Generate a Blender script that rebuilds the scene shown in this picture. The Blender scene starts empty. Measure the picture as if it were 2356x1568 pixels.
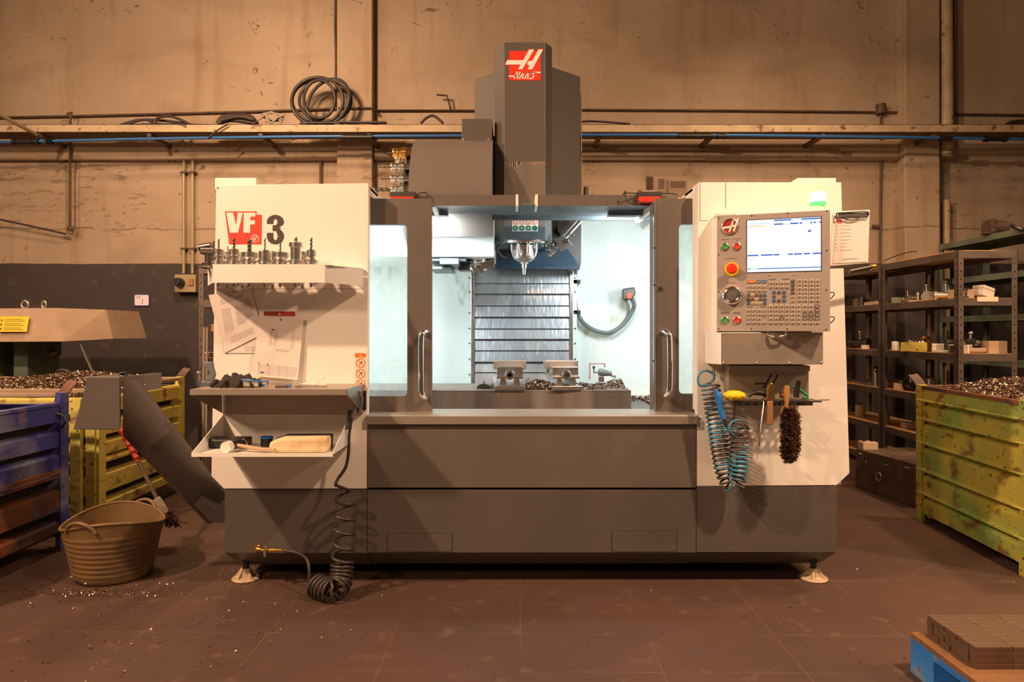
import bpy, math, random
from mathutils import Vector, Matrix, noise as mnoise
rnd = random.Random(7)
PI = math.pi
# ---------------------------------------------------------------- camera, light, exposure
sc = bpy.context.scene
COL = sc.collection
F, CX, HY, H = 1570.67, 1178.0, 765.0, 1.19      # focal length (px), principal column, eye line, eye height (m)
def X(px, Y): return (px-CX)/F*Y
def Z(py, Y): return H-(py-HY)/F*Y
def P(px, py, Y): return Vector((X(px, Y), Y, Z(py, Y)))
cam = bpy.data.objects.new('camera', bpy.data.cameras.new('camera'))
COL.objects.link(cam)
cam.data.lens = 24; cam.data.sensor_width = 36
cam.data.shift_y = -19/2356
cam.location = (0, 0, H); cam.rotation_euler = (PI/2, 0, 0)
cam.data.clip_start = .05
sc.camera = cam
w = bpy.data.worlds.new('world'); sc.world = w; w.use_nodes = True
w.node_tree.nodes['Background'].inputs[0].default_value = (1, .62, .38, 1)
w.node_tree.nodes['Background'].inputs[1].default_value = .10
sc.view_settings.view_transform = 'Standard'; sc.view_settings.look = 'None'
sc.view_settings.gamma = 1; sc.view_settings.use_curve_mapping = False
sc.view_settings.exposure = 0.0
WARM = (1, .63, .37)
def lamp(name, loc, target, power, size, color=WARM, kind='AREA', spread=PI):
    l = bpy.data.lights.new(name, kind); l.energy = power; l.color = color
    if kind == 'AREA':
        l.shape = 'DISK'; l.size = size; l.spread = spread
    else: l.shadow_soft_size = size
    o = bpy.data.objects.new(name, l); COL.objects.link(o); o.location = loc
    d = Vector(target)-Vector(loc); o.rotation_euler = d.to_track_quat('-Z', 'Y').to_euler()
    return o
lamp('hall_or_fill_lamp', (-3.7, .7, 4.35), (-.8, 3.2, 1.2), 275, .2)
lamp('hall_or_fill_lamp', (2.3, .7, 4.3), (1.5, 2.2, 0), 112, .2, spread=2.25)
lamp('hall_or_fill_lamp', (-5.6, 3.6, 3.9), (-1.5, 3.6, .3), 75, .25)
lamp('hall_or_fill_lamp', (4.1, 4.1, 5.0), (3.9, 3.9, 0), 50, .3, spread=1.9)
lamp('hall_or_fill_lamp', (5.5, 1.0, 4.4), (2.7, 4.2, .5), 42, .4, spread=1.3)
lamp('hall_or_fill_lamp', (-2.2, 4.6, 4.0), (-2.6, 7.1, .9), 78, .35)  # unseen lamp added to brighten the lower left back wall
lamp('hall_or_fill_lamp', (2.4, 4.8, 4.0), (2.6, 7.1, .9), 27, .35, spread=2.1)  # unseen lamp added to brighten the right part of the wall
lamp('hall_or_fill_lamp', (-3.6, -1.5, 3.8), (-2.6, 4.0, .4), 120, .5)  # added fill from the camera side, for bin faces turned forwards
# cool work light of the enclosure
COOL = (.87, .975, 1.0)
lamp('enclosure_light', (-.45, 3.62, 1.76), (-.35, 4.4, 1.0), 10, .22, COOL)
lamp('enclosure_light', (.62, 3.62, 1.76), (.5, 4.4, 1.0), 7, .22, COOL)
lamp('enclosure_light', (-1.0, 3.6, 1.5), (-.9, 4.4, 1.3), 6, .2, COOL)
lamp('enclosure_light', (1.12, 3.6, 1.5), (1.05, 4.4, 1.3), 4, .2, COOL)

# ---------------------------------------------------------------- materials
def mat(name, c1, rough=.6, metal=0, c2=None, ns=4, nd=6, lo=.4, hi=.65, bump=0, bs=None, emit=None, es=1, stretch=None, spec=None, c3=None, ns3=20, lo3=.6, hi3=.7, coat=0, trans=0, alpha=None):
    m = bpy.data.materials.new(name); m.use_nodes = True
    nt = m.node_tree; b = nt.nodes['Principled BSDF']; N = nt.nodes.new; L = nt.links.new
    b.inputs['Roughness'].default_value = rough; b.inputs['Metallic'].default_value = metal
    b.inputs['Base Color'].default_value = (*c1, 1)
    if spec is not None: b.inputs['Specular IOR Level'].default_value = spec
    if coat: b.inputs['Coat Weight'].default_value = coat
    if alpha is not None: b.inputs['Alpha'].default_value = alpha
    tc = N('ShaderNodeTexCoord'); mp = N('ShaderNodeMapping'); L(tc.outputs['Object'], mp.inputs['Vector'])
    if stretch: mp.inputs['Scale'].default_value = stretch
    def noisefac(scale, det, lo_, hi_, vec):
        n = N('ShaderNodeTexNoise'); n.inputs['Scale'].default_value = scale; n.inputs['Detail'].default_value = det
        L(vec, n.inputs['Vector'])
        r = N('ShaderNodeMapRange'); r.inputs[1].default_value = lo_; r.inputs[2].default_value = hi_
        L(n.outputs['Fac'], r.inputs[0]); return r.outputs[0]
    out = None
    if c2:
        mx = N('ShaderNodeMix'); mx.data_type = 'RGBA'
        mx.inputs['A'].default_value = (*c1, 1); mx.inputs['B'].default_value = (*c2, 1)
        L(noisefac(ns, nd, lo, hi, mp.outputs[0]), mx.inputs['Factor']); out = mx.outputs['Result']
    if c3:
        mx = N('ShaderNodeMix'); mx.data_type = 'RGBA'
        if out: L(out, mx.inputs['A'])
        else: mx.inputs['A'].default_value = (*c1, 1)
        mx.inputs['B'].default_value = (*c3, 1)
        L(noisefac(ns3, 8, lo3, hi3, mp.outputs[0]), mx.inputs['Factor']); out = mx.outputs['Result']
    if out: L(out, b.inputs['Base Color'])
    if bump:
        n = N('ShaderNodeTexNoise'); n.inputs['Scale'].default_value = bs or 60; n.inputs['Detail'].default_value = 6
        L(mp.outputs[0], n.inputs['Vector'])
        bp = N('ShaderNodeBump'); bp.inputs['Strength'].default_value = bump; bp.inputs['Distance'].default_value = .01
        L(n.outputs['Fac'], bp.inputs['Height']); L(bp.outputs[0], b.inputs['Normal'])
    if emit:
        b.inputs['Emission Color'].default_value = (*emit, 1); b.inputs['Emission Strength'].default_value = es
    return m
M = {}
def dm(name, *a, **k): M[name] = mat(name, *a, **k); return M[name]
dm('white_paint', (.88, .845, .81), .42, c2=(.84, .79, .73), ns=1.5, lo=.45, hi=.75)
dm('inner_white', (.80, .86, .84), .55, c2=(.62, .70, .62), ns=3.5, lo=.56, hi=.8, c3=(.42, .48, .40), ns3=6, lo3=.66, hi3=.8)
dm('grey_paint', (.105, .088, .08), .45, c2=(.092, .078, .07), ns=2)
dm('grey_dirty', (.17, .135, .11), .55, c2=(.13, .108, .094), ns=6, stretch=(1, 1, .35))
dm('brown_paint', (.125, .104, .092), .45, c2=(.14, .115, .10), ns=4)
dm('blue_grey', (.16, .19, .21), .45, c2=(.12, .145, .165), ns=5)
dm('steel', (.62, .58, .54), .32, 1, c2=(.50, .46, .43), ns=5, stretch=(1, 1, 8))
dm('steel_brushed', (.52, .45, .39), .45, .75, c2=(.48, .415, .36), ns=40, stretch=(.1, 1, 5))
dm('chrome', (.86, .85, .84), .14, 1)
dm('steel_bright', (.78, .76, .73), .26, 1)
dm('dark_steel', (.12, .11, .10), .35, .8)
dm('brass', (.75, .42, .12), .3, 1)
dm('gold', (.95, .62, .22), .25, 1)
dm('black', (.015, .014, .014), .45)
dm('black_rubber', (.03, .027, .025), .5)
dm('hose_black', (.045, .035, .032), .4)
dm('red', (.80, .035, .012), .4)
dm('red_dark', (.35, .02, .015), .5)
dm('logo_white', (.88, .84, .78), .5)
dm('ink', (.05, .04, .05), .7)
dm('ink_soft', (.48, .42, .44), .8)
dm('paper', (.80, .72, .70), .8, c2=(.70, .60, .54), ns=8, lo=.55, hi=.8)
dm('yellow', (.85, .60, .02), .45)
dm('green', (.03, .35, .06), .4)
dm('wood', (.42, .22, .08), .6, c2=(.30, .14, .05), ns=10, stretch=(1, 1, .2))
dm('blue_plastic', (.03, .20, .62), .35)
dm('glass_tint', (.78, .9, .86), .1)
dm('duct', (.115, .096, .09), .42, c2=(.10, .083, .078), ns=4)
dm('coil_steel', (.70, .66, .62), .25, 1)
# way cover plates: brushed, streaked steel
dm('way_steel', (.50, .51, .53), .42, .8, c2=(.33, .34, .37), ns=14, lo=.35, hi=.7, stretch=(1, 1, .25), c3=(.70, .70, .66), ns3=30, lo3=.62, hi3=.72, bump=.25, bs=60)
dm('table_cast', (.27, .225, .195), .5, .35, c2=(.19, .15, .13), ns=9, stretch=(1, 1, .25), c3=(.5, .46, .42), ns3=30, lo3=.66, hi3=.7)
dm('chips', (.30, .20, .14), .35, .85, c2=(.12, .07, .05), ns=60, lo=.4, hi=.6)
dm('chips_light', (.62, .50, .42), .3, .9)
dm('chip_floor', (.75, .55, .42), .3, .8)
def paint_worn(name, c1, c2, rust, dark, k=1.0):
    m = mat(name, c1, .6, c2=c2, ns=2.6, lo=.42, hi=.62, c3=rust, ns3=7, lo3=.56, hi3=.68/k, bump=.25, bs=25, stretch=(1, 1, 1.6))
    nt = m.node_tree; N = nt.nodes.new; L = nt.links.new; b = nt.nodes['Principled BSDF']
    src = b.inputs['Base Color'].links[0].from_socket
    tc = N('ShaderNodeTexCoord'); n = N('ShaderNodeTexNoise'); n.inputs['Scale'].default_value = 38; n.inputs['Detail'].default_value = 5
    L(tc.outputs['Object'], n.inputs['Vector'])
    r = N('ShaderNodeMapRange'); r.inputs[1].default_value = .64; r.inputs[2].default_value = .69; L(n.outputs['Fac'], r.inputs[0])
    mx = N('ShaderNodeMix'); mx.data_type = 'RGBA'; L(r.outputs[0], mx.inputs['Factor']); L(src, mx.inputs['A']); mx.inputs['B'].default_value = (*dark, 1)
    L(mx.outputs['Result'], b.inputs['Base Color'])
    M[name] = m; return m
paint_worn('worn_yellow', (.72, .60, .13), (.58, .52, .14), (.22, .12, .07), (.10, .05, .03))
paint_worn('worn_green', (.52, .46, .08), (.27, .42, .10), (.20, .11, .045), (.05, .03, .02))
paint_worn('worn_blue', (.035, .045, .28), (.20, .21, .36), (.17, .13, .20), (.05, .03, .03), 1.0)
paint_worn('rust', (.085, .05, .05), (.28, .10, .03), (.10, .085, .16), (.04, .025, .02))
paint_worn('pallet_blue', (.02, .17, .62), (.04, .24, .70), (.22, .24, .22), (.12, .10, .10), .93)
paint_worn('pallet_wood', (.22, .105, .045), (.16, .075, .035), (.09, .05, .03), (.08, .04, .03))
dm('bar_steel', (.22, .145, .105), .5, .6, c2=(.15, .09, .06), ns=20, stretch=(.3, 1, 1))
dm('tub', (.20, .115, .045), .5, c2=(.15, .09, .045), ns=5, c3=(.12, .08, .05), ns3=14, lo3=.6, hi3=.75)
dm('rack_metal', (.15, .115, .10), .5, .3, c2=(.10, .075, .065), ns=6)
dm('chipboard', (.55, .32, .13), .8, c2=(.45, .24, .09), ns=30)
dm('old_tan', (.42, .30, .21), .6, c2=(.35, .24, .17), ns=4)
dm('old_green', (.16, .20, .15), .6, c2=(.10, .12, .10), ns=5)
dm('card', (.50, .36, .24), .8)
dm('cable_grey', (.32, .27, .20), .5)
dm('pipe_blue', (.03, .14, .42), .35)
dm('tray_paint', (.52, .40, .26), .6, c2=(.40, .30, .19), ns=5, c3=(.16, .10, .07), ns3=14, lo3=.6, hi3=.68)
dm('tray_inside', (.20, .14, .09), .7, c2=(.12, .08, .05), ns=30)
dm('pipe_dark', (.07, .042, .03), .6, c2=(.12, .075, .05), ns=10)
dm('conduit', (.42, .34, .20), .4, .3)
dm('cloth', (.035, .028, .026), .9, bump=.4, bs=90)
dm('bristle', (.10, .035, .02), .7, c2=(.04, .015, .01), ns=60)

def wall_material():
    m = bpy.data.materials.new('plaster_wall'); m.use_nodes = True
    nt = m.node_tree; b = nt.nodes['Principled BSDF']; N = nt.nodes.new; L = nt.links.new
    b.inputs['Roughness'].default_value = .85
    tc = N('ShaderNodeTexCoord'); V = tc.outputs['Object']; sx = N('ShaderNodeSeparateXYZ'); L(V, sx.inputs[0])
    def noi(scale, det=6, st=None, dist=0):
        n = N('ShaderNodeTexNoise'); n.inputs['Scale'].default_value = scale; n.inputs['Detail'].default_value = det; n.inputs['Distortion'].default_value = dist
        if st:
            mp = N('ShaderNodeMapping'); mp.inputs['Scale'].default_value = st; L(V, mp.inputs[0]); L(mp.outputs[0], n.inputs['Vector'])
        else: L(V, n.inputs['Vector'])
        return n.outputs['Fac']
    def rng(s, a, c, d0=0, d1=1):
        r = N('ShaderNodeMapRange'); r.inputs[1].default_value = a; r.inputs[2].default_value = c; r.inputs[3].default_value = d0; r.inputs[4].default_value = d1
        L(s, r.inputs[0]); return r.outputs[0]
    def mul(a, c):
        q = N('ShaderNodeMath'); q.operation = 'MULTIPLY'; L(a, q.inputs[0])
        if isinstance(c, float): q.inputs[1].default_value = c
        else: L(c, q.inputs[1])
        return q.outputs[0]
    def mix(f, a, c):
        x = N('ShaderNodeMix'); x.data_type = 'RGBA'; L(f, x.inputs['Factor'])
        if isinstance(a, tuple): x.inputs['A'].default_value = (*a, 1)
        else: L(a, x.inputs['A'])
        x.inputs['B'].default_value = (*c, 1); return x.outputs['Result']
    base = mix(rng(noi(1.1), .35, .7), (.46, .355, .265), (.37, .275, .195))
    base = mix(mul(rng(noi(3, 6, (2.2, 1, .22)), .54, .75), .5), base, (.27, .175, .10))      # runs of damp
    base = mix(mul(rng(noi(1.7, 7, (.6, 1, 1.7), .5), .55, .78), .45), base, (.22, .15, .10))
    base = mix(mul(mul(rng(noi(13, 5, None, 1.0), .66, .69), rng(noi(1.3, 2), .50, .58)), .75), base, (.10, .065, .045))
    crk = N('ShaderNodeMath'); crk.operation = 'ADD'; L(sx.outputs[2], crk.inputs[0]); L(mul(noi(3.5, 4), .09), crk.inputs[1])
    c2_ = N('ShaderNodeMath'); c2_.operation = 'SUBTRACT'; L(crk.outputs[0], c2_.inputs[0]); c2_.inputs[1].default_value = 2.315
    c3_ = N('ShaderNodeMath'); c3_.operation = 'ABSOLUTE'; L(c2_.outputs[0], c3_.inputs[0])
    base = mix(mul(mul(rng(c3_.outputs[0], .010, .004), rng(noi(5, 3), .40, .5)), .7), base, (.14, .09, .06))
    # broken, chipped areas between the paint line and the beam
    low = mul(rng(sx.outputs[2], 2.15, 2.35), rng(sx.outputs[2], 3.0, 2.85))
    chip = mul(mul(rng(noi(6.5, 6, (1, 1, 3.4), .9), .60, .635), low), rng(noi(.8, 3), .47, .56))
    base = mix(mul(chip, .55), base, (.20, .13, .09))
    hole = mul(rng(noi(5.5, 5, (1, 1, 1.8), .8), .70, .715), rng(noi(.9), .5, .56))
    base = mix(mul(hole, .8), base, (.16, .10, .07))
    # painted dado
    line = N('ShaderNodeMath'); line.operation = 'ADD'; L(sx.outputs[2], line.inputs[0]); L(mul(noi(3), .02), line.inputs[1])
    dado = rng(line.outputs[0], 1.921, 1.916)
    base = mix(dado, base, (.058, .047, .048))
    dd = mul(rng(noi(7, 5), .6, .68), dado)
    base = mix(mul(dd, .3), base, (.14, .11, .10))
    L(base, b.inputs['Base Color'])
    bp = N('ShaderNodeBump'); bp.inputs['Strength'].default_value = .55; bp.inputs['Distance'].default_value = .03
    ad = N('ShaderNodeMath'); ad.operation = 'ADD'; L(mul(noi(4, 8), .9), ad.inputs[0])
    sb = mul(chip, -.7); a2 = N('ShaderNodeMath'); a2.operation = 'ADD'; L(sb, a2.inputs[0]); L(mul(hole, -.8), a2.inputs[1])
    L(a2.outputs[0], ad.inputs[1]); L(ad.outputs[0], bp.inputs['Height']); L(bp.outputs[0], b.inputs['Normal'])
    M['wall'] = m
wall_material()
def splash_material():          # white sheet with mould and splash marks in fixed places
    m = mat('inner_white_splashed', (.80, .86, .84), .55, c2=(.70, .77, .70), ns=2.5, lo=.5, hi=.8)
    nt = m.node_tree; N = nt.nodes.new; L = nt.links.new; b = nt.nodes['Principled BSDF']; src = b.inputs['Base Color'].links[0].from_socket
    tc = N('ShaderNodeTexCoord')
    def stain(px, py, rx, rz, colr, scale, amt, st=(1, 1, .5)):
        nonlocal src
        mp = N('ShaderNodeMapping'); mp.vector_type = 'TEXTURE'; mp.inputs['Location'].default_value = (X(px, 4.56), 4.56, Z(py, 4.56)); mp.inputs['Scale'].default_value = (rx, 9, rz)
        L(tc.outputs['Object'], mp.inputs[0]); ln = N('ShaderNodeVectorMath'); ln.operation = 'LENGTH'; L(mp.outputs[0], ln.inputs[0])
        r = N('ShaderNodeMapRange'); r.inputs[1].default_value = 1.0; r.inputs[2].default_value = .2; r.inputs[4].default_value = .22; L(ln.outputs['Value'], r.inputs[0])
        m2 = N('ShaderNodeMapping'); m2.inputs['Scale'].default_value = st; L(tc.outputs['Object'], m2.inputs[0])
        n = N('ShaderNodeTexNoise'); n.inputs['Scale'].default_value = scale; n.inputs['Detail'].default_value = 7; L(m2.outputs[0], n.inputs[0])
        a = N('ShaderNodeMath'); a.operation = 'ADD'; L(r.outputs[0], a.inputs[0]); L(n.outputs['Fac'], a.inputs[1])
        q = N('ShaderNodeMapRange'); q.inputs[1].default_value = .60; q.inputs[2].default_value = .82; q.inputs[4].default_value = amt; L(a.outputs[0], q.inputs[0])
        g = N('ShaderNodeMath'); g.operation = 'GREATER_THAN'; L(r.outputs[0], g.inputs[0]); g.inputs[1].default_value = .001
        h = N('ShaderNodeMath'); h.operation = 'MULTIPLY'; L(q.outputs[0], h.inputs[0]); L(g.outputs[0], h.inputs[1])
        x = N('ShaderNodeMix'); x.data_type = 'RGBA'; L(h.outputs[0], x.inputs['Factor']); L(src, x.inputs['A']); x.inputs['B'].default_value = (*colr, 1); src = x.outputs['Result']
    stain(890, 622, .30, .10, (.20, .27, .27), 26, .85, (1, 1, .3))
    stain(915, 525, .14, .06, (.30, .34, .22), 30, .7)
    stain(1050, 660, .16, .18, (.30, .34, .28), 18, .7)
    stain(1080, 720, .05, .40, (.45, .47, .28), 16, .7, (1, 1, .2))
    stain(1400, 705, .16, .16, (.52, .54, .30), 16, .7)
    stain(1450, 655, .10, .07, (.45, .50, .36), 22, .8)
    stain(1330, 740, .06, .16, (.50, .48, .24), 18, .8)
    stain(1395, 555, .16, .08, (.50, .58, .58), 9, .5)
    L(src, b.inputs['Base Color']); M['inner_white_splashed'] = m
splash_material()
def floor_material():
    m = mat('floor', (.105, .058, .045), .5, c2=(.072, .042, .034), ns=1.3, lo=.35, hi=.7, c3=(.17, .105, .08), ns3=9, lo3=.6, hi3=.8, bump=.15, bs=12)
    nt = m.node_tree; N = nt.nodes.new; L = nt.links.new; b = nt.nodes['Principled BSDF']
    src = b.inputs['Base Color'].links[0].from_socket
    tc = N('ShaderNodeTexCoord'); mp = N('ShaderNodeMapping'); L(tc.outputs['Object'], mp.inputs[0]); mp.inputs['Rotation'].default_value = (0, 0, .012)
    br = N('ShaderNodeTexBrick'); L(mp.outputs[0], br.inputs['Vector']); br.offset = 0
    br.inputs['Scale'].default_value = 1; br.inputs['Brick Width'].default_value = .5; br.inputs['Row Height'].default_value = .3
    br.inputs['Mortar Size'].default_value = .0035; br.inputs['Mortar Smooth'].default_value = .6
    mr = N('ShaderNodeMath'); mr.operation = 'MULTIPLY'; L(br.outputs['Fac'], mr.inputs[0])
    n = N('ShaderNodeTexNoise'); n.inputs['Scale'].default_value = 2.3; L(tc.outputs['Object'], n.inputs['Vector'])
    r = N('ShaderNodeMapRange'); r.inputs[1].default_value = .4; r.inputs[2].default_value = .65; r.inputs[4].default_value = .45; L(n.outputs['Fac'], r.inputs[0]); L(r.outputs[0], mr.inputs[1])
    mx = N('ShaderNodeMix'); mx.data_type = 'RGBA'; L(mr.outputs[0], mx.inputs['Factor']); L(src, mx.inputs['A']); mx.inputs['B'].default_value = (.21, .135, .10, 1)
    L(mx.outputs['Result'], b.inputs['Base Color'])
    M['floor'] = m
floor_material()
def glass_material():
    m = bpy.data.materials.new('door_glass'); m.use_nodes = True
    nt = m.node_tree; nt.nodes.clear(); N = nt.nodes.new; L = nt.links.new
    o = N('ShaderNodeOutputMaterial'); t = N('ShaderNodeBsdfTransparent'); t.inputs[0].default_value = (.96, .98, .965, 1)
    g = N('ShaderNodeBsdfGlossy'); g.inputs['Roughness'].default_value = .08
    d = N('ShaderNodeBsdfTranslucent'); d.inputs[0].default_value = (.95, .97, .94, 1)
    m1 = N('ShaderNodeMixShader'); m1.inputs[0].default_value = .05; L(t.outputs[0], m1.inputs[1]); L(g.outputs[0], m1.inputs[2])
    tc = N('ShaderNodeTexCoord'); mp = N('ShaderNodeMapping'); mp.inputs['Scale'].default_value = (1, 1, .6); n = N('ShaderNodeTexNoise'); n.inputs['Scale'].default_value = 9
    L(tc.outputs['Object'], mp.inputs[0]); L(mp.outputs[0], n.inputs[0])
    r = N('ShaderNodeMapRange'); r.inputs[1].default_value = .45; r.inputs[2].default_value = .8; r.inputs[3].default_value = .18; r.inputs[4].default_value = .45; L(n.outputs['Fac'], r.inputs[0])
    m2 = N('ShaderNodeMixShader'); L(r.outputs[0], m2.inputs[0]); L(m1.outputs[0], m2.inputs[1]); L(d.outputs[0], m2.inputs[2])
    L(m2.outputs[0], o.inputs[0]); M['door_glass'] = m
glass_material()

# ---------------------------------------------------------------- mesh builder
class MB:
    def __init__(s): s.v = []; s.f = []; s.mi = []; s.k = 0; s.sm = []; s.smooth = False
    def face(s, idx): s.f.append(tuple(idx)); s.mi.append(s.k); s.sm.append(s.smooth)
    def add(s, vs, fs, M4=None):
        b = len(s.v)
        for p in vs: s.v.append(tuple(M4 @ Vector(p)) if M4 else tuple(p))
        for f in fs: s.face([i+b for i in f])
        return s
    def box(s, x0, x1, y0, y1, z0, z1, M4=None):
        vs = [(x, y, z) for z in (z0, z1) for y in (y0, y1) for x in (x0, x1)]
        return s.add(vs, [(0, 2, 3, 1), (4, 5, 7, 6), (0, 1, 5, 4), (2, 6, 7, 3), (0, 4, 6, 2), (1, 3, 7, 5)], M4)
    def hexa(s, a, b):      # two loops of points, joined
        n = len(a); vs = list(a)+list(b)
        fs = [tuple(range(n))[::-1], tuple(range(n, 2*n))]+[(i, (i+1) % n, n+(i+1) % n, n+i) for i in range(n)]
        return s.add(vs, fs)
    def prism_y(s, pts, y0, y1):    # pts (x,z)
        return s.hexa([(x, y0, z) for x, z in pts], [(x, y1, z) for x, z in pts])
    def prism_z(s, pts, z0, z1):
        return s.hexa([(x, y, z0) for x, y in pts], [(x, y, z1) for x, y in pts])
    def prism_x(s, pts, x0, x1):    # pts (y,z)
        return s.hexa([(x0, y, z) for y, z in pts], [(x1, y, z) for y, z in pts])
    def cyl(s, p0, p1, r0, r1=None, n=16, cap=True):
        p0 = Vector(p0); p1 = Vector(p1); r1 = r0 if r1 is None else r1
        d = (p1-p0).normalized(); u = d.orthogonal().normalized(); w_ = d.cross(u)
        vs = []
        for p, r in ((p0, r0), (p1, r1)):
            for i in range(n):
                a = 2*PI*i/n; vs.append(p+u*math.cos(a)*r+w_*math.sin(a)*r)
        o = s.smooth; s.smooth = True
        s.add(vs, [(i, (i+1) % n, n+(i+1) % n, n+i) for i in range(n)]); s.smooth = False
        if cap: s.add(vs, [tuple(range(n))[::-1], tuple(range(n, 2*n))])
        s.smooth = o; return s
    def lathe(s, prof, o=(0, 0, 0), ax=(0, 0, 1), n=20, sharp=True):     # prof: (r, h)
        o = Vector(o); d = Vector(ax).normalized(); u = d.orthogonal().normalized(); w_ = d.cross(u)
        vs = []
        for r, h in prof:
            for i in range(n):
                a = 2*PI*i/n; vs.append(o+d*h+(u*math.cos(a)+w_*math.sin(a))*max(r, 1e-5))
        oo = s.smooth; s.smooth = True; m = len(prof)
        for j in range(m-1): s.add(vs[j*n:(j+2)*n], [(i, (i+1) % n, n+(i+1) % n, n+i) for i in range(n)])   # crisp turned edges
        s.smooth = oo; return s
    def tube(s, pts, r, n=8, closed=False, cap=True):
        pts = [Vector(p) for p in pts]; m = len(pts); rs = r if isinstance(r, (list, tuple)) else [r]*m
        t0 = (pts[1]-pts[0]).normalized(); u = t0.orthogonal().normalized(); vs = []
        for i, p in enumerate(pts):
            a = pts[i-1] if (i > 0 or closed) else pts[i]; c = pts[(i+1) % m] if (i < m-1 or closed) else pts[i]
            t = (c-a)
            if t.length < 1e-9: t = t0
            t.normalize(); u = (u-t*u.dot(t)).normalized(); w_ = t.cross(u)
            for k in range(n):
                an = 2*PI*k/n; vs.append(p+(u*math.cos(an)+w_*math.sin(an))*rs[i])
        mm = m if closed else m-1
        oo = s.smooth; s.smooth = True
        s.add(vs, [(j*n+i, j*n+(i+1) % n, ((j+1) % m)*n+(i+1) % n, ((j+1) % m)*n+i) for j in range(mm) for i in range(n)])
        s.smooth = False
        if cap and not closed: s.add(vs, [tuple(range(n))[::-1], tuple(range((m-1)*n, m*n))])
        s.smooth = oo; return s
    def ball(s, c, r, n=12, sc_=(1, 1, 1)):
        vs = []; fs = []; m = n//2+1
        for j in range(m+1):
            th = PI*j/m
            for i in range(n):
                a = 2*PI*i/n; vs.append((c[0]+r*sc_[0]*math.sin(th)*math.cos(a), c[1]+r*sc_[1]*math.sin(th)*math.sin(a), c[2]+r*sc_[2]*math.cos(th)))
        for j in range(m):
            for i in range(n): fs.append((j*n+i, (j+1)*n+i, (j+1)*n+(i+1) % n, j*n+(i+1) % n))
        oo = s.smooth; s.smooth = True; s.add(vs, fs); s.smooth = oo; return s
    def build(s, name, mats, parent=None, off=None, bevel=0, seg=2):
        off = Vector(off) if off is not None else (OFF.get(parent.name, Vector()) if parent else Vector())
        me = bpy.data.meshes.new(name)
        me.from_pydata([tuple(Vector(p)-off) for p in s.v], [], s.f)
        mats = mats if isinstance(mats, (list, tuple)) else [mats]
        for x in mats: me.materials.append(M[x] if isinstance(x, str) else x)
        me.polygons.foreach_set('material_index', s.mi); me.polygons.foreach_set('use_smooth', s.sm)
        me.update(); me.validate()
        o = bpy.data.objects.new(name, me); COL.objects.link(o)
        if parent: o.parent = parent; OFF[o.name] = off
        if bevel:
            md = o.modifiers.new('bevel', 'BEVEL'); md.width = bevel; md.segments = seg; md.limit_method = 'ANGLE'; md.angle_limit = .6
        return o
OFF = {}
def tag(o, label, cat, group=None, kind=None):
    o['label'] = label; o['category'] = cat
    if group: o['group'] = group
    if kind: o['kind'] = kind
    return o
def thing(name, label, cat, loc=(0, 0, 0), rz=0, group=None, world=True):
    o = bpy.data.objects.new(name, None); COL.objects.link(o); o.empty_display_size = .1
    o.location = loc; o.rotation_euler = (0, 0, rz)
    OFF[o.name] = Vector(loc) if world else Vector()
    return tag(o, label, cat, group)
def single(mb, name, mats, label, cat, loc=None, group=None, bevel=0, kind=None):
    loc = Vector(loc) if loc is not None else sum((Vector(v) for v in mb.v), Vector())/len(mb.v)
    o = mb.build(name, mats, None, off=loc, bevel=bevel); o.location = loc
    return tag(o, label, cat, group, kind)
def struct(mb, name, mats, bevel=0):
    o = mb.build(name, mats, bevel=bevel); o['kind'] = 'structure'; return o
def kids(o): return [c for c in list(COL.objects) if c.parent == o]
def dup(root, loc, rz=None, label=None, scale=None):
    r = root.copy(); COL.objects.link(r); r.location = loc
    if rz is not None: r.rotation_euler = (0, 0, rz) if not isinstance(rz, tuple) else rz
    if scale: r.scale = (scale,)*3
    if label: r['label'] = label
    for ch in kids(root):
        c = ch.copy(); COL.objects.link(c); c.parent = r
        for g in kids(ch):
            d = g.copy(); COL.objects.link(d); d.parent = c
    return r
class Flat:                                   # lettering and marks lying on a plane
    def __init__(s, o, u, v, t=.0008): s.o = Vector(o); s.u = Vector(u); s.v = Vector(v); s.n = s.u.cross(s.v).normalized()*t; s.mb = MB()
    def pt(s, a, b, h=0): return s.o+s.u*a+s.v*b+s.n*h
    def poly(s, pts, lift=1):                 # sheet of real thickness
        ar = sum(pts[i-1][0]*pts[i][1]-pts[i][0]*pts[i-1][1] for i in range(len(pts)))
        if ar < 0: pts = pts[::-1]
        s.mb.hexa([s.pt(a, b, 0) for a, b in pts], [s.pt(a, b, lift) for a, b in pts]); return s
    def rect(s, a0, a1, b0, b1, lift=1): return s.poly([(a0, b0), (a1, b0), (a1, b1), (a0, b1)], lift)
    def stroke(s, pts, w_, lift=1):
        for (a, b), (c, d) in zip(pts[:-1], pts[1:]):
            L_ = math.hypot(c-a, d-b); nx, ny = -(d-b)/L_*w_/2, (c-a)/L_*w_/2; ex, ey = (c-a)/L_*w_*.25, (d-b)/L_*w_*.25
            s.poly([(a-ex+nx, b-ey+ny), (a-ex-nx, b-ey-ny), (c+ex-nx, d+ey-ny), (c+ex+nx, d+ey+ny)], lift)
        return s
    def disc(s, a, b, r, lift=1, n=20): return s.poly([(a+r*math.cos(2*PI*i/n), b+r*math.sin(2*PI*i/n)) for i in range(n)], lift)
    def ring(s, a, b, r, w_, n=20, lift=1): return s.stroke([(a+r*math.cos(2*PI*i/n), b+r*math.sin(2*PI*i/n)) for i in range(n+1)], w_, lift)
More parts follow.
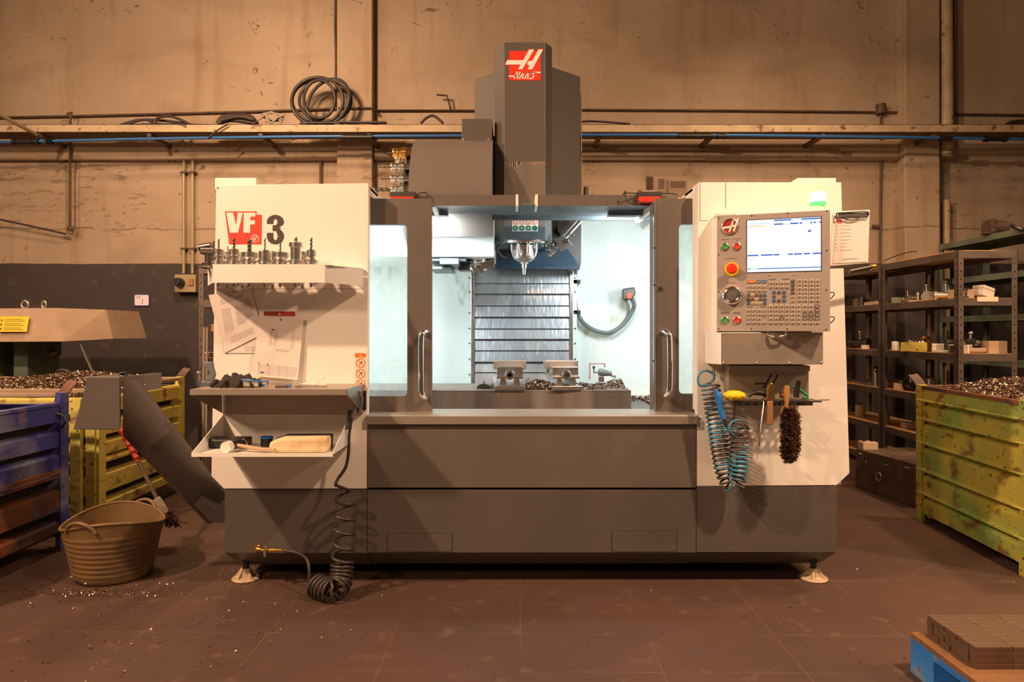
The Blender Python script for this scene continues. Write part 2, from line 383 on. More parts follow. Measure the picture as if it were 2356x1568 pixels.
def round_rect(x0, x1, z0, z1, r, corners=(1, 1, 1, 1), n=6):   # corners: bl, br, tr, tl
    out = []
    for k, (cx, cz, a0) in enumerate(((x0, z0, PI), (x1, z0, 1.5*PI), (x1, z1, 0), (x0, z1, .5*PI))):
        if not corners[k]: out.append((cx, cz)); continue
        ox = cx+(r if cx == x0 else -r); oz = cz+(r if cz == z0 else -r)
        for i in range(n+1): a = a0+PI/2*i/n; out.append((ox+r*math.cos(a), oz+r*math.sin(a)))
    return out
def text_into(fl, s_, size, a, b, mb=None, bold=0, align='LEFT', sx=1, lift=1.2):
    cu = bpy.data.curves.new('lettering', 'FONT'); cu.body = s_; cu.size = size; cu.offset = bold; cu.align_x = align; cu.resolution_u = 2
    o = bpy.data.objects.new('lettering', cu); COL.objects.link(o)
    dg = bpy.context.evaluated_depsgraph_get(); me = bpy.data.meshes.new_from_object(o.evaluated_get(dg))
    fl.mb.add([fl.pt(a+v.co.x*sx, b+v.co.y, lift) for v in me.vertices], [tuple(p.vertices) for p in me.polygons])
    bpy.data.meshes.remove(me); bpy.data.objects.remove(o); bpy.data.curves.remove(cu)
def smooth_path(pts, n=8):                    # Catmull-Rom
    pts = [Vector(p) for p in pts]; out = []
    for i in range(len(pts)-1):
        p0 = pts[max(i-1, 0)]; p1 = pts[i]; p2 = pts[i+1]; p3 = pts[min(i+2, len(pts)-1)]
        for k in range(n):
            t = k/n
            out.append(.5*((2*p1)+(p2-p0)*t+(2*p0-5*p1+4*p2-p3)*t*t+(3*p1-p0-3*p2+p3)*t**3))
    out.append(pts[-1]); return out
def coil(path, R, turns, n=14, phase=0):      # path: smooth points; R: list or number; winding around it
    L = [0]
    for a, b in zip(path[:-1], path[1:]): L.append(L[-1]+(b-a).length)
    tot = turns*n; out = []; t0 = (path[1]-path[0]).normalized(); u = t0.orthogonal().normalized(); j = 0
    for k in range(tot+1):
        s_ = L[-1]*k/tot
        while j < len(L)-2 and L[j+1] < s_: j += 1
        f = (s_-L[j])/max(L[j+1]-L[j], 1e-9); p = path[j].lerp(path[j+1], min(f, 1)); t = (path[j+1]-path[j]).normalized()
        u = (u-t*u.dot(t)).normalized(); w_ = t.cross(u); a = 2*PI*k/n+phase
        r = R(k/tot) if callable(R) else R
        out.append(p+u*math.cos(a)*r+w_*math.sin(a)*r)
    return out
def flakes(mb, n, fn, s0, s1, seed=1):        # little curled metal chips scattered where fn() says
    r = random.Random(seed)
    for _ in range(n):
        c = Vector(fn(r)); s_ = r.uniform(s0, s1)
        q = Matrix.Rotation(r.uniform(0, 6.28), 3, 'Z') @ Matrix.Rotation(r.uniform(-1, 1), 3, 'X') @ Matrix.Rotation(r.uniform(-1, 1), 3, 'Y')
        w_ = s_*r.uniform(.25, .5); h = s_*r.uniform(.1, .4)
        vs = [q @ Vector(p) for p in ((-s_, -w_, 0), (0, -w_, h), (s_, -w_, 0), (s_, w_, 0), (0, w_, h), (-s_, w_, 0), (0, 0, -h*.6))]
        mb.k = r.choice((0, 0, 0, 1))
        mb.add([c+v for v in vs], [(0, 1, 4, 5), (1, 2, 3, 4), (0, 6, 2, 1), (5, 4, 3, 6)])
    mb.k = 0
# ================================================================= the hall
WY = 7.1
m = MB(); m.box(-9, 9, -3.5, WY+.3, -.1, 0); struct(m, 'floor', 'floor')
m = MB(); m.box(-9, 9, WY, WY+.3, 0, 6.4); struct(m, 'wall_back', 'wall')
m = MB(); m.box(-9.3, -9, -3.5, WY+.3, 0, 6.4); struct(m, 'wall_left', 'wall')
m = MB(); m.box(9, 9.3, -3.5, WY+.3, 0, 6.4); struct(m, 'wall_right', 'wall')
dm('ceiling', (.16, .13, .10), .9)
m = MB(); m.box(-9, 9, -3.5, WY, 6.4, 6.6); struct(m, 'ceiling', 'ceiling')
m = MB(); m.box(X(776, 7), X(857, 7), 6.98, WY-.0005, 0, 6.4); struct(m, 'trim_1', 'wall', bevel=.01)
m = MB(); m.box(X(2080, 6.95), X(2160, 6.95), 6.93, WY-.0005, 0, 6.4); struct(m, 'trim_2', 'wall', bevel=.01)
m = MB(); m.box(-9, X(776, 7)-.001, 7.02, WY-.0005, 2.97, 3.17); struct(m, 'trim_3', 'wall', bevel=.015)
m = MB(); m.box(X(858, 7)+.001, X(2080, 6.95)-.001, 7.03, WY-.0005, 2.97, 3.17); struct(m, 'trim_4', 'wall', bevel=.015)

# cable tray with brackets, along the wall
t = thing('cable_tray', 'long cream painted cable tray running across the upper wall on brackets', 'cable tray', (0, 6.7, 3.0))
m = MB(); zt = Z(286, 6.6); zb = Z(303, 6.6)
m.box(-8.9, 8.9, 6.6, 6.604, zb, zt); m.box(-8.9, 8.9, 6.6, 6.625, zt-.004, zt); m.build('front_rail', 'tray_paint', t)
m = MB(); m.box(-8.9, 8.9, 6.85, 6.854, zb, zt); m.build('back_rail', 'tray_paint', t)
m = MB()
m.box(-8.9, 8.9, 6.606, 6.848, zb, zb+.003)
for i in range(593): x = -8.9+.03*i; m.box(x, x+.008, 6.606, 6.848, zb-.004, zb-.0002)
m.build('mesh_bottom', 'tray_inside', t)
for px in (140, 382, 627, 865, 1371, 1618, 1860, 2105):
    x = X(px, 6.95); m = MB()
    m.box(x-.02, x+.02, 6.62, 7.095, zb-.045, zb-.006)
    for q in (-.035, .022): m.box(x+q, x+q+.013, 7.05, 7.09, Z(370, 7.05), zb-.046)
    m.build('bracket', 'pipe_dark', t, bevel=.002)
t['label'] = 'long cream painted cable tray running across the upper wall on brackets'
m = MB(); pts = [P(px, py, 6.585) for px, py in ((-940, 345), (0, 327), (300, 320), (700, 314), (1060, 312), (1340, 310), (1700, 311), (2100, 316), (2356, 320), (3290, 332))]
m.smooth = False; m.tube(smooth_path(pts, 4), .014, 10)
o = single(m, 'compressed_air_pipe', 'pipe_blue', 'thin blue compressed air pipe running along under the front of the cable tray', 'pipe')
for px, wd in ((60, 60), (115, 12), (822, 70), (1600, 80), (1660, 20), (2175, 25), (2290, 50)):
    m = MB(); a = P(px-wd/2, 0, 6.585); c = P(px+wd/2, 0, 6.585); z = [q for q in pts if q.x <= a.x+3][-1].z
    z = Z(327-15*min(1, px/1060) if px < 1060 else 310+10*(px-1340)/1016, 6.585)
    m.cyl((a.x, 6.585, z), (c.x, 6.585, z), .024, n=12); m.cyl((a.x, 6.585, z), (a.x+.03, 6.585, z), .03, n=12); m.cyl((c.x-.03, 6.585, z), (c.x, 6.585, z), .03, n=12)
    names = {60: 'long black coupling on the blue air pipe at the far left', 115: 'small black pipe clip on the blue air pipe at the far left', 822: 'black coupling on the blue air pipe left of the machine column',
             1600: 'long black coupling on the blue air pipe right of the machine column', 1660: 'short black joint on the blue air pipe right of the long coupling', 2175: 'small black joint on the blue air pipe crossing the right pilaster', 2290: 'black coupling on the blue air pipe near the right edge'}
    single(m, 'pipe_coupling', 'black', names[px], 'pipe fitting', group='couplings on the blue air pipe')
# wall conduits and pipes
def pipe(name, pts, r, mt, label, cat='pipe', n=10, smooth=0, group=None):
    m = MB(); m.tube(smooth_path(pts, smooth) if smooth else pts, r, n); return single(m, name, mt, label, cat, group=group)
pipe('wall_pipe', [P(-810, 285, 7.07), P(160, 267, 7.07), P(560, 257, 7.07), P(774, 250, 7.07)], .011, 'pipe_dark', 'thin dark pipe along the wall left of the left pilaster, above the cable tray')
pipe('wall_pipe', [P(778, 249, 6.955), P(852, 248, 6.955), (X(860, 6.96), 6.96, Z(252, 6.96)), (X(866, 7.06), 7.07, Z(254, 7.07)), P(1200, 254, 7.07), P(1330, 252, 7.07), P(1700, 254, 7.07), P(2074, 258, 7.07)], .010, 'pipe_dark', 'thin dark pipe along the wall behind the machine column, above the cable tray')
pipe('wall_pipe', [P(2162, 262, 7.07), P(2260, 263, 7.07), P(3150, 276, 7.07)], .011, 'pipe_dark', 'thin dark pipe along the wall right of the right pilaster')
pipe('drop_pipe', [P(154, 262, 6.96), P(165, 258, 6.96), P(162, 272, 6.96), P(161, 400, 7.0), P(161, 522, 7.0)], .012, 'pipe_dark', 'dark vertical pipe at the left, running down to the cable hook', n=8)
m = MB(); c = P(162, 528, 7.0); m.tube([c+Vector((.03*math.cos(a*.7), 0, .045*math.sin(a*.7))) for a in range(10)], .007, 8, closed=False); m.ball(c, .02, 8)
single(m, 'cable_hook', 'pipe_dark', 'rusty hook on the wall that holds the end of the slanting black cable', 'hook')
pipe('slack_cable', [P(-60, 492, 6.9), P(40, 513, 6.95), P(152, 538, 6.99)], .010, 'hose_black', 'slanting black cable at the far left tied to the wall hook', 'cable')
pipe('stay_rod', [P(-30, 248, 5.9), P(82, 308, 6.58)], .018, 'conduit', 'slanting brown stay rod reaching the cable tray in the upper left corner', 'rod')
for k, (px, top) in enumerate(((423, 330), (443, 330))):
    t = thing('conduit', 'left of two vertical conduits above the wall socket box' if k == 0 else 'right of two vertical conduits above the wall socket box', 'conduit', P(px, 628, 7.04), group='conduits above the socket box')
    m = MB(); m.tube([P(px-4, 322, 6.98), P(px, 332, 7.0), P(px+1, 345, 7.04), P(px, 400, 7.06), P(px, 629, 7.06)], .016, 10); m.build('tube', 'conduit', t)
    for py in (397, 572):
        m = MB(); c = P(px, py, 7.06); m.box(c.x-.03, c.x+.03, 7.04, 7.095, c.z-.01, c.z+.01); m.build('clip', 'pipe_dark', t)
pipe('drop_pipe', [P(737, 324, 7.05), P(737, 470, 7.05), P(737, 700, 7.05)], .012, 'pipe_dark', 'dark vertical pipe left of the left pilaster, ending behind the white panel')
pipe('drop_pipe', [P(772, -20, 7.07), P(771, 60, 7.07), P(773, 130, 7.07), P(772, 245, 7.07)], .012, 'pipe_dark', 'rough dark vertical pipe in the corner of the left pilaster, high on the wall')
pipe('drop_pipe', [P(2027, 248, 7.07), P(2027, 400, 7.07), P(2025, 586, 7.07), P(2025, 700, 7.07)], .012, 'pipe_dark', 'dark vertical pipe on the wall left of the right pilaster, ending behind the rack')
m = MB(); m.cyl(P(2027, 240, 7.05), P(2027, 262, 7.05), .05, n=12); single(m, 'junction_box', 'pipe_dark', 'small round dark junction box on the wall pipe left of the right pilaster', 'junction box')
m = MB(); m.box(X(2008, 7.07), X(2024, 7.07), 7.06, 7.09, Z(523, 7.07), Z(517, 7.07)); single(m, 'pipe_clip', 'pipe_dark', 'small dark pipe clip on the wall beside the white clipboard', 'clip')
pipe('down_pipe', [P(2176, -30, 6.98), P(2178, 200, 6.98), P(2178, 362, 6.98)], .062, 'tray_paint', 'thick cream painted drain pipe beside the right pilaster ending below the tray', n=16)
pipe('drop_pipe', [P(2194, -20, 6.98), P(2194, 262, 6.98)], .010, 'hose_black', 'thin black vertical cable against the thick pipe at the right of the wall', 'cable')
pipe('rack_pipe', [P(2178, 460, 7.03), P(2178, 900, 7.03)], .034, 'tray_paint', 'cream vertical pipe on the wall behind the parts rack', 'pipe')
pipe('wall_bolt', [P(1005, 218, 6.99), P(1028, 220, 7.0), P(1034, 240, 7.02), P(1037, 252, 7.05)], .010, 'pipe_dark', 'bent rusty bracket on the wall just left of the column, above the pipe', 'bracket')
# cable bundles on the tray
t = thing('cable_coil', 'large coil of thick black cable hung on the wall above the tray', 'cable coil', P(740, 240, 6.85))
rr = random.Random(3)
for k, (cx, cy, rx, ry, tl) in enumerate(((740, 232, 68, 50, .1), (748, 230, 60, 47, -.25), (730, 232, 62, 50, .5), (755, 236, 52, 46, .9), (735, 228, 36, 44, 0))):
    m = MB(); pts = []
    for i in range(40):
        a = 2*PI*i/40; dx = rx*math.cos(a)*math.cos(tl)-ry*math.sin(a)*math.sin(tl); dy = rx*math.cos(a)*math.sin(tl)*.7+ry*math.sin(a)
        pts.append(P(cx+dx, cy+dy, 6.8-.015*k+.02*math.sin(2*a)))
    m.tube(pts, .016, 8, closed=True); m.build('loop', 'hose_black', t)
def bundle(name, label, lines, r, mt='hose_black', y=6.73):
    t = thing(name, label, 'cables', P(*lines[0][0], y))
    for k, ln in enumerate(lines):
        m = MB(); m.tube(smooth_path([P(a, c, y-.03*k) for a, c in ln], 6), r, 7); m.build('strand', mt, t)
bundle('cable_bundle', 'dark bunch of cables lying on the tray at the left of the big coil', [[(500, 285), (512, 270), (540, 266), (575, 268), (592, 285)], [(505, 284), (520, 272), (545, 272), (580, 276), (590, 284)], [(508, 281), (530, 276), (560, 279), (588, 284)], [(510, 276), (550, 268), (585, 275)]], .022)
bundle('cable_bundle', 'long low heap of black cables on the tray at the left, between two pipes', [[(270, 290), (320, 276), (380, 278), (450, 288)], [(290, 288), (330, 275), (365, 285), (440, 290)], [(355, 286), (362, 272), (395, 268), (440, 287)], [(270, 291), (360, 286), (500, 289)]], .013)
bundle('cable_bundle', 'pale dusty tangle of thin cable on the tray beside the big coil', [[(590, 280), (605, 262), (640, 262), (650, 275), (610, 280)], [(600, 268), (630, 275), (655, 262)], [(595, 275), (625, 258), (648, 282)], [(612, 262), (622, 283), (640, 268)]], .010, 'cable_grey')
bundle('cable_loop', 'arched loop of black cable above the tray left of the machine column', [[(968, 284), (980, 272), (995, 266), (1008, 273), (1020, 284)]], .013)
bundle('cable_strip', 'flat run of black cable lying on the tray below the left pilaster', [[(690, 283), (760, 282), (890, 283)], [(780, 280), (830, 281), (888, 281)]], .011)
bundle('cable_strip', 'flat run of black cable on the tray just right of the machine column', [[(1335, 280), (1370, 279), (1450, 285)]], .010)
bundle('cable_strip', 'black cables lying on the tray at the right edge of the picture', [[(2310, 292), (2330, 280), (2400, 276)], [(2300, 293), (2340, 286), (2420, 288)]], .016)
bundle('hanging_wire', 'black wire hanging over the tray edge below the dark bunch of cables', [[(525, 285), (500, 300), (478, 318)]], .008, y=6.56)
# socket box, notice on the wall
t = thing('socket_box', 'cream wall box with a round black socket and a square brown switch', 'socket box', P(425, 650, 7.05))
m = MB(); m.box(X(401, 7), X(450, 7), 7.0, 7.099, Z(672, 7), Z(631, 7)); m.build('housing', 'conduit', t, bevel=.008)
m = MB(); c = P(415, 650, 7); m.cyl((c.x, 6.95, c.z), (c.x, 7.0, c.z), .048, n=20); m.cyl((c.x, 6.93, c.z+.01), (c.x, 6.95, c.z+.01), .035, n=20); m.build('round_socket', 'black', t)
m = MB(); c = P(440, 649, 7); m.box(c.x-.025, c.x+.025, 6.985, 7.0, c.z-.035, c.z+.035); m.build('switch', 'wood', t, bevel=.004)
t = thing('wall_notice', 'small white notice card with a blue edge on the grey painted wall', 'notice', P(326, 690, 7.09))
dm('notice_white', (.85, .80, .90), .5); dm('violet', (.10, .05, .35), .5)
m = MB(); m.box(X(308, 7.09), X(344, 7.09), 7.088, 7.0995, Z(704, 7.09), Z(677, 7.09)); m.build('backing', 'violet', t, bevel=.003)
fl = Flat(P(310, 702, 7.087), (.0045, 0, 0), (0, 0, .0045))
fl.poly(round_rect(0, 32, 0, 24, 3)); fl.mb.k = 1; fl.stroke([(18, 3), (18, 14)], 1.2, 1.6)
for i in range(4): fl.stroke([(3, 16+i*1.6), (14, 16+i*1.6)], .4, 1.6)
fl.mb.build('printed_face', ['notice_white', 'ink'], t)

# ---------------------------------------------------------------- swarf bins
dm('groove_shade', (.022, .016, .013), .9)  # dark shade of the bin grooves, put into their colour
def bin_profile(kind):
    if kind == 'slat':      # (depth outwards, z)
        segs = [(.10, .167), (.216, .336), (.396, .43), (.446, .532), (.566, .658), (.70, .80)]
        out = [(-.06, .08)]
        for a, c in segs: out += [(-.06, a), (0, a+.004), (.004, c-.012), (-.012, c), (-.06, c+.001)]
        return out
    out = [(-.01, .05), (0, .055)]
    for z in (.177, .322, .492, .643, .76): out += [(0, z-.045), (-.012, z-.03), (-.042, z-.016), (-.038, z-.006), (.014, z), (.017, z+.007), (0, z+.022)]
    return out+[(0, .85)]
def side_panel(x0, y0, x1, y1, prof, zcap=None):   # corrugated sheet between two corners, outward to the right of the direction
    m = MB(); d = Vector((x1-x0, y1-y0, 0)); n = Vector((d.y, -d.x, 0)).normalized(); a = Vector((x0, y0, 0)); b = a+d
    A = [(a+n*o_+Vector((0, 0, z))) for o_, z in prof]; B = [(b+n*o_+Vector((0, 0, z))) for o_, z in prof]; k = len(prof)
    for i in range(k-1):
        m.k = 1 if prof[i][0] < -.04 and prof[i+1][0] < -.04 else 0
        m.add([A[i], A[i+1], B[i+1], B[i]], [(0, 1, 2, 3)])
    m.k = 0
    A2 = [p-n*.004 for p in A]; B2 = [p-n*.004 for p in B]
    m.add(A2+B2, [(i+1, i, k+i, k+i+1) for i in range(k-1)]); return m
def swarf_bin(label, loc, rz, L_, W_, kind, col, rim_col, ears=(1, 1, 1, 1), postcol=None, gate=False, fill=False):
    # local frame: the corner nearest the machine aisle is (0,0); body goes to -x (sg=-1) or +x
    t = thing('swarf_bin', label, 'bin', loc, rz, group='ribbed steel swarf bins', world=False)
    sg = -1 if W_ < 0 else 1; prof = bin_profile(kind); w_ = abs(W_)
    xs = sorted((0, W_)); x0, x1 = xs
    def pan(a, b, c, d, name, pr): side_panel(a, b, c, d, pr).build(name, [col if name != 'lower_panel' else 'rust', 'groove_shade'], t)
    if gate:
        lo = [p for p in prof if p[1] < .43]; up = [p for p in prof if p[1] >= .43]
        pan(x1, 0, x1, L_, 'side_panel', up); pan(x1, 0, x1, L_, 'lower_panel', lo)
    else: pan(x1, 0, x1, L_, 'side_panel', prof)
    pan(x0, L_, x0, 0, 'side_panel', prof); pan(x0, 0, x1, 0, 'side_panel', prof); pan(x1, L_, x0, L_, 'side_panel', prof)
    m = MB(); m.box(x0+.03, x1-.03, .03, L_-.03, .08, .10); m.build('bottom_plate', 'rust', t)
    for i, (a, b) in enumerate(((x0, 0), (x1, 0), (x0, L_), (x1, L_))):
        m = MB(); sx = 1 if a == x0 else -1; sy = 1 if b == 0 else -1
        m.box(min(a-.01*sx, a+.045*sx), max(a-.01*sx, a+.045*sx), min(b-.01*sy, b+.02*sy), max(b-.01*sy, b+.02*sy), 0, .86)
        m.box(min(a-.01*sx, a+.012*sx), max(a-.01*sx, a+.012*sx), min(b+.02*sy, b+.06*sy), max(b+.02*sy, b+.06*sy), 0, .86)
        p = m.build('corner_post', postcol or col, t)
        m = MB(); m.box(min(a, a+.08*sx), max(a, a+.08*sx), min(b, b+.08*sy), max(b, b+.08*sy), 0, .012); m.build('foot', 'rust', p)
        if ears[i]:
            m = MB(); e = []
            for j in range(7):
                q = j/6; e.append((a+.02*sx-(.015+.05*q*q)*sx*-1*-1, b, .80+.11*q))
            ring = [[(a+sx*(.09-.02*q)-sx*.0, b+sy*.0, 0) for q in (0,)] for _ in (0,)]
            A = []; B = []
            for j in range(8):
                q = j/7; out = -.045*q*q; zz = .80+.115*q; wd = .075*(1-.25*q)
                A.append((a+sx*(out+.0), b+sy*out*.6, zz)); B.append((a+sx*(out+wd), b+sy*(out*.6-.012), zz+.012*q))
            A2 = [(x-.004*sx, y-.006*sy, z) for x, y, z in A]; B2 = [(x, y-.006*sy, z) for x, y, z in B]; k = 8
            m.smooth = False
            m.add(A+B, [(j, j+1, k+j+1, k+j) for j in range(k-1)]); m.add(A2+B2, [(j+1, j, k+j, k+j+1) for j in range(k-1)])
            m.add(A+A2, [(j, j+1, k+j+1, k+j) for j in range(k-1)]); m.add(B+B2, [(j, j+1, k+j+1, k+j) for j in range(k-1)])
            m.build('stacking_ear', 'rust', p)
    for a, b, c, d in ((x0+.046, x1-.046, -.012, .012), (x0+.046, x1-.046, L_-.012, L_+.012), (x0-.012, x0+.012, .062, L_-.062)) + (() if gate else ((x1-.012, x1+.012, .062, L_-.062),)):
        m = MB(); m.box(a, b, c, d, .835, .858); m.build('rim', rim_col, t, bevel=.004)
    return t
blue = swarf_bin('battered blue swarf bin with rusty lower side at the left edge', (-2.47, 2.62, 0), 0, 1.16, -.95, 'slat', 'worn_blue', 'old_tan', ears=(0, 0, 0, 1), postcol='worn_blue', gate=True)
m = MB(); m.box(-.03, .012, .062, 1.098, .792, .812); m.build('gate_rail', 'worn_blue', blue, bevel=.003)
m = MB(); m.box(-.02, .018, .0, 1.10, .425, .449); m.build('gate_frame', 'rust', blue)
m = MB(); m.tube([(-.01, 1.07, .76), (.03, 1.09, .74), (.035, 1.10, .70), (.01, 1.11, .67)], .007, 8); m.build('gate_hook', 'dark_steel', blue)
yel = swarf_bin('yellow ribbed swarf bin full of chips, standing behind the grey chute hood', (-2.48, 4.05, 0), 0, 1.09, -1.35, 'slat', 'worn_yellow', 'old_tan', ears=(0, 0, 0, 1), postcol='worn_yellow')
m = MB(); m.box(-.02, .03, .0, .07, .02, .80); m.box(-.12, -.06, -.035, .0, .02, .80); m.build('stiffener_post', 'worn_yellow', yel)
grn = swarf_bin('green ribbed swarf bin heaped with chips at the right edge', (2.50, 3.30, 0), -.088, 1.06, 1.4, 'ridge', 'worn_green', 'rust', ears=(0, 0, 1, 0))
def heap(label, cx0, cx1, cy0, cy1, zf, seed, parent_rot=None, n=2600):
    m = MB(); nx, ny = 40, 30; vs = []
    for j in range(ny+1):
        for i in range(nx+1):
            x = cx0+(cx1-cx0)*i/nx; y = cy0+(cy1-cy0)*j/ny; vs.append(Vector((x, y, zf(x, y)+.014*mnoise.noise(Vector((x*20, y*20, seed))))))
    m.add(vs, [(j*(nx+1)+i, j*(nx+1)+i+1, (j+1)*(nx+1)+i+1, (j+1)*(nx+1)+i) for j in range(ny) for i in range(nx)])
    flakes(m, n, lambda r: (lambda x, y: (x, y, zf(x, y)+r.uniform(0, .018)))(r.uniform(cx0, cx1), r.uniform(cy0, cy1)), .005, .012, seed)
    return single(m, 'metal_chips', ['chips', 'chips_light'], label, 'metal chips', kind='stuff')
heap('heap of small brown metal chips filling the yellow bin', -3.78, -2.54, 4.11, 5.08, lambda x, y: .80+.10*math.exp(-((x+3.0)**2/.22+(y-4.8)**2/.12))+.05*math.exp(-((x+3.7)**2/.1+(y-4.6)**2/.2)), 1, n=9000)
Rg = Matrix.Rotation(-.088, 4, 'Z'); m_ = Vector((2.50, 3.30, 0))
def gz(x, y): return .80+.10*math.exp(-(((x-3.15)/.5)**2+((y-4.2)/.5)**2))
h = heap('heap of brown metal chips in the green bin at the right', 2.68, 3.75, 3.30, 4.25, gz, 5, n=9000)

# ---------------------------------------------------------------- old machine behind the yellow bin
t = thing('old_machine', 'old tan machine hood on a grey green body behind the yellow bin', 'machine', (-3.9, 5.9, 0))
Yh = 5.45
m = MB()
fr = [P(-200, 711, Yh), P(125, 708, Yh), P(145, 785, Yh-.06), P(-200, 787, Yh-.06)]
m.add(fr, [(3, 2, 1, 0)])
sd = [P(125, 708, Yh), P(244, 712, 5.75), P(260, 779, 5.72), P(145, 785, Yh-.06)]
m.add(sd, [(3, 2, 1, 0)])
bk = [Vector((X(244, 5.75), 6.25, sd[1].z)), Vector((X(-200, Yh), 6.25, sd[1].z)), Vector((X(-200, Yh), 6.25, fr[3].z)), Vector((X(260, 5.72), 6.25, sd[2].z))]
m.add([fr[0], fr[1], sd[1], bk[0], bk[1]], [(0, 1, 2, 3, 4)]); m.add([fr[3], sd[3], sd[2], bk[3], bk[2]], [(4, 3, 2, 1, 0)])
m.add([sd[1], sd[2], bk[3], bk[0]], [(0, 1, 2, 3)]); m.add(bk, [(0, 1, 2, 3)])
m.build('hood', 'old_tan', t)
fl = Flat(fr[3].lerp(fr[0], .12), (1/1571*5.4, 0, 0), (fr[0]-fr[3])/78)
fl = Flat(Vector((X(-1, 5.41), 0, 0))+Vector((0, Yh-.065, Z(763, 5.41))), (5.41/F, 0, 0), Vector((0, .026, .115)).normalized()*5.41/F, t=.003)
fl.rect(0, 68, 0, 36, 1)
fl.mb.k = 1
for k in range(3):
    fl.disc(7, 7+k*10, 2.3, 1.4, 10)
    for j in range(2): fl.stroke([(15, 5+k*10+j*4), (60-6*j, 5+k*10+j*4)], 1.1, 1.4)
fl.mb.build('warning_label', ['yellow', 'rust'], t)
u_ = (sd[1]-sd[0])/119; v_ = (sd[0]-sd[3])/78
u_ = (sd[2]-sd[3])/116
o_ = sd[3]+u_*42+v_*18; fl = Flat(o_, u_, v_, t=.003)
fl.poly([(5, 0), (22, 0), (16, 42), (-1, 42)]); fl.mb.k = 1; fl.poly([(5, 14), (15, 14), (12, 32), (2, 32)], 1.5); fl.mb.k = 2; fl.poly([(15, 12), (20, 12), (15, 38), (10, 38)], 1.5)
dm('sign_grey', (.30, .27, .26), .5); dm('sign_blue', (.16, .34, .45), .5); dm('sign_orange', (.75, .20, .04), .5)
fl.mb.build('data_plate', ['sign_grey', 'sign_blue', 'sign_orange'], t)
for px in (57, 101):
    m = MB(); c = P(px, 700, 5.8); m.tube([c+Vector((.03*math.cos(a)*(.6 if px == 101 else 1), 0, .03*math.sin(a))) for a in [i*PI/8 for i in range(16)]], .009, 8, closed=True); m.cyl(c-Vector((0, 0, .06)), c-Vector((0, 0, .03)), .014)
    m.build('lifting_eye', 'steel', t)
m = MB(); m.box(X(-200, 5.8), X(6, 5.8), 5.7, 6.2, 0, fr[3].z-.005); m.build('body', 'old_green', t, bevel=.01)
m = MB(); m.box(X(50, 5.8), X(82, 5.8), 5.7, 6.1, 0, fr[3].z+.05); m.build('column', 'old_green', t, bevel=.01)
m = MB(); m.box(X(6, 5.8), X(50, 5.8), 5.95, 6.1, 0, 1.0); m.build('base_cover', 'old_green', t)
m = MB(); c = P(125, 812, 5.7); m.ball(c, .05, 10, (1, 1, .8)); m.box(c.x-.04, c.x+.04, c.y-.03, c.y+.03, c.z, fr[3].z+.03); m.build('clamp_head', 'dark_steel', t)
pipe('lever', [P(187, 795, 5.5), P(216, 862, 5.35), P(222, 880, 5.3)], .014, 'dark_steel', 'dark straight lever bar slanting above the chips behind the grey hood', 'lever')
m = MB(); c = P(145, 862, 5.15); m.tube([c+Vector((.05*math.cos(a), 0, .035*math.sin(a))) for a in [i*PI/8 for i in range(16)]], .017, 8, closed=True); m.box(c.x-.02, c.x+.02, 5.13, 5.17, c.z-.12, c.z-.03)
single(m, 'spade_grip', 'black', 'black D shaped tool grip sticking out of the chips', 'handle')

# ---------------------------------------------------------------- tub and broom
t = thing('flexible_tub', 'dirty brown flexible rubber tub with two rim handles on the floor', 'tub', (-1.96, 3.36, 0))
def tub_r(a, z):      # slightly oval, flaring, the rim dips between the handles
    return (.170+.060*z/.29)*(1+.03*math.cos(2*(a+.6)))
cx, cy = -1.96, 3.36; na = 64
m = MB(); m.smooth = True; zs = [0, .01]+[.03+i*.0062 for i in range(34)]+[.25, .265, .28]
ringv = []
for j, z in enumerate(zs):
    for i in range(na):
        a = 2*PI*i/na; r = tub_r(a, z)-(.012 if j == 0 else 0)+(.0035*(1 if (j % 4) < 2 else 0) if .03 <= z < .24 else 0)
        rim = 1+.09*max(0, (z-.2)/.08)*math.cos(2*(a-1.95)); ringv.append((cx+r*math.cos(a), cy+r*math.sin(a), z*(rim if z > .2 else 1)))
m.add(ringv, [(j*na+i, j*na+(i+1) % na, (j+1)*na+(i+1) % na, (j+1)*na+i) for j in range(len(zs)-1) for i in range(na)])
inn = []
zi = [.28, .2, .1, .012]
for j, z in enumerate(zi):
    for i in range(na):
        a = 2*PI*i/na; r = tub_r(a, z)-.006; rim = 1+.09*max(0, (z-.2)/.08)*math.cos(2*(a-1.95)); inn.append((cx+r*math.cos(a), cy+r*math.sin(a), z*(rim if z > .2 else 1)))
m.add(inn, [(j*na+(i+1) % na, j*na+i, (j+1)*na+i, (j+1)*na+(i+1) % na) for j in range(3) for i in range(na)])
m.add(inn[-na:], [tuple(range(na))]); m.add(ringv[:na], [tuple(range(na))[::-1]])
m.build('body', 'tub', t)
m = MB(); m.tube([(cx+(tub_r(a, .28)-.001)*math.cos(a), cy+(tub_r(a, .28)-.001)*math.sin(a), .28*(1+.09*math.cos(2*(a-1.95)))) for a in [2*PI*i/na for i in range(na)]], .007, 8, closed=True); m.build('rim', 'tub', t)
for a0 in (-1.72, 1.42):
    m = MB(); pts = []
    for i in range(17):
        a = a0-.36+.72*i/16; q = math.sin(PI*i/16); r = tub_r(a, .28)+.0; pts.append((cx+(r+.006*q)*math.cos(a), cy+(r+.006*q)*math.sin(a), .265+.05*q**.6))
    m.tube(pts, .009, 8); m.build('handle', 'tub', t)
m = MB(); flakes(m, 900, lambda r: (lambda a, q: (cx+q*math.cos(a), cy+q*math.sin(a), .02))(r.uniform(0, 6.28), .17*math.sqrt(r.random())), .005, .012, 12)
single(m, 'metal_chips', ['chips', 'chips_light'], 'thin layer of chips in the bottom of the brown tub', 'metal chips', kind='stuff')
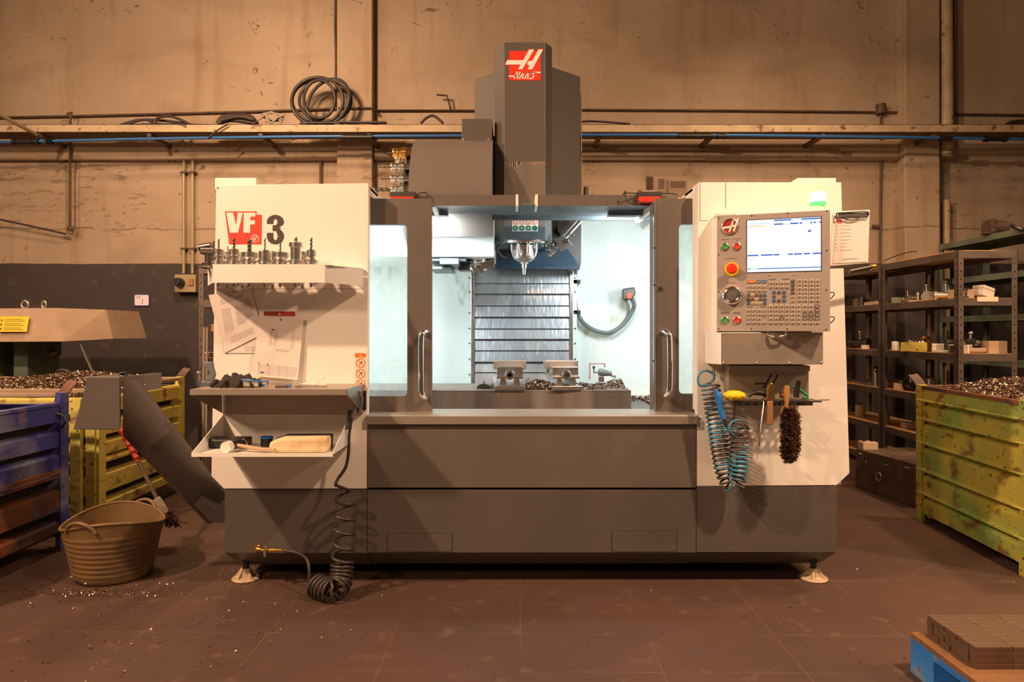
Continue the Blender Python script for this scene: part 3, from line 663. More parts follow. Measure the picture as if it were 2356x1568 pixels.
m = MB(); r9 = random.Random(4)
def fl_pt(r):
    q = r.random()
    if q < .45: return (-1.9+r.gauss(0, .16), 3.08+abs(r.gauss(0, .05)), .003)
    if q < .7: return (r.uniform(-2.3, -.9), r.uniform(2.3, 3.5), .003)
    if q < .8: return (r.uniform(-1.4, -1.2)+r.uniform(-.1, .3), 3.35+r.uniform(-.1, .3), .003)
    return (r.uniform(-2, 2.4), r.uniform(1.9, 3.6), .003)
flakes(m, 900, fl_pt, .002, .0062, 9)
single(m, 'scattered_chips', ['chips', 'chip_floor'], 'tiny metal chips scattered over the brown floor', 'metal chips', kind='stuff')
t = thing('broom', 'broom with a red wrapped handle leaning behind the brown tub', 'broom', P(395, 1195, 3.75))
m = MB(); m.tube([P(318, 1060, 3.80), P(362, 1148, 3.76)], .011, 10); m.build('stick', 'pipe_dark', t)
m = MB(); m.tube([P(282, 992, 3.84), P(318, 1062, 3.80)], .015, 10); 
for k in range(5): a = P(282+8*k, 992+15*k, 3.84-.01*k); m.ball(a, .022-.001*k, 8)
m.build('red_grip', 'red_dark', t)
m = MB(); m.hexa([P(348, 1152, 3.7), P(368, 1140, 3.7), P(390, 1175, 3.7), P(372, 1190, 3.7)], [P(350, 1152, 3.8), P(368, 1142, 3.8), P(390, 1176, 3.8), P(372, 1190, 3.8)]); m.build('block', 'cable_grey', t, bevel=.006)
m = MB(); rb = random.Random(8)
for k in range(260):
    f = rb.random(); a = P(350+38*f, 1158+28*f, 3.7+.1*rb.random()); dx, dz = rb.gauss(.03, .03), -rb.uniform(.03, .07)
    b_ = a+Vector((dx, rb.gauss(0, .02), dz))
    b_.z = max(b_.z, .006); m.tube([a, a.lerp(b_, .5)+Vector((rb.gauss(0, .008), 0, 0)), b_], .0028, 4)
m.build('bristles', 'bristle', t)['kind'] = 'stuff'
# ================================================================= the milling machine
YF = 3.2; YD = 3.30
mc = thing('milling_machine', 'large white and grey vertical milling machine standing in the middle of the hall', 'milling machine', (.05, 3.9, 0))
def fx(p): return X(p, YF)
def fz(p): return Z(p, YF)
def face_front(pts, Y0=YF, Y1=None, name='panel', mt='white_paint', par=None, bevel=.003):
    m = MB(); m.prism_y([(X(a, Y0), Z(b, Y0)) for a, b in pts], Y0, Y1 or Y0+.04); return m.build(name, mt, par or mc, bevel=bevel)
def H_mark(fl, f, w_outline=None):
    # slanted twin-stroke H with a long bar, coordinates of the mark in its own square 0..100 (y up)
    parts = [[(61, 100), (74, 100), (44, 42), (32, 42)], [(86, 100), (100, 100), (70, 42), (57, 42)], [(8, 68), (50, 68), (44, 55), (0, 55)], [(63, 66), (70, 68), (76, 62), (72, 52), (62, 52), (57, 58)]]
    for p in parts: fl.poly([f(a, b) for a, b in p])
# base: left, middle, right
m = MB(); yb = 3.33
L0, L1, Z0, ZC, ZT = fx(517), fx(845)-.0015, .062, fz(1271), fz(1126)
m.hexa([(L0, YF, ZC), (L1, YF, ZC), (L1, YF, ZT), (L0, YF, ZT)], [(L0, 4.8, ZC), (L1, 4.8, ZC), (L1, 4.8, ZT), (L0, 4.8, ZT)])
m.hexa([(L0, YF, ZC), (L1, YF, ZC), (L1, 4.8, ZC), (L0, 4.8, ZC)], [(X(553, yb), yb, Z0), (L1, yb, Z0), (L1, 4.75, Z0), (X(553, yb), 4.75, Z0)])
m.build('base_panel', 'grey_paint', mc)
m = MB(); C0, C1 = fx(845)+.0015, fx(1602)-.0015
m.box(C0, C1, YF, 4.8, ZC+.002, fz(1126)); m.hexa([(C0, YF, ZC+.002), (C1, YF, ZC+.002), (C1, 4.8, ZC+.002), (C0, 4.8, ZC+.002)], [(C0, yb, Z0+.003), (C1, yb, Z0+.003), (C1, 4.75, Z0+.003), (C0, 4.75, Z0+.003)])
m.build('base_panel', 'grey_paint', mc)
m = MB(); R0, R1 = fx(1602)+.0015, fx(1925)
m.box(R0, R1, YF, 4.8, ZC+.004, fz(1118)); m.hexa([(R0, YF, ZC+.004), (R1, YF, ZC+.004), (R1, 4.8, ZC+.004), (R0, 4.8, ZC+.004)], [(R0, yb, Z0+.006), (X(1885, yb), yb, Z0+.006), (X(1885, yb), 4.75, Z0+.006), (R0, 4.75, Z0+.006)])
m.build('base_panel', 'grey_paint', mc)
for (a, b, c, d) in ((892, 1040, 1227, 1262), (1408, 1556, 1222, 1262)):
    m = MB(); x0, x1, z0, z1 = fx(a), fx(b), ZC+.006, fz(c)
    m.box(x0, x1, YF-.0025, YF+.001, z0, z1); h = m.build('hatch', 'grey_paint', mc, bevel=.001)
    m = MB()
    for q in ((x0-.002, x0, z0, z1+.002), (x1, x1+.002, z0, z1+.002), (x0, x1, z1, z1+.002)): m.box(q[0], q[1], YF-.0012, YF+.001, q[2], q[3])
    m.build('hatch_gap', 'black', h)
# apron and steel sill
m = MB(); m.box(C0, C1, YF-.004, YF+.06, fz(1121), fz(975)); m.build('front_apron', 'brown_paint', mc, bevel=.002)
m = MB(); m.prism_x([(YF-.022, fz(974)), (YF-.022, fz(955)-.002), (YF-.015, fz(953)), (YD+.10, fz(951)), (YD+.10, fz(974))], C0, C1); m.build('door_sill', 'steel_brushed', mc)
m = MB(); m.box(C0+.01, C1-.01, YF+.06, 4.6, .46, fz(975)-.02); m.build('lower_enclosure', 'brown_paint', mc)
# white panels
lp = face_front([(515, 1124), (845, 1124), (848, 421), (497, 425), (486, 1095)], name='left_panel')
rp = face_front([(1602, 1118), (1925, 1116), (1955, 1088), (1936, 419), (1607, 419)], name='right_panel')
m = MB(); m.box(fx(497)-.004, fx(486)+.03, YF+.042, 4.75, .47, 1.86)
m.box(fx(497), fx(848)-.0, YF+.042, 4.6, fz(426)-.012, fz(426)); m.build('left_cabinet', 'white_paint', mc)
m = MB(); m.box(fx(1925), fx(1945), YF+.042, 4.75, .47, 1.86); m.box(fx(1607), fx(1936), YF+.042, 4.6, fz(422)-.012, fz(422)); m.build('right_cabinet', 'white_paint', mc)
m = MB(); m.hexa([(fx(848)-.004, YF+.041, fz(422)), (fx(848)-.004, YF+.041, fz(422)-.05), (fx(848)-.004, 3.42, fz(422)-.045), (fx(848)-.004, 3.42, fz(422)-.003)], [(fx(848), YF+.041, fz(422)), (fx(848), YF+.041, fz(422)-.05), (fx(848), 3.42, fz(422)-.045), (fx(848), 3.42, fz(422)-.003)]); m.build('side_return', 'white_paint', mc)
m = MB(); m.box(fx(1607)-.002, fx(1607)+.004, YF+.041, YD-.002, fz(945), fz(420)); m.hexa([(fx(1607), YF+.041, fz(420)), (fx(1607), YF+.041, fz(470)), (fx(1607), 3.45, fz(452)), (fx(1607), 3.45, fz(422))], [(fx(1607)+.004, YF+.041, fz(420)), (fx(1607)+.004, YF+.041, fz(470)), (fx(1607)+.004, 3.45, fz(452)), (fx(1607)+.004, 3.45, fz(422))]); m.build('side_return', 'white_paint', mc)
m = MB(); m.box(X(502, 3.3), X(597, 3.3), 3.26, 3.6, fz(425)-.01, Z(413, 3.3)); m.build('top_box', 'white_paint', mc, bevel=.004)
m = MB(); m.prism_y([(X(1812, 3.35), Z(424, 3.35)), (X(1836, 3.35), Z(409, 3.35)), (X(1924, 3.35), Z(409, 3.35)), (X(1924, 3.35), Z(424, 3.35))], 3.35, 3.7); m.build('top_box', 'white_paint', mc, bevel=.003)
# seams of the right panel
m = MB(); y_ = YF-.0006
m.box(fx(1610), fx(1611), y_, YF+.001, fz(508), fz(420)); m.box(fx(1669), fx(1670), y_, YF+.001, fz(480), fz(420)); m.box(fx(1610), fx(1627), y_, YF+.001, fz(508), fz(507)); m.build('panel_seam', 'ink', rp)
m = MB(); m.box(fx(552), fx(838), y_, YF+.001, fz(664.6), fz(664)); m.build('panel_seam', 'ink', lp)
m = MB(); c = (fx(501), YF, fz(432)); m.cyl(c, (c[0], YF-.003, c[2]), .004, n=8); m.build('screw', 'dark_steel', lp)
# model mark: red shape with white VF, dark 3
fl = Flat((fx(518), YF-.0004, fz(562)), (1/491, 0, 0), (0, 0, 1/491), t=.0009)
# crop coordinates -> px offset
def vf(cx_, cy_): return (cx_/4.6125+420-518, 562-(cy_/4.6125+380))
fl.poly([vf(*p) for p in ((452, 489), (784, 489), (786, 526), (842, 526), (838, 838), (496, 838))][::1])
fl.build = None
fl.mb.k = 1
for pg in ([(466, 503), (545, 503), (568, 610), (572, 610), (595, 503), (640, 503), (580, 716), (504, 716)],):
    fl.poly([vf(*p) for p in ((466, 503), (540, 503), (570, 640), (566, 716), (504, 716))], 1.8); fl.poly([vf(*p) for p in ((570, 640), (588, 503), (642, 503), (590, 716), (566, 716))], 1.8)
for q in ((652, 722, 503, 716), (722, 776, 503, 545), (722, 770, 583, 628)):
    fl.poly([vf(q[0], q[2]), vf(q[1], q[2]), vf(q[1]-(2 if q[0] > 700 else 4), q[3]), vf(q[0]-(0 if q[0] > 700 else 5), q[3])], 1.8)
fl.ring(*vf(770, 778), 8.6, 1.5, 20, 1.8)
for a in (755, 778): fl.stroke([vf(a+12, 752), vf(a-14, 806)], 1.6, 1.8)
fl.stroke([vf(718, 784), vf(762, 784)], 1.6, 1.8)
fl.mb.build('model_mark', ['red', 'logo_white'], lp)
fl = Flat((fx(518), YF-.0004, fz(562)), (1/491, 0, 0), (0, 0, 1/491), t=.0009)
dm('dark_brown', (.055, .030, .028), .5)
def arc(cx_, cy_, rx, ry, a0, a1, n=14): return [vf(cx_+rx*math.cos(math.radians(a0+(a1-a0)*i/n)), cy_-ry*math.sin(math.radians(a0+(a1-a0)*i/n))) for i in range(n+1)]
lift_ = [1.0]
def band(outer, inner):
    lift_[0] += .25
    for i in range(len(outer)-1): fl.poly([outer[i], outer[i+1], inner[i+1], inner[i]], lift_[0])
band(arc(986, 600, 90, 74, 180, 0), arc(986, 603, 22, 34, 180, 0)); band(arc(986, 600, 90, 58, 0, -90), arc(986, 603, 22, 32, 0, -90))
fl.poly([vf(896, 600), vf(964, 603), vf(964, 622), vf(896, 622)], .7)
band(arc(986, 754, 90, 88, 90, 0), arc(986, 750, 22, 55, 90, 0)); band(arc(986, 754, 90, 84, 0, -180), arc(986, 758, 22, 38, 0, -180))
fl.poly([vf(896, 716), vf(964, 716), vf(964, 760), vf(896, 754)], .8); fl.poly([vf(958, 636), vf(1010, 636), vf(1022, 654), vf(1046, 664), vf(1022, 676), vf(1006, 695), vf(958, 695)], 2.3)
fl.mb.build('model_number', 'dark_brown', lp)
# red warning label and the strip of prohibition signs
fl = Flat((fx(607), YF-.0003, fz(727)), (1/491, 0, 0), (0, 0, 1/491))
fl.rect(0, 72, 0, 11); fl.mb.k = 1; fl.poly([(33, 2), (40, 2), (36.5, 9)], 1.6); fl.mb.build('warning_label', ['red_dark', 'yellow'], lp)
fl = Flat((fx(817), YF-.0003, fz(895)), (1/491, 0, 0), (0, 0, 1/491))
dm('label_cream', (.85, .66, .50), .6); dm('label_orange', (.80, .16, .03), .5)
fl.rect(0, 25, 0, 73); fl.mb.k = 1; fl.rect(0, 25, 73, 83)
for k, cy_ in enumerate((12, 36, 60)):
    fl.ring(13, cy_, 10, 1.6, 20, 1.6); fl.stroke([(7, cy_+7), (19, cy_-7)], 1.6, 1.8)
    fl.mb.k = 2; fl.stroke([(9, cy_-6), (12, cy_), (16, cy_+5)], 1.2, 1.5); fl.disc(15, cy_+1, 2, 1.5, 8); fl.mb.k = 1
fl.mb.k = 3; fl.poly([(9, 75), (17, 75), (13, 81)], 1.6)
fl.mb.build('prohibition_label', ['label_cream', 'label_orange', 'ink', 'yellow'], lp)

# sliding doors with glass
def door(x0, x1, z0, z1, wx0, wx1, wz0, wz1, side):
    d = thing_part = None
    m = MB(); y0, y1 = YD, YD+.035; r = .022
    m.box(x0, wx0, y0, y1, z0, z1); m.box(wx1, x1, y0, y1, z0, z1); m.box(wx0, wx1, y0, y1, wz1, z1); m.box(wx0, wx1, y0, y1, z0, wz0)
    ex = wx1 if side > 0 else wx0; s_ = -1 if side > 0 else 1
    for ez, sz in ((wz0, 1), (wz1, -1)):
        pts = [(ex, ez)]+[(ex+s_*r-s_*r*math.cos(PI/2*i/6), ez+sz*r-sz*r*math.sin(PI/2*i/6)) for i in range(7)]
        m.prism_y(pts, y0, y1)
    o = m.build('door', 'brown_paint', mc)
    g = MB(); g.box(wx0-.01, wx1+.01, y1-.012, y1-.007, wz0-.01, wz1+.01); g.build('window_pane', 'door_glass', o)
    g = MB(); g.box(x0+.002, x1-.002, YD+.001, YD+.03, z1, z1+.004); g.build('top_flange', 'brown_paint', o)
    return o
dz0, dz1 = Z(952, YD), Z(458, YD)
dl = door(-1.05, X(993, YD), dz0, dz1, -1.0, X(937, YD), Z(911, YD), Z(516, YD), 1)
dr = door(X(1507, YD), 1.28, dz0, dz1, X(1562, YD), 1.23, Z(906, YD), Z(515, YD), -1)
m = MB(); x = X(1507, YD); m.box(x, x+.006, YD+.036, YD+.125, dz0, dz1-.005); m.build('inner_flange', 'brown_paint', dr)
m = MB(); m.box(x-.003, x+.003, YD-.003, YD+.036, dz0, dz1); m.build('edge_strip', 'blue_grey', dr)
m = MB(); m.box(x-.0055, x-.003, YD-.002, YD+.02, dz0, dz1); m.build('seal_strip', 'steel_bright', dr)
for a, par in ((0, dl), (1, dr)):
    if a == 0: pts = [P(981, 768, YD), P(979, 762, YD-.03), P(972, 766, YD-.055), P(969, 785, YD-.06), P(969, 890, YD-.06), P(972, 908, YD-.055), P(978, 914, YD-.03), P(980, 910, YD)]
    else: pts = [P(1523, 764, YD), P(1528, 762, YD-.03), P(1537, 768, YD-.055), P(1541, 786, YD-.06), P(1541, 882, YD-.06), P(1538, 900, YD-.055), P(1531, 909, YD-.03), P(1527, 906, YD)]
    m = MB(); m.tube(smooth_path(pts, 5), .0135, 14); m.build('door_handle', 'chrome', par)
m = MB(); c = P(1519, 663, YD); m.cyl(c, c-Vector((0, .01, 0)), .009, n=10); m.build('lock_screw', 'dark_steel', dr)
m = MB(); 
for px, py in ((1505, 570), (1505, 655), (1503, 830)): c = P(px, py, YD); m.cyl((c.x, YD-.005, c.z), (c.x, YD, c.z), .005, n=8)
m.build('rivets', 'dark_steel', dr)

# front beams over the doors, the deeper channel behind
Yb = 3.44
for a, b in ((905, 1187), (1237, 1560)):
    m = MB(); m.box(X(a, Yb), X(b, Yb), Yb, Yb+.006, Z(473, Yb), Z(450, Yb)); m.box(X(a, Yb), X(b, Yb), Yb, Yb+.2, Z(450, Yb), Z(450, Yb)+.004); o = m.build('roof_beam', 'brown_paint', mc)
    e = X(b, Yb) if a < 1000 else X(a, Yb)
    m = MB(); m.box(e-.001 if a < 1000 else e-.012, e+.012 if a < 1000 else e+.001, Yb-.004, Yb+.16, Z(473, Yb)-.002, Z(450, Yb)+.006); m.build('end_plate', 'white_paint', o)
m = MB(); Yc = 3.78
m.box(X(985, Yc), X(1512, Yc), Yc, Yc+.02, Z(505.5, Yc), Z(480, Yc)); m.box(X(985, Yc), X(1512, Yc), Yb+.01, Yc-.002, Z(474, Yb+.05), Z(474, Yb+.05)+.006)
m.build('roof_channel', 'blue_grey', mc)
m = MB(); m.box(X(985, Yc-.1), X(1512, Yc-.1), Yc-.1, Yc-.001, Z(480, Yc), Z(480, Yc)+.01)
for px in (1147, 1172, 1295, 1418): c = P(px, 477, Yc-.11); m.k = 1; m.ball(c, .006, 8)
m.build('channel_lip', ['blue_grey', 'black'], mc)
for a, b in ((P(997, 462, 3.45), P(1012, 499, 3.74)), (P(1506, 466, 3.45), P(1466, 500, 3.74))):
    m = MB(); d = (b-a).normalized(); n_ = Vector((0, 0, 1)); w_ = d.cross(n_).normalized()*.012
    m.hexa([a-w_, a+w_, a+w_-n_*.03, a-w_-n_*.03], [b-w_, b+w_, b+w_-n_*.03, b-w_-n_*.03]); m.build('brace', 'white_paint', mc)
# safety switches with cables on the roof
for a, b, c, d, yy in ((898, 952, 444, 457, 3.42), (1470, 1520, 444, 464, 3.40)):
    m = MB(); m.box(X(a, yy), X(b, yy), yy, yy+.06, Z(d, yy), Z(450, yy)-.004); s_ = m.build('safety_switch', 'red', mc, bevel=.003)
    m = MB(); m.box(X(a-2, yy), X(b+4, yy), yy+.005, yy+.055, Z(450, yy)-.004, Z(444, yy)+.008); m.build('switch_cap', 'dark_steel', s_)
    m = MB()
    if a < 1000: m.tube(smooth_path([P(955, 450, yy), P(970, 443, yy), P(982, 444, yy), P(984, 456, yy)], 5), .003, 6); m.tube(smooth_path([P(955, 455, yy), P(985, 456, yy)], 4), .003, 6)
    else: m.tube(smooth_path([P(1470, 460, yy), P(1452, 468, yy), P(1440, 455, yy), P(1438, 440, yy), P(1450, 444, yy), P(1545, 445, yy+.1), P(1560, 450, yy+.1)], 6), .003, 6)
    m.build('switch_cable', 'black_rubber', s_)

# enclosure inside
m = MB(); YB = 4.56
m.box(-1.18, 1.30, YB, YB+.02, .5, Z(503, YB)); m.build('back_wall', 'inner_white_splashed', mc)
m = MB(); m.box(-1.2, -1.18, YD+.05, YB, .5, 1.86); m.build('inner_side_wall', 'inner_white', mc)
m = MB(); m.box(1.30, 1.32, YD+.05, YB, .5, 1.86); m.build('inner_side_wall', 'inner_white', mc)
m = MB(); m.hexa([(-1.18, 3.4, .54), (1.3, 3.4, .54), (1.3, 4.56, .70), (-1.18, 4.56, .70)], [(-1.18, 3.4, .56), (1.3, 3.4, .56), (1.3, 4.56, .72), (-1.18, 4.56, .72)]); m.build('chip_pan', 'inner_white', mc)
m = MB(); m.box(-1.18, -.70, 3.4, 3.8, 1.845, 1.855); m.box(.75, 1.3, 3.4, 3.8, 1.845, 1.855); m.box(.44, 1.3, 3.81, 4.555, 1.935, 1.942); m.box(-1.17, -.31, 3.81, 4.555, 1.9405, 1.9425); m.build('roof_light_shield', 'inner_white', mc)  # unseen sheets; the rear two added to keep hall light off the back wall
# light housings of the enclosure
dm('lamp_glow', (1, 1, 1), .5, emit=(.85, .97, 1.0), es=6)
for x in (-.45, .62):
    m = MB(); m.box(x-.11, x+.11, 3.60, 3.66, 1.808, 1.832); h = m.build('work_light', 'blue_grey', mc)
    m = MB(); m.box(x-.10, x+.10, 3.661, 3.664, 1.811, 1.829); m.build('light_lens', 'lamp_glow', h)
# tool changer shroud, arm
Ys = 3.86
m = MB(); m.box(-1.17, X(1137, Ys), Ys, 4.45, Z(590, Ys), 1.94); m.build('changer_shroud', 'inner_white', mc, bevel=.004)
m = MB(); m.box(X(985, Ys), X(1072, Ys), Ys+.03, 4.3, Z(599, Ys), Z(591, Ys)); m.box(X(1012, Ys), X(1056, Ys), Ys-.01, 4.2, Z(608, Ys), Z(594, Ys))
m.box(X(985, Ys), X(1036, Ys), Ys+.05, 4.2, Z(617, Ys), Z(611, Ys)); m.build('changer_slide', 'blue_grey', mc, bevel=.004)
m = MB(); c = P(1100, 600, 4.0); m.lathe([(0, -.055), (.05, -.055), (.055, -.03), (.05, -.02), (.06, -.01), (.06, .015), (.04, .03), (.04, .06)], c, n=20)
m.hexa([P(1080, 608, 3.95), P(1134, 597, 3.95), P(1137, 612, 3.95), P(1090, 627, 3.95)], [P(1080, 608, 4.05), P(1134, 597, 4.05), P(1137, 612, 4.05), P(1090, 627, 4.05)])
for px, py in ((1098, 618), (1115, 613), (1129, 607), (1108, 623)): q = P(px, py, 3.94); m.cyl(q, q+Vector((0, .04, 0)), .012, n=10)
arm = m.build('changer_arm', 'chrome', mc, bevel=.003)
m = MB(); m.box(X(1055, 4.0), X(1085, 4.0), 3.98, 4.1, Z(622, 4.0), Z(600, 4.0)); m.cyl(P(1122, 592, 4.0), P(1137, 592, 4.0), .035, n=14); m.build('arm_housing', 'dark_steel', mc)
# way cover
Yw = 4.40
m = MB(); zs = [620, 652, 676, 703, 729, 756, 780, 806, 832, 856, 884]
for i in range(10):
    z1, z0 = Z(zs[i], Yw), Z(zs[i+1], Yw); yo = Yw-.008*(i % 2)-.0006*i
    m.hexa([(X(1093, Yw), yo+.03, z0), (X(1309, Yw), yo+.03, z0), (X(1309, Yw), yo+.03, z1), (X(1093, Yw), yo+.03, z1)],
           [(X(1093, Yw), yo-.010, z0+.001), (X(1309, Yw), yo-.010, z0+.001), (X(1309, Yw), yo+.002, z1-.001), (X(1093, Yw), yo+.002, z1-.001)])
wc = m.build('way_cover', 'way_steel', mc, bevel=.0015)
m = MB(); 
for i in range(1, 10): z = Z(zs[i], Yw); m.box(X(1093, Yw), X(1309, Yw), Yw-.016, Yw, z-.0022, z-.0002)
m.build('wiper_edge', 'dark_steel', wc)
for a, b in ((1084, 1092), (1310, 1318)):
    m = MB(); m.box(X(a, Yw), X(b, Yw), Yw-.02, YB-.002, Z(884, Yw), Z(622, Yw)); m.build('side_rail', 'steel', mc, bevel=.002)
m = MB()
for py in (640, 672, 720, 755, 789, 825, 860):
    for px in (1081, 1322): c = P(px, py, Yw+.1); m.cyl((c.x, Yw+.05, c.z), (c.x, YB, c.z), .005, n=8)
m.build('rail_screws', 'dark_steel', mc)
m = MB(); m.box(X(1081, Yw+.1), X(1326, Yw+.1), Yw+.06, YB-.003, .78, Z(506, 4.5)); m.build('column_front', 'inner_white_splashed', mc)
# blue-grey plates behind the spindle
m = MB(); Yp = 4.34
m.prism_y([(X(a, Yp), Z(b, Yp)) for a, b in ((1139, 505), (1337, 505), (1337, 606), (1333, 620), (1139, 618))], Yp, Yp+.02); m.build('spindle_back_plate', 'grey_paint', mc)
m = MB(); m.hexa([P(1139, 585, Yp-.03), P(1300, 566, Yp-.03), P(1335, 610, Yp-.03), P(1334, 619, Yp-.10), P(1139, 618, Yp-.10)], [P(1139, 585, Yp-.002), P(1300, 566, Yp-.002), P(1335, 610, Yp-.002), P(1334, 619, Yp-.002), P(1139, 618, Yp-.002)])
dm('deep_blue', (.045, .085, .13), .5)
m.build('spindle_skirt', 'deep_blue', mc)
# head cover: eight-sided casing running from the roof to the spindle
def ring(z, pts): return [(a, b, z) for a, b in pts]
hd = [(X(1160, 3.9), 3.9), (X(1255, 3.9), 3.9), (X(1270, 3.97), 3.97), (X(1270, 3.97), 4.25), (X(1138, 3.97), 4.25), (X(1138, 3.97), 3.97)]
m = MB(); zT, zM = Z(97, 3.9), Z(480, 3.9)
m.hexa(ring(zM, hd), ring(zT, hd)); m.build('head_cover', 'grey_paint', mc, bevel=.004)
m = MB(); m.hexa(ring(Z(556, 3.9), [(a, b) for a, b in hd]), ring(zM-.001, hd)); hl = m.build('spindle_head', 'blue_grey', mc, bevel=.003)  # same grey casing; blue cast of the cool light is put into the colour
m = MB(); hd2 = [(a, b-.0015) for a, b in hd[:3]]+[(hd[5][0], hd[5][1]-.0015)]
m.hexa([(hd[0][0], 3.8985, zM+.01), (hd[1][0], 3.8985, zM+.01), (hd[1][0], 3.8999, zM+.01), (hd[0][0], 3.8999, zM+.01)], [(hd[0][0], 3.8985, Z(371, 3.9)), (hd[1][0], 3.8985, Z(371, 3.9)), (hd[1][0], 3.8999, Z(371, 3.9)), (hd[0][0], 3.8999, Z(371, 3.9))])
m.build('oily_patch', 'grey_dirty', mc)
rs = random.Random(5); fl = Flat((hd[0][0], 3.8984, Z(400, 3.9)), (3.9/F, 0, 0), (0, 0, 3.9/F), t=.0006)
dm('dust', (.36, .26, .19), .8)
for k in range(46):
    a = rs.choice([rs.uniform(0, 40), rs.uniform(0, 40), rs.uniform(62, 94)]); b = 28; l = rs.uniform(5, 12)*(1.6 if 18 < a < 34 else 1); w_ = rs.uniform(.8, 2.4)
    fl.poly([(a, b), (min(a+w_, 94.5), b), (min(a+w_*.6, 94.5), b-l), (a+w_*.3, b-l)])
fl.mb.build('dust_runs', 'dust', mc)['kind'] = 'stuff'
# big emblem on the head cover
fl = Flat((X(1172, 3.9), 3.8995, Z(184, 3.9)), (3.9/F, 0, 0), (0, 0, 3.9/F), t=.0012)
def lg(a, b): return (a/3.734+840-1172, 184-(b/3.734+60))
fl.poly([lg(*p) for p in round_rect(1237, 1507, 215, 467, 10)])
outl = [[(1403, 196), (1456, 196), (1352, 378), (1306, 378)], [(1482, 196), (1534, 196), (1440, 378), (1385, 378)], [(1218, 287), (1366, 287), (1348, 338), (1198, 338)]]
for p in outl: fl.poly([lg(*q) for q in p], 1.01)
fl.mb.k = 1
for k_, p in enumerate(([(1410, 203), (1452, 203), (1350, 372), (1314, 372)], [(1490, 203), (1528, 203), (1436, 372), (1396, 372)], [(1223, 294), (1362, 294), (1343, 332), (1204, 332)], [(1392, 330), (1398, 308), (1414, 298), (1448, 300), (1436, 340), (1410, 340)])): fl.poly([lg(*q) for q in p], 1.8+.15*k_)
def st(pts, w_=2.9): fl.stroke([lg(*p) for p in pts], w_, 1.8)
sl = .42
def L_(x0, pts): return [(x0+px_*1.0+(453-393)*sl*(1-py_)*1.0, 395+py_*56) for px_, py_ in pts]
st(L_(1282, [(0, 1), (0, 0)])); st(L_(1306, [(0, 1), (0, 0)])); st(L_(1282, [(0, .5), (24, .5)])); st([(1237, 431), (1296, 431)], 3.0)
for x0 in (1326, 1370): st(L_(x0, [(0, 1), (12, 0), (26, 1)])); st(L_(x0, [(6, .7), (22, .7)], ), 2.2)
st(L_(1412, [(36, 0), (14, 0), (10, .45), (28, .5), (24, 1), (0, 1)])); st([(1450, 399), (1505, 399)], 3.0)
fl.mb.build('emblem', ['red', 'logo_white'], mc)
# column covers left and right
zc = 2.78
cr = [(.19, 4.10), (X(1335, 4.27), 4.27), (X(1335, 4.27)+.01, 5.0), (.1, 5.0)]
m = MB(); zr = Z(155, 4.15)
m.hexa(ring(1.9, cr), [(cr[0][0], cr[0][1], zr), (cr[1][0], cr[1][1], Z(176, 4.27)), (cr[2][0], cr[2][1], Z(176, 4.27)), (cr[3][0], cr[3][1], zr)]); m.build('column_cover', 'grey_paint', mc, bevel=.003)
cl = [(-.02, 4.252), (X(1138, 4.26), 4.252), (X(1092, 4.35), 4.35), (X(1092, 4.35), 5.0), (-.02, 5.0)]
m = MB(); m.hexa(ring(1.9, cl), [(cl[0][0], cl[0][1], Z(166, 4.26)), (cl[1][0], cl[1][1], Z(169, 4.26)), (cl[2][0], cl[2][1], Z(182, 4.35)), (cl[3][0], 5.0, Z(182, 4.35)), (cl[4][0], 5.0, Z(166, 4.26))]); m.build('column_cover', 'grey_paint', mc, bevel=.003)
m = MB(); m.box(X(1337, 4.4), X(1339, 4.4), 4.4, 4.44, 1.95, Z(215, 4.4)); m.build('column_rod', 'tray_paint', mc)
m = MB(); c = P(1348, 452, 4.3); m.cyl(c, c+Vector((0, 0, .06)), .015, n=10); m.build('pipe_stub', 'dark_steel', mc)
# tool changer drum and its top box
Xa, Xb = X(950, 3.86), X(1132, 3.72); cyY, cyZ, R = 4.10, 1.93, .405
m = MB(); n = 40; A = [(Xa, cyY-R*math.cos(PI*i/n-.5), cyZ+R*math.sin(PI*i/n-.5)) for i in range(n+1)]
A = []; B = []
for i in range(n+1):
    a = -.55+(PI+.55)*i/n; A.append((Xa, cyY-R*math.cos(a), cyZ+R*math.sin(a))); B.append((Xb, cyY-R*math.cos(a), cyZ+R*math.sin(a)))
m.smooth = True; m.add(A+B, [(i, n+1+i, n+2+i, i+1) for i in range(n)]); m.smooth = False
m.add(A, [tuple(range(n+1))]); m.add(B, [tuple(range(n+1))[::-1]]); m.add([A[0], A[-1], B[-1], B[0]], [(0, 1, 2, 3)])
dm('drum_paint', (.175, .15, .135), .33)
m.build('drum_cover', 'drum_paint', mc)
yy = 3.92; m = MB(); m.box(X(1062, yy), X(1132, yy), yy, 4.3, Z(328, yy)-.03, Z(273, yy)); tb = m.build('changer_box', 'grey_paint', mc, bevel=.003)
m = MB()
for px in (1067, 1124): c = P(px, 321, yy); m.ball((c.x, yy-.001, c.z), .006, 8)
m.build('box_screws', 'steel_bright', tb)
m = MB(); m.cyl((Xa-.03, cyY, cyZ), (Xa-.001, cyY, cyZ), .36, n=40); drum = m.build('tool_carousel', 'dark_steel', mc)
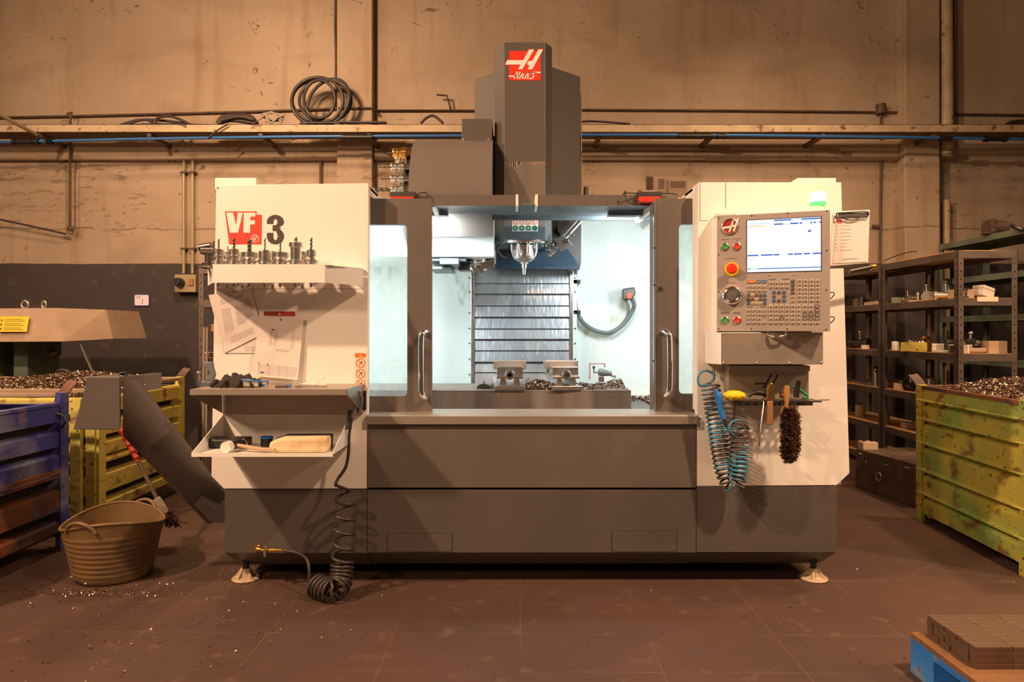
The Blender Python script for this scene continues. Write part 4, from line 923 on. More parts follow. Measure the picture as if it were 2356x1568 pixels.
# vent box at the rear
yv = 4.95; m = MB(); m.box(X(1503, yv), X(1582, yv), yv, 5.2, Z(460, yv), Z(406, yv)); m.hexa([(X(1503, yv)-.001, yv, Z(460, yv)), (X(1503, yv)-.001, yv, Z(406, yv)), (X(1486, 5.2), 5.2, Z(406, 5.2)), (X(1486, 5.2), 5.2, Z(440, 5.2))], [(X(1503, yv), yv+.01, Z(460, yv)), (X(1503, yv), yv+.01, Z(406, yv)), (X(1486, 5.2)+.03, 5.21, Z(406, 5.2)), (X(1486, 5.2)+.03, 5.21, Z(440, 5.2))])
vb = m.build('vent_box', 'old_tan', mc, bevel=.002)
fl = Flat((X(1503, yv), yv-.0005, Z(446, yv)), (yv/F, 0, 0), (0, 0, yv/F), t=.002)
for i in range(14):
    for j in range(10): fl.rect(40+i*2.5, 41.4+i*2.5, 14+j*1.6, 14.9+j*1.6)
for i in range(8): fl.rect(12, 26, 12+i*3, 13.4+i*3)
for i in range(9):
    for j in range(3): fl.rect(30+j*2.4, 31.3+j*2.4, 2+i*3.5, 3.6+i*3.5)
fl.mb.build('vent_slots', 'dark_brown', vb)
m = MB(); m.box(X(1440, 4.7), X(1507, 4.7), 4.7, 5.0, Z(449, 4.7), Z(437, 4.7)); m.build('rear_ledge', 'tray_paint', mc)
# rear body so the machine is solid from the side
m = MB(); m.box(-1.33, 1.5, 4.60, 5.6, .1, 1.55); m.build('rear_body', 'grey_paint', mc)
# spindle
c = P(1206, 556, 3.96); sp = MB()
sp.lathe([(0, 0), (.125, 0), (.128, -.006), (.125, -.016), (.05, -.018), (.062, -.022), (.066, -.05), (.066, -.085), (.060, -.10), (.03, -.118), (.0, -.118)], c, n=32); so = sp.build('spindle_nose', 'steel_bright', mc)
m = MB(); m.lathe([(0, -.112), (.022, -.118), (.026, -.128), (.016, -.132), (.016, -.15), (.011, -.155), (.008, -.19), (.0, -.194)], c, n=14); m.build('cutting_tool', 'steel_bright', so)
m = MB()
for k in range(8):
    a = k*PI/4+.3; q = c+Vector((.075*math.cos(a), .075*math.sin(a), -.02)); m.tube([q, q+Vector((0, 0, -.03)), q+Vector((-.012*math.cos(a), -.012*math.sin(a), -.065))], .008, 8)
m.build('coolant_nozzles', 'steel_bright', so)
m = MB(); m.tube(smooth_path([P(1150, 562, 3.9), P(1142, 572, 3.9), P(1155, 590, 3.92), P(1168, 592, 3.95)], 5), .008, 8); m.tube(smooth_path([P(1160, 590, 3.95), P(1172, 570, 3.95), P(1180, 563, 3.95)], 5), .005, 8); m.build('coolant_hose', 'black_rubber', so)
# sprung nozzle arm on the right of the spindle
m = MB(); m.cyl(P(1337, 508, 3.86), P(1262, 590, 3.86), .009, n=10); m.cyl(P(1328, 506, 3.88), P(1282, 556, 3.88), .006, n=8)
m.hexa([P(1276, 548, 3.85), P(1300, 545, 3.85), P(1318, 562, 3.85), P(1290, 578, 3.85)], [P(1276, 548, 3.9), P(1300, 545, 3.9), P(1318, 562, 3.9), P(1290, 578, 3.9)])
na_ = m.build('nozzle_arm', 'steel_bright', mc, bevel=.002)
m = MB()
for px, py, r in ((1253, 565, .016), (1262, 575, .014), (1270, 563, .014), (1306, 553, .013), (1318, 540, .01), (1258, 560, .012)): m.ball(P(px, py, 3.84), r, 8)
m.tube(smooth_path([P(1255, 585, 3.85), P(1265, 592, 3.85), P(1275, 585, 3.85), P(1282, 570, 3.85)], 5), .004, 6); m.build('arm_fittings', 'dark_steel', na_)
m = MB(); m.cyl(P(1300, 524, 3.95), P(1300, 524, 4.15), .045, n=18); m.box(X(1268, 4.0), X(1290, 4.0), 3.99, 4.2, Z(556, 4.0), Z(505, 4.0)); m.build('spindle_motor', 'black', mc)
m = MB(); m.box(X(1258, 3.95), X(1266, 3.95), 3.95, 4.0, Z(552, 3.95), Z(505, 3.95)); m.build('head_side_bar', 'inner_white', mc)
fl = Flat((X(1178, 3.9), 3.8996, Z(532, 3.9)), (3.9/F, 0, 0), (0, 0, 3.9/F))
dm('sign_green', (.02, .28, .15), .5); dm('sign_pink', (.62, .12, .16), .5); dm('label_white', (.80, .82, .80), .5)
fl.rect(0, 60, 0, 27); fl.mb.k = 1
for k in range(4): fl.disc(7.5+15*k, 7.5, 6, 1.5, 14)
fl.mb.k = 2
for k in range(4): fl.ring(7.5+15*k, 21, 5.2, 1.2, 12, 1.5); fl.stroke([(4+15*k, 24), (11+15*k, 17)], 1.1, 1.6)
fl.mb.k = 3
for k in range(3): fl.disc(7.5+15*k, 7.5, 2.6, 1.9, 8)
fl.mb.build('safety_label', ['label_white', 'sign_green', 'sign_pink', 'label_white'], hl)
# machine table
Yt = 3.70; zt = Z(897, Yt)
m = MB(); xr = X(1452, Yt); m.box(-.95, xr, Yt, Yt+.50, .70, zt-.012)
for i, (a, b) in enumerate(((0, .085), (.105, .195), (.215, .305), (.325, .415), (.435, .5))): m.box(-.95, xr, Yt+a, Yt+b, zt-.011, zt)
mt = m.build('machine_table', 'table_cast', mc, bevel=.002)
m = MB(); m.box(-.6, .5, 3.75, 4.3, .6, .70); m.build('saddle', 'dark_steel', mc)
# wall lamp with hose
m = MB(); Yl = 4.5; c = P(1441, 676, Yl); m.hexa([P(1432, 664, Yl-.1), P(1460, 660, Yl-.1), P(1463, 676, Yl-.1), P(1450, 690, Yl-.1), P(1432, 688, Yl-.1)], [P(1432, 664, Yl+.05), P(1460, 660, Yl+.05), P(1463, 676, Yl+.05), P(1450, 690, Yl+.05), P(1432, 688, Yl+.05)])
tl = m.build('probe_receiver', 'dark_steel', mc, bevel=.008)
dm('led_red', (.9, .05, .03), .4, emit=(1, .06, .03), es=3)
m = MB(); m.cyl(P(1448, 680, Yl-.115), P(1448, 680, Yl-.1), .018, n=14); m.build('red_lens', 'led_red', tl)
m = MB(); m.tube(smooth_path([P(1326, 612, 4.45), P(1322, 660, 4.5), P(1327, 715, 4.5), P(1345, 745, 4.5), P(1375, 762, 4.5), P(1405, 764, 4.5), P(1435, 745, 4.5), P(1455, 715, 4.48), P(1459, 700, 4.45), P(1453, 686, 4.43)], 7), .014, 10); m.build('lamp_hose', 'blue_grey', tl)
m = MB(); m.tube(smooth_path([P(1330, 720, 4.52), P(1350, 748, 4.52), P(1400, 768, 4.52), P(1436, 740, 4.52), P(1446, 712, 4.5), P(1440, 690, 4.45)], 7), .011, 10); m.build('lamp_hose', 'cable_grey', tl)
m = MB()
for py in (648, 718): c = P(1328, py, 4.48); m.box(c.x-.025, c.x+.02, 4.46, YB, c.z-.012, c.z+.012)
m.build('hose_clips', 'black', tl)
fl = Flat((X(1357, YB), YB-.001, Z(872, YB)), (YB/F, 0, 0), (0, 0, YB/F))
fl.stroke([(0, 0), (0, 36)], 2.2).stroke([(0, 36), (34, 36)], 1.6).stroke([(34, 36), (34, 28)], 2.6); fl.mb.build('red_mark', 'sign_pink', mc)

# levelling feet
for px, py in ((566, 1348), (1872, 1338)):
    fy = 3.30; cx = X(px, fy)
    m = MB(); m.cyl((cx, fy, .10), (cx, fy, .03 if 0 else .045), .014, n=12); m.cyl((cx, fy, .085), (cx, fy, .10), .02, n=6); ft = m.build('levelling_screw', 'black', mc)
    m = MB(); m.lathe([(0, 0), (.062, 0), (.066, .006), (.060, .014), (.045, .014), (.03, .02), (.025, .045), (.018, .055), (0, .055)], (cx, fy, 0), n=28)
    for k in range(5):
        a = 2*PI*k/5+.5; u = Vector((math.cos(a), math.sin(a), 0)); w_ = Vector((-u.y, u.x, 0))*.004; c = Vector((cx, fy, 0))
        m.hexa([c+u*.012+w_+Vector((0, 0, .055)), c+u*.012+w_, c+u*.058+w_+Vector((0, 0, .004)), c+u*.055+w_+Vector((0, 0, .014)), c+u*.024+w_+Vector((0, 0, .055))],
               [c+u*.012-w_+Vector((0, 0, .055)), c+u*.012-w_, c+u*.058-w_+Vector((0, 0, .004)), c+u*.055-w_+Vector((0, 0, .014)), c+u*.024-w_+Vector((0, 0, .055))])
    m.build('foot_pad', 'tray_paint', ft)
# chip chute: tube rising from the base, with the square hood at its head
a = P(503, 1174, 3.56); b = P(328, 972, 3.20)
m = MB(); d = (b-a).normalized(); u = d.cross(Vector((0, 0, 1))).normalized(); w_ = d.cross(u); A = []; B = []; n = 48
for i in range(n):
    o_ = u*math.cos(2*PI*i/n)+w_*math.sin(2*PI*i/n); A.append(a+o_*.080); q = b+o_*.098; dd = (q-A[-1]).normalized()
    t1 = -(q.x+.570*q.y)/(dd.x+.570*dd.y); t2 = (.985-q.z)/dd.z; B.append(q+dd*min(t1, t2))
m.smooth = True; m.add(A+B, [(i, (i+1) % n, n+(i+1) % n, n+i) for i in range(n)]); m.smooth = False
c_ = sum(B, Vector())/n; m.add(B+[c_], [(i, (i+1) % n, n) for i in range(n)])
m.build('chute_tube', 'duct', mc)
m = MB(); e = [(446, 1160), (463, 1140), (493, 1172), (512, 1152), (524, 1150), (526, 1203), (485, 1201)]
m.hexa([P(x, y, 3.38) for x, y in e], [P(x, y, 3.38)+Vector((0, .26, 0)) for x, y in e]); m.build('tube_collar', 'duct', mc, bevel=.004)
y0 = 3.0; m = MB()
A = [P(202, 866, y0), P(276, 865, y0), P(277, 989, y0), P(168, 987, y0)]
q = [Vector((X(334, 3.16), 3.36, 0)), ]
fr_ = [Vector((X(202, y0), y0, Z(866, y0))), Vector((X(276, y0), y0, Z(866, y0))), Vector((X(276, y0), y0, Z(988, y0))), Vector((X(168, y0), y0, Z(988, y0)))]
bk_ = [v+Vector((0, .30, 0)) for v in fr_]; bk_[1].x = bk_[2].x = X(278, y0+.30)
sx = X(334, 3.15)
m.hexa(fr_, bk_); m.hexa([fr_[1]+Vector((.001, 0, 0)), fr_[1]+Vector((.001, .30, 0)), Vector((sx, y0+.30, fr_[1].z)), Vector((sx, y0+.14, fr_[1].z))],
       [Vector((fr_[1].x+.001, y0, fr_[1].z-.075)), Vector((fr_[1].x+.001, y0+.30, fr_[1].z-.075)), Vector((sx, y0+.30, fr_[1].z-.075)), Vector((sx, y0+.14, fr_[1].z-.075))])
ho = m.build('chute_hood', 'duct', mc, bevel=.003)
m = MB()
for px, py, yy in ((279, 865, 3.0), (316, 862, 3.08), (281, 892, 3.0), (331, 885, 3.14)): m.ball(P(px, py, yy), .005, 8)
m.build('hood_screws', 'steel_bright', ho)
# ================================================================= things on the left panel
# perforated tool rack
t = thing('tool_rack', 'cream sheet metal tool rack with round holes on the left panel of the machine', 'tool rack', (-1.06, 3.1, 1.45))
yf, yk = 2.98, YF-.002; ztop = Z(607.5, yf); zlow = Z(650, yf)
xl, xm, xrr = X(490, yf), X(747, yf), X(836, 3.17)
px_, cell, hole = .0685, .0685, .0265
x0c = -1.268-cell*1.5
def plate_holes(m, xs, ys, r, z, th, inside=lambda x, y: True):
    for x in xs:
        for y in ys:
            hx, hy = cell/2, .0965/2; nn = 16; inner = []; outer = []
            for k in range(nn):
                a = 2*PI*k/nn+PI/nn; c_, s_ = math.cos(a), math.sin(a); inner.append((x+r*c_, y+r*s_)); q = min(hx/abs(c_), hy/abs(s_)); outer.append((x+q*c_, y+q*s_))
            if not inside(x, y): inner = None
            for zz, fl_ in ((z, 0), (z-th, 1)):
                if inner is None:
                    m.add([(a, b, zz) for a, b in outer], [tuple(range(nn)) if not fl_ else tuple(range(nn))[::-1]])
                else:
                    vs = [(a, b, zz) for a, b in inner+outer]
                    m.add(vs, [((k, nn+k, nn+(k+1) % nn, (k+1) % nn) if not fl_ else (k, (k+1) % nn, nn+(k+1) % nn, nn+k)) for k in range(nn)])
            if inner: m.add([(a, b, z) for a, b in inner]+[(a, b, z-th) for a, b in inner], [(k, (k+1) % nn, nn+(k+1) % nn, nn+k) for k in range(nn)])
m = MB(); hx_ = [x0c+cell*k for k in range(9)]; hy_ = [3.0315+.0, 3.128+.0]
zp = ztop-.004
plate_holes(m, hx_, hy_, hole, zp, .002)
m.box(xl-.06, hx_[0]-cell/2, 3.0, 3.17, zp-.002, zp); 
m.box(xl, xm, yf+.003, hy_[0]-.0965/2, zp-.002, zp); m.box(xl-.06, xrr, hy_[1]+.0965/2, yk, zp-.002, zp)
m.hexa([(hx_[-1]+cell/2, 3.0, zp-.002), (xm+.02, 3.0, zp-.002), (xrr-.01, 3.17, zp-.002), (hx_[-1]+cell/2, 3.17, zp-.002)], [(hx_[-1]+cell/2, 3.0, zp), (xm+.02, 3.0, zp), (xrr-.01, 3.17, zp), (hx_[-1]+cell/2, 3.17, zp)])
m.build('shelf_plate', 'white_paint', t)
def lip(m, a, b, th=.0025):
    d = Vector((b[0]-a[0], b[1]-a[1], 0)).normalized(); n_ = Vector((-d.y, d.x, 0))*th
    m.hexa([(a[0], a[1], zlow), (b[0], b[1], zlow), (b[0]+n_.x, b[1]+n_.y, zlow), (a[0]+n_.x, a[1]+n_.y, zlow)], [(a[0], a[1], ztop), (b[0], b[1], ztop), (b[0]+n_.x, b[1]+n_.y, ztop), (a[0]+n_.x, a[1]+n_.y, ztop)])
m = MB(); lip(m, (xl, yf), (xm, yf)); m.build('front_lip', 'white_paint', t)
m = MB(); lip(m, (xm+.0005, yf), (xrr, 3.165)); m.build('side_lip', 'white_paint', t)
m = MB(); lip(m, (X(478, 3.17), 3.17), (xl-.0005, yf)); m.build('side_lip', 'white_paint', t)
# tool holders in the rack
def tool_holder(name, label, loc, body, drill, group, mt='steel_bright', rot=None):
    t = thing(name, label, 'tool holder', loc, 0, group, world=False)
    if rot: t.rotation_euler = rot
    m = MB(); m.lathe([(0, -.095), (.006, -.093), (.0075, -.078), (.0055, -.074), (.011, -.068), (.0205, -.002), (.0205, .0), (.033, .001), (.033, .007), (.027, .010), (.027, .014), (.033, .017), (.033, .024), (.026, .026)], (0, 0, 0), n=24)
    m.build('taper_and_flange', mt, t)
    body = [(r_*1.18, h_*1.08) for r_, h_ in body]; m = MB(); m.lathe([(body[0][0], .0262)]+body+[(.001, body[-1][1])], (0, 0, 0), n=18)
    for k in range(8): a = 2*PI*k/8; z = body[-1][1]*.5+.02
    m.build('collet_nut', mt, t)
    m = MB(); h0 = body[-1][1]-.002
    if drill:
        r, L_ = drill; n = 30; 
        pts = [Vector((.0016*math.cos(k*.7), .0016*math.sin(k*.7), h0+L_*k/n)) for k in range(n+1)]
        m.tube(pts, [r*(1 if k < n-1 else .5)*(1 if k % 3 else .82) for k in range(n+1)], 8); m.build('cutter', 'dark_steel', t)
    return t
B1 = [(.019, .028), (.019, .036), (.014, .04), (.022, .044), (.022, .062), (.018, .068), (.008, .072)]
B2 = [(.024, .03), (.024, .058), (.021, .064), (.010, .066)]
B3 = [(.02, .028), (.021, .075), (.026, .078), (.026, .095), (.018, .10), (.007, .10)]
B4 = [(.022, .028), (.030, .035), (.030, .055), (.02, .058), (.008, .06)]
B5 = [(.017, .028), (.012, .038), (.019, .042), (.019, .062), (.014, .067), (.007, .068)]
grp = 'tool holders in the perforated rack'
yr1, yr2 = 3.0315, 3.128
specs = [
 (1, yr1, B1, (.0035, .045), 'short tool holder with a thin twist drill, leftmost in the front row of the rack'),
 (3, yr1, B4, (.0085, .055), 'tool holder with the thickest end mill, third from the left in the front row'),
 (2, yr1, B1, (.005, .050), 'tool holder with a medium end mill, second from the left in the front row'),
 (4, yr1, B2, (.003, .055), 'smooth round tool holder with a thin silver drill below the round white emblem'),
 (5, yr1, B4, (.0035, .060), 'wide tool holder with a dark thin cutter in front of the black number'),
 (6, yr1, B3, (.006, .018), 'tallest silver tool holder with a stubby cutter, second from the right in the rack'),
 (7, yr1, B5, (.0045, .055), 'slim tool holder with a dark twist drill, rightmost in the rack'),
 (1, yr2, B5, (.002, .030), 'back row tool holder at the left end of the rack, with a fine drill'),
 (2, yr2, B2, None, 'plain back row tool holder without a cutter near the left end of the rack'),
 (4, yr2, B1, None, 'back row tool holder partly hidden behind the smooth round one'),
 (6, yr2, B1, None, 'back row tool holder partly hidden behind the tallest one'),
]
for k, y, body, dr_, lab in specs:
    tool_holder('tool_holder', lab, (x0c+cell*(k-.0), y, zp+.0005), body, dr_, grp)
t = thing('boring_head', 'tool holder with a sideways boring bar at the far left end of the rack', 'tool holder', (x0c-.005, 3.10, zp+.0005), 0, grp, world=False)
m = MB(); m.lathe([(.0, 0), (.0295, .001), (.0295, .02), (.018, .024), (.018, .06), (0, .06)], n=20); m.build('flange', 'dark_steel', t)
m = MB(); m.box(-.035, .03, -.018, .018, .06, .088); m.cyl((-.045, 0, .09), (.01, 0, .10), .016, n=12); m.build('head_block', 'dark_steel', t, bevel=.004)
m = MB(); m.cyl((.02, 0, .088), (.022, 0, .12), .004, n=8); m.build('boring_bar', 'dark_steel', t)

# papers with drawings
def sheet(name, label, quad, y, off, content, mt='paper', curl=.0):
    # quad: px corners bl, br, tr, tl on the panel plane
    q = [P(a, b, y) for a, b in quad]
    t = thing(name, label, 'paper', (q[0]+q[1]+q[2]+q[3])/4, group='drawings pinned to the left panel'); m = MB(); n = 8
    vs = []
    for j in range(n+1):
        for i in range(n+1):
            u, v = i/n, j/n; p = (q[0]*(1-u)+q[1]*u)*(1-v)+(q[3]*(1-u)+q[2]*u)*v; vs.append(p+Vector((0, -off-curl*(1-v)**2*(.4+.6*u)-curl*.3*math.sin(u*5), 0)))
    m.add(vs, [(j*(n+1)+i, j*(n+1)+i+1, (j+1)*(n+1)+i+1, (j+1)*(n+1)+i) for j in range(n) for i in range(n)])
    m.add([v+Vector((0, .0004, 0)) for v in vs], [(j*(n+1)+i+1, j*(n+1)+i, (j+1)*(n+1)+i, (j+1)*(n+1)+i+1) for j in range(n) for i in range(n)])
    pg = m.build('page', mt, t)
    class Q:
        def __init__(s): s.mb = MB()
        def p(s, u, v): 
            p = (q[0]*(1-u)+q[1]*u)*(1-v)+(q[3]*(1-u)+q[2]*u)*v; return p+Vector((0, -off-.0006-curl*(1-v)**2*(.4+.6*u)-curl*.3*math.sin(u*5), 0))
        def line(s, u0, v0, u1, v1, w_=.0012):
            for k in range(4):
                a = s.p(u0+(u1-u0)*k/4, v0+(v1-v0)*k/4); b = s.p(u0+(u1-u0)*(k+1)/4, v0+(v1-v0)*(k+1)/4)
                d = (b-a).normalized(); n_ = d.cross(Vector((0, 1, 0))).normalized()*w_/2
                s.mb.add([a-n_, a+n_, b+n_, b-n_], [(0, 1, 2, 3)]); s.mb.add([a-n_, a+n_, b+n_, b-n_], [(3, 2, 1, 0)])
    Q_ = Q(); content(Q_); 
    if Q_.mb.v: Q_.mb.build('print', ['ink_soft', 'yellow', 'blue_plastic', 'ink'], t)
    m = MB(); c = Q_.p(.5, .95); m.ball(c, .004, 8); m.build('magnet', 'ink', t)
    return t
def cont1(Q):
    r = random.Random(2)
    for k in range(7): Q.line(.08, .95-.028*k, .45+.4*r.random(), .95-.022*k)
    for k in range(7): Q.line(.1+.035*k, .7, .1+.035*k, .25+.1*r.random(), .001)
    for k in range(16): Q.line(.45, .68-.022*k, .62+.3*r.random(), .68-.022*k)
    for k in range(4): Q.line(.72+.05*k, .78, .72+.05*k, .42, .0016)
    for k in range(4): Q.line(.2, .2-.03*k, .8, .2-.03*k)
def cont2(Q):
    for x in (.30, .34, .40, .44): Q.line(x, .80, x, .52)
    for x in (.78, .82): Q.line(x, .80, x, .48)
    for a in (.44, .46): Q.line(.45, a, .75, a)
    for k in range(8): Q.line(.12, .04+.022*k, .95, .04+.022*k, .0008)
    for x in (.12, .36, .58, .75, .95): Q.line(x, .04, x, .195, .0008)
    Q.mb.k = 3; Q.line(.33, .765, .37, .785, .006); Q.mb.k = 1; Q.line(.10, .215, .14, .215, .008); Q.mb.k = 2; Q.line(.30, .21, .325, .21, .006); Q.line(.17, .07, .25, .07, .006); Q.mb.k = 0
sheet('drawing_sheet', 'lowest tilted paper sheet, showing only its left edge and lower corner under the other drawing', [(516, 812), (596, 812), (576, 668), (480, 678)], 3.1975, .0012, lambda Q: [Q.line(.6, .04+.03*k, .95, .04+.03*k) for k in range(3)])
sheet('drawing_sheet', 'strongly tilted creased drawing sheet, the upper left of the pinned papers', [(517, 812), (605, 768), (577, 656), (497, 672)], 3.195, .0015, cont1, curl=.002)
sheet('drawing_sheet', 'hanging drawing sheet with a title block, the front one of the pinned papers', [(582, 864), (686, 873), (699, 731), (596, 725)], 3.182, .003, cont2, curl=.009)

# stainless work shelf
t = thing('work_shelf', 'stainless steel shelf with folded edges on the left panel of the machine', 'shelf', (-1.03, 3.05, .95))
yf = 2.88; xl, xr = X(437, yf), X(797, yf); zt = Z(895, yf)
m = MB(); m.box(xl, xr, yf, YF-.002, zt-.002, zt); top = m.build('shelf_top', 'steel_brushed', t)
m = MB(); m.box(xl, xr, yf-.0025, yf-.0002, Z(908, yf), zt); m.build('front_edge', 'steel_brushed', t)
for x, s_ in ((xr, 1), (xl, -1)):
    m = MB(); m.hexa([(x, yf, Z(908, yf)), (x, yf, zt), (x, YF-.003, zt), (x, YF-.003, Z(950, YF))], [(x+.0025, yf, Z(908, yf)), (x+.0025, yf, zt), (x+.0025, YF-.003, zt), (x+.0025, YF-.003, Z(950, YF))]); m.build('side_gusset', 'steel', t)
m = MB(); m.box(xl+.02, xr-.01, YF-.008, YF-.001, Z(950, YF), zt-.004); m.build('back_plate', 'steel_brushed', t)
# lower tray
t = thing('lower_tray', 'cream sheet metal tray with sloping sides below the stainless shelf', 'tray', (-1.05, 3.05, .7))
x0, x1 = X(441, yf), X(766, yf); zb_ = Z(1041, yf); zbt = Z(952, YF)
m = MB(); m.box(x0, x1, yf, YF-.002, zb_-.012, zb_-.009); m.build('tray_floor', 'white_paint', t)
m = MB(); m.box(x0, x1, yf-.003, yf, Z(1050, yf), zb_); m.build('front_lip', 'white_paint', t)
m = MB(); m.box(x0, x1, YF-.005, YF-.0015, zb_-.011, zbt); m.build('back_panel', 'white_paint', t)
for a, b in ((x0, x0+.003), (x1-.003, x1)):
    m = MB(); m.hexa([(a, yf, zb_-.012), (a, yf, zb_), (a, YF-.006, zbt), (a, YF-.006, zb_-.012)], [(b, yf, zb_-.012), (b, yf, zb_), (b, YF-.006, zbt), (b, YF-.006, zb_-.012)]); m.build('side_panel', 'white_paint', t)
zf = zb_-.0085
# things in the tray
t = thing('hammer', 'soft faced hammer with a white head and pale handle lying in the lower tray', 'hammer', P(540, 1030, 2.92))
c = Vector((X(523, 2.93), 2.93, zf+.026)); m = MB(); m.cyl(c+Vector((0, -.02, 0)), c+Vector((.005, .01, 0)), .024, n=24); m.build('face', 'logo_white', t, bevel=.004)
m = MB(); m.cyl(c+Vector((.005, .011, 0)), c+Vector((.02, .085, 0)), .020, n=20); m.build('head', 'dark_steel', t)
m = MB(); m.tube([c+Vector((.03, .035, 0)), c+Vector((.15, .0, -.012)), c+Vector((.21, -.01, -.014))], [.008, .009, .011], 10); m.build('handle', 'card', t)
t = thing('padded_pouch', 'cream cloth covered block with a dark back lying in the lower tray', 'pouch', P(690, 1020, 2.95))
m = MB(); zc = zf+.001
dm('cream_cloth', (.80, .62, .40), .85, c2=(.62, .42, .22), ns=14, lo=.5, hi=.7)
pts = [(X(622, 2.95), zc+.012), (X(634, 2.95), zc), (X(755, 2.95), zc), (X(757, 2.95), zc+.064), (X(650, 2.95), zc+.062), (X(624, 2.95), zc+.045)]
m.prism_y(pts, 2.92, 3.0); m.build('cloth_body', 'cream_cloth', t, bevel=.012)
m = MB(); m.prism_y([(a, b+.004) for a, b in pts[1:]], 3.001, 3.03); m.build('dark_back', 'black', t, bevel=.006)
t = thing('case', 'flat black case at the back left of the lower tray', 'case', P(510, 1020, 3.05))
m = MB(); m.box(X(478, 3.03), X(562, 3.03), 3.03, 3.13, zf+.001, zf+.042); m.build('shell', 'black', t, bevel=.008)
m = MB(); m.tube(smooth_path([(X(545, 3.0), 3.025, zf+.03), (X(558, 3.0), 3.02, zf+.043), (X(566, 3.0), 3.025, zf+.012)], 5), .004, 8); m.build('handle', 'steel', t)
t = thing('jar', 'small dark jar with a blue rim in the lower tray beside the cream block', 'jar', (X(612, 3.06), 3.07, zf))
m = MB(); m.lathe([(0, .001), (.024, .001), (.026, .01), (.026, .04), (0, .04)], (X(612, 3.06), 3.07, zf), n=20); m.build('body', 'black', t)
m = MB(); m.lathe([(.0, .041), (.028, .041), (.028, .048), (.022, .048), (.022, .0415)], (X(612, 3.06), 3.07, zf), n=20); m.build('rim', 'blue_plastic', t)
# things on the stainless shelf
zs_ = zt+.0005
t = thing('glove', 'crumpled black work glove lying on the left of the stainless shelf', 'glove', (-1.21, 3.02, zs_))
m = MB(); r = random.Random(11); nx = 22
def gh(u, v): return max(0, (1-abs(u)**2.2)*(1-abs(v)**2))**.6
vs = []
for j in range(nx+1):
    for i in range(nx+1):
        u, v = i/nx*2-1, j/nx*2-1; h = gh(u, v)*(.038+.045*abs(mnoise.noise(Vector((u*2.6+3, v*2.2, .3))))+.012*mnoise.noise(Vector((u*7, v*7, 1))))
        vs.append((-1.215+u*.088*(1+.15*mnoise.noise(Vector((v*3, 0, 2)))), 3.04+v*.07*(1+.2*mnoise.noise(Vector((u*3, 5, 2)))), zs_+.0005+max(0, h)))
m.smooth = True; m.add(vs, [(j*(nx+1)+i, j*(nx+1)+i+1, (j+1)*(nx+1)+i+1, (j+1)*(nx+1)+i) for j in range(nx) for i in range(nx)])
m.build('palm', 'cloth', t)
for k, (dx, dy, l) in enumerate(((-.07, -.05, .03), (-.03, -.065, .045), (.02, -.06, .04), (.065, -.05, .03), (.08, .0, .03))):
    m = MB(); a = Vector((-1.215+dx, 3.04+dy*.8, zs_+.014)); m.tube(smooth_path([a, a+Vector((dx*.15, -.015, .012)), a+Vector((dx*.3, -l, -.004))], 4), .0105, 8); m.ball(a+Vector((dx*.3, -l, -.004)), .0105, 8); m.build('finger', 'cloth', t)
t = thing('safety_glasses', 'clear safety glasses with blue arms on the stainless shelf beside the glove', 'glasses', (-1.05, 3.0, zs_))
m = MB(); cx = X(585, 2.98)
dm('lens_clear', (.75, .70, .50), .1, alpha=.45)
m.box(cx-.045, cx-.012, 2.97, 2.974, zs_+.004, zs_+.036); m.box(cx-.008, cx+.022, 2.965, 2.969, zs_+.004, zs_+.03); m.build('lenses', 'lens_clear', t, bevel=.0015)
m = MB(); m.tube(smooth_path([(cx-.05, 2.97, zs_+.034), (cx-.01, 2.965, zs_+.03), (cx+.04, 2.97, zs_+.026), (cx+.05, 3.01, zs_+.024), (cx+.02, 3.08, zs_+.006)], 5), .0035, 8); m.tube(smooth_path([(cx-.045, 2.975, zs_+.02), (cx-.0, 3.0, zs_+.008), (cx+.03, 3.02, zs_+.006)], 4), .005, 8); m.build('arms', 'blue_plastic', t)
t = thing('pocket_knife', 'small grey and blue folding knife on the stainless shelf under the drawings', 'knife', (X(640, 2.96), 2.97, zs_))
m = MB(); m.box(X(632, 2.96), X(662, 2.96), 2.96, 2.985, zs_+.0005, zs_+.012); m.build('grip', 'grey_paint', t, bevel=.004)
m = MB(); m.box(X(620, 2.96), X(631.5, 2.96), 2.965, 2.98, zs_+.0005, zs_+.006); m.build('blade', 'steel_bright', t)
m = MB(); m.box(X(662.5, 2.96), X(667, 2.96), 2.962, 2.983, zs_+.0005, zs_+.012); m.build('end_cap', 'blue_plastic', t)
t = thing('caliper', 'silver caliper with a thin beam lying on the right of the stainless shelf', 'caliper', (X(710, 2.98), 2.99, zs_))
m = MB(); m.hexa([(X(676, 2.98), 2.99, zs_+.001), (X(750, 2.98), 3.0, zs_+.001), (X(750, 2.98), 3.012, zs_+.001), (X(676, 2.98), 3.004, zs_+.001)], [(X(676, 2.98), 2.99, zs_+.005), (X(750, 2.98), 3.0, zs_+.005), (X(750, 2.98), 3.012, zs_+.005), (X(676, 2.98), 3.004, zs_+.005)]); m.build('beam', 'steel_bright', t)
m = MB(); m.box(X(678, 2.98), X(688, 2.98), 2.965, 3.02, zs_+.0055, zs_+.012); m.build('slider', 'steel', t, bevel=.001)
m = MB(); m.box(X(735, 3.1), X(750, 3.1), 3.09, 3.094, zs_+.0005, zs_+.028); m.hexa([(X(690, 3.1), 3.10, zs_+.004), (X(734, 3.1), 3.1, zs_+.001), (X(734, 3.1), 3.12, zs_+.001), (X(690, 3.1), 3.12, zs_+.004)], [(X(690, 3.1), 3.10, zs_+.006), (X(746, 3.1), 3.1, zs_+.034), (X(746, 3.1), 3.12, zs_+.034), (X(690, 3.1), 3.12, zs_+.006)])
single(m, 'folded_paper', 'logo_white', 'small folded white paper standing at the right back of the stainless shelf', 'paper')
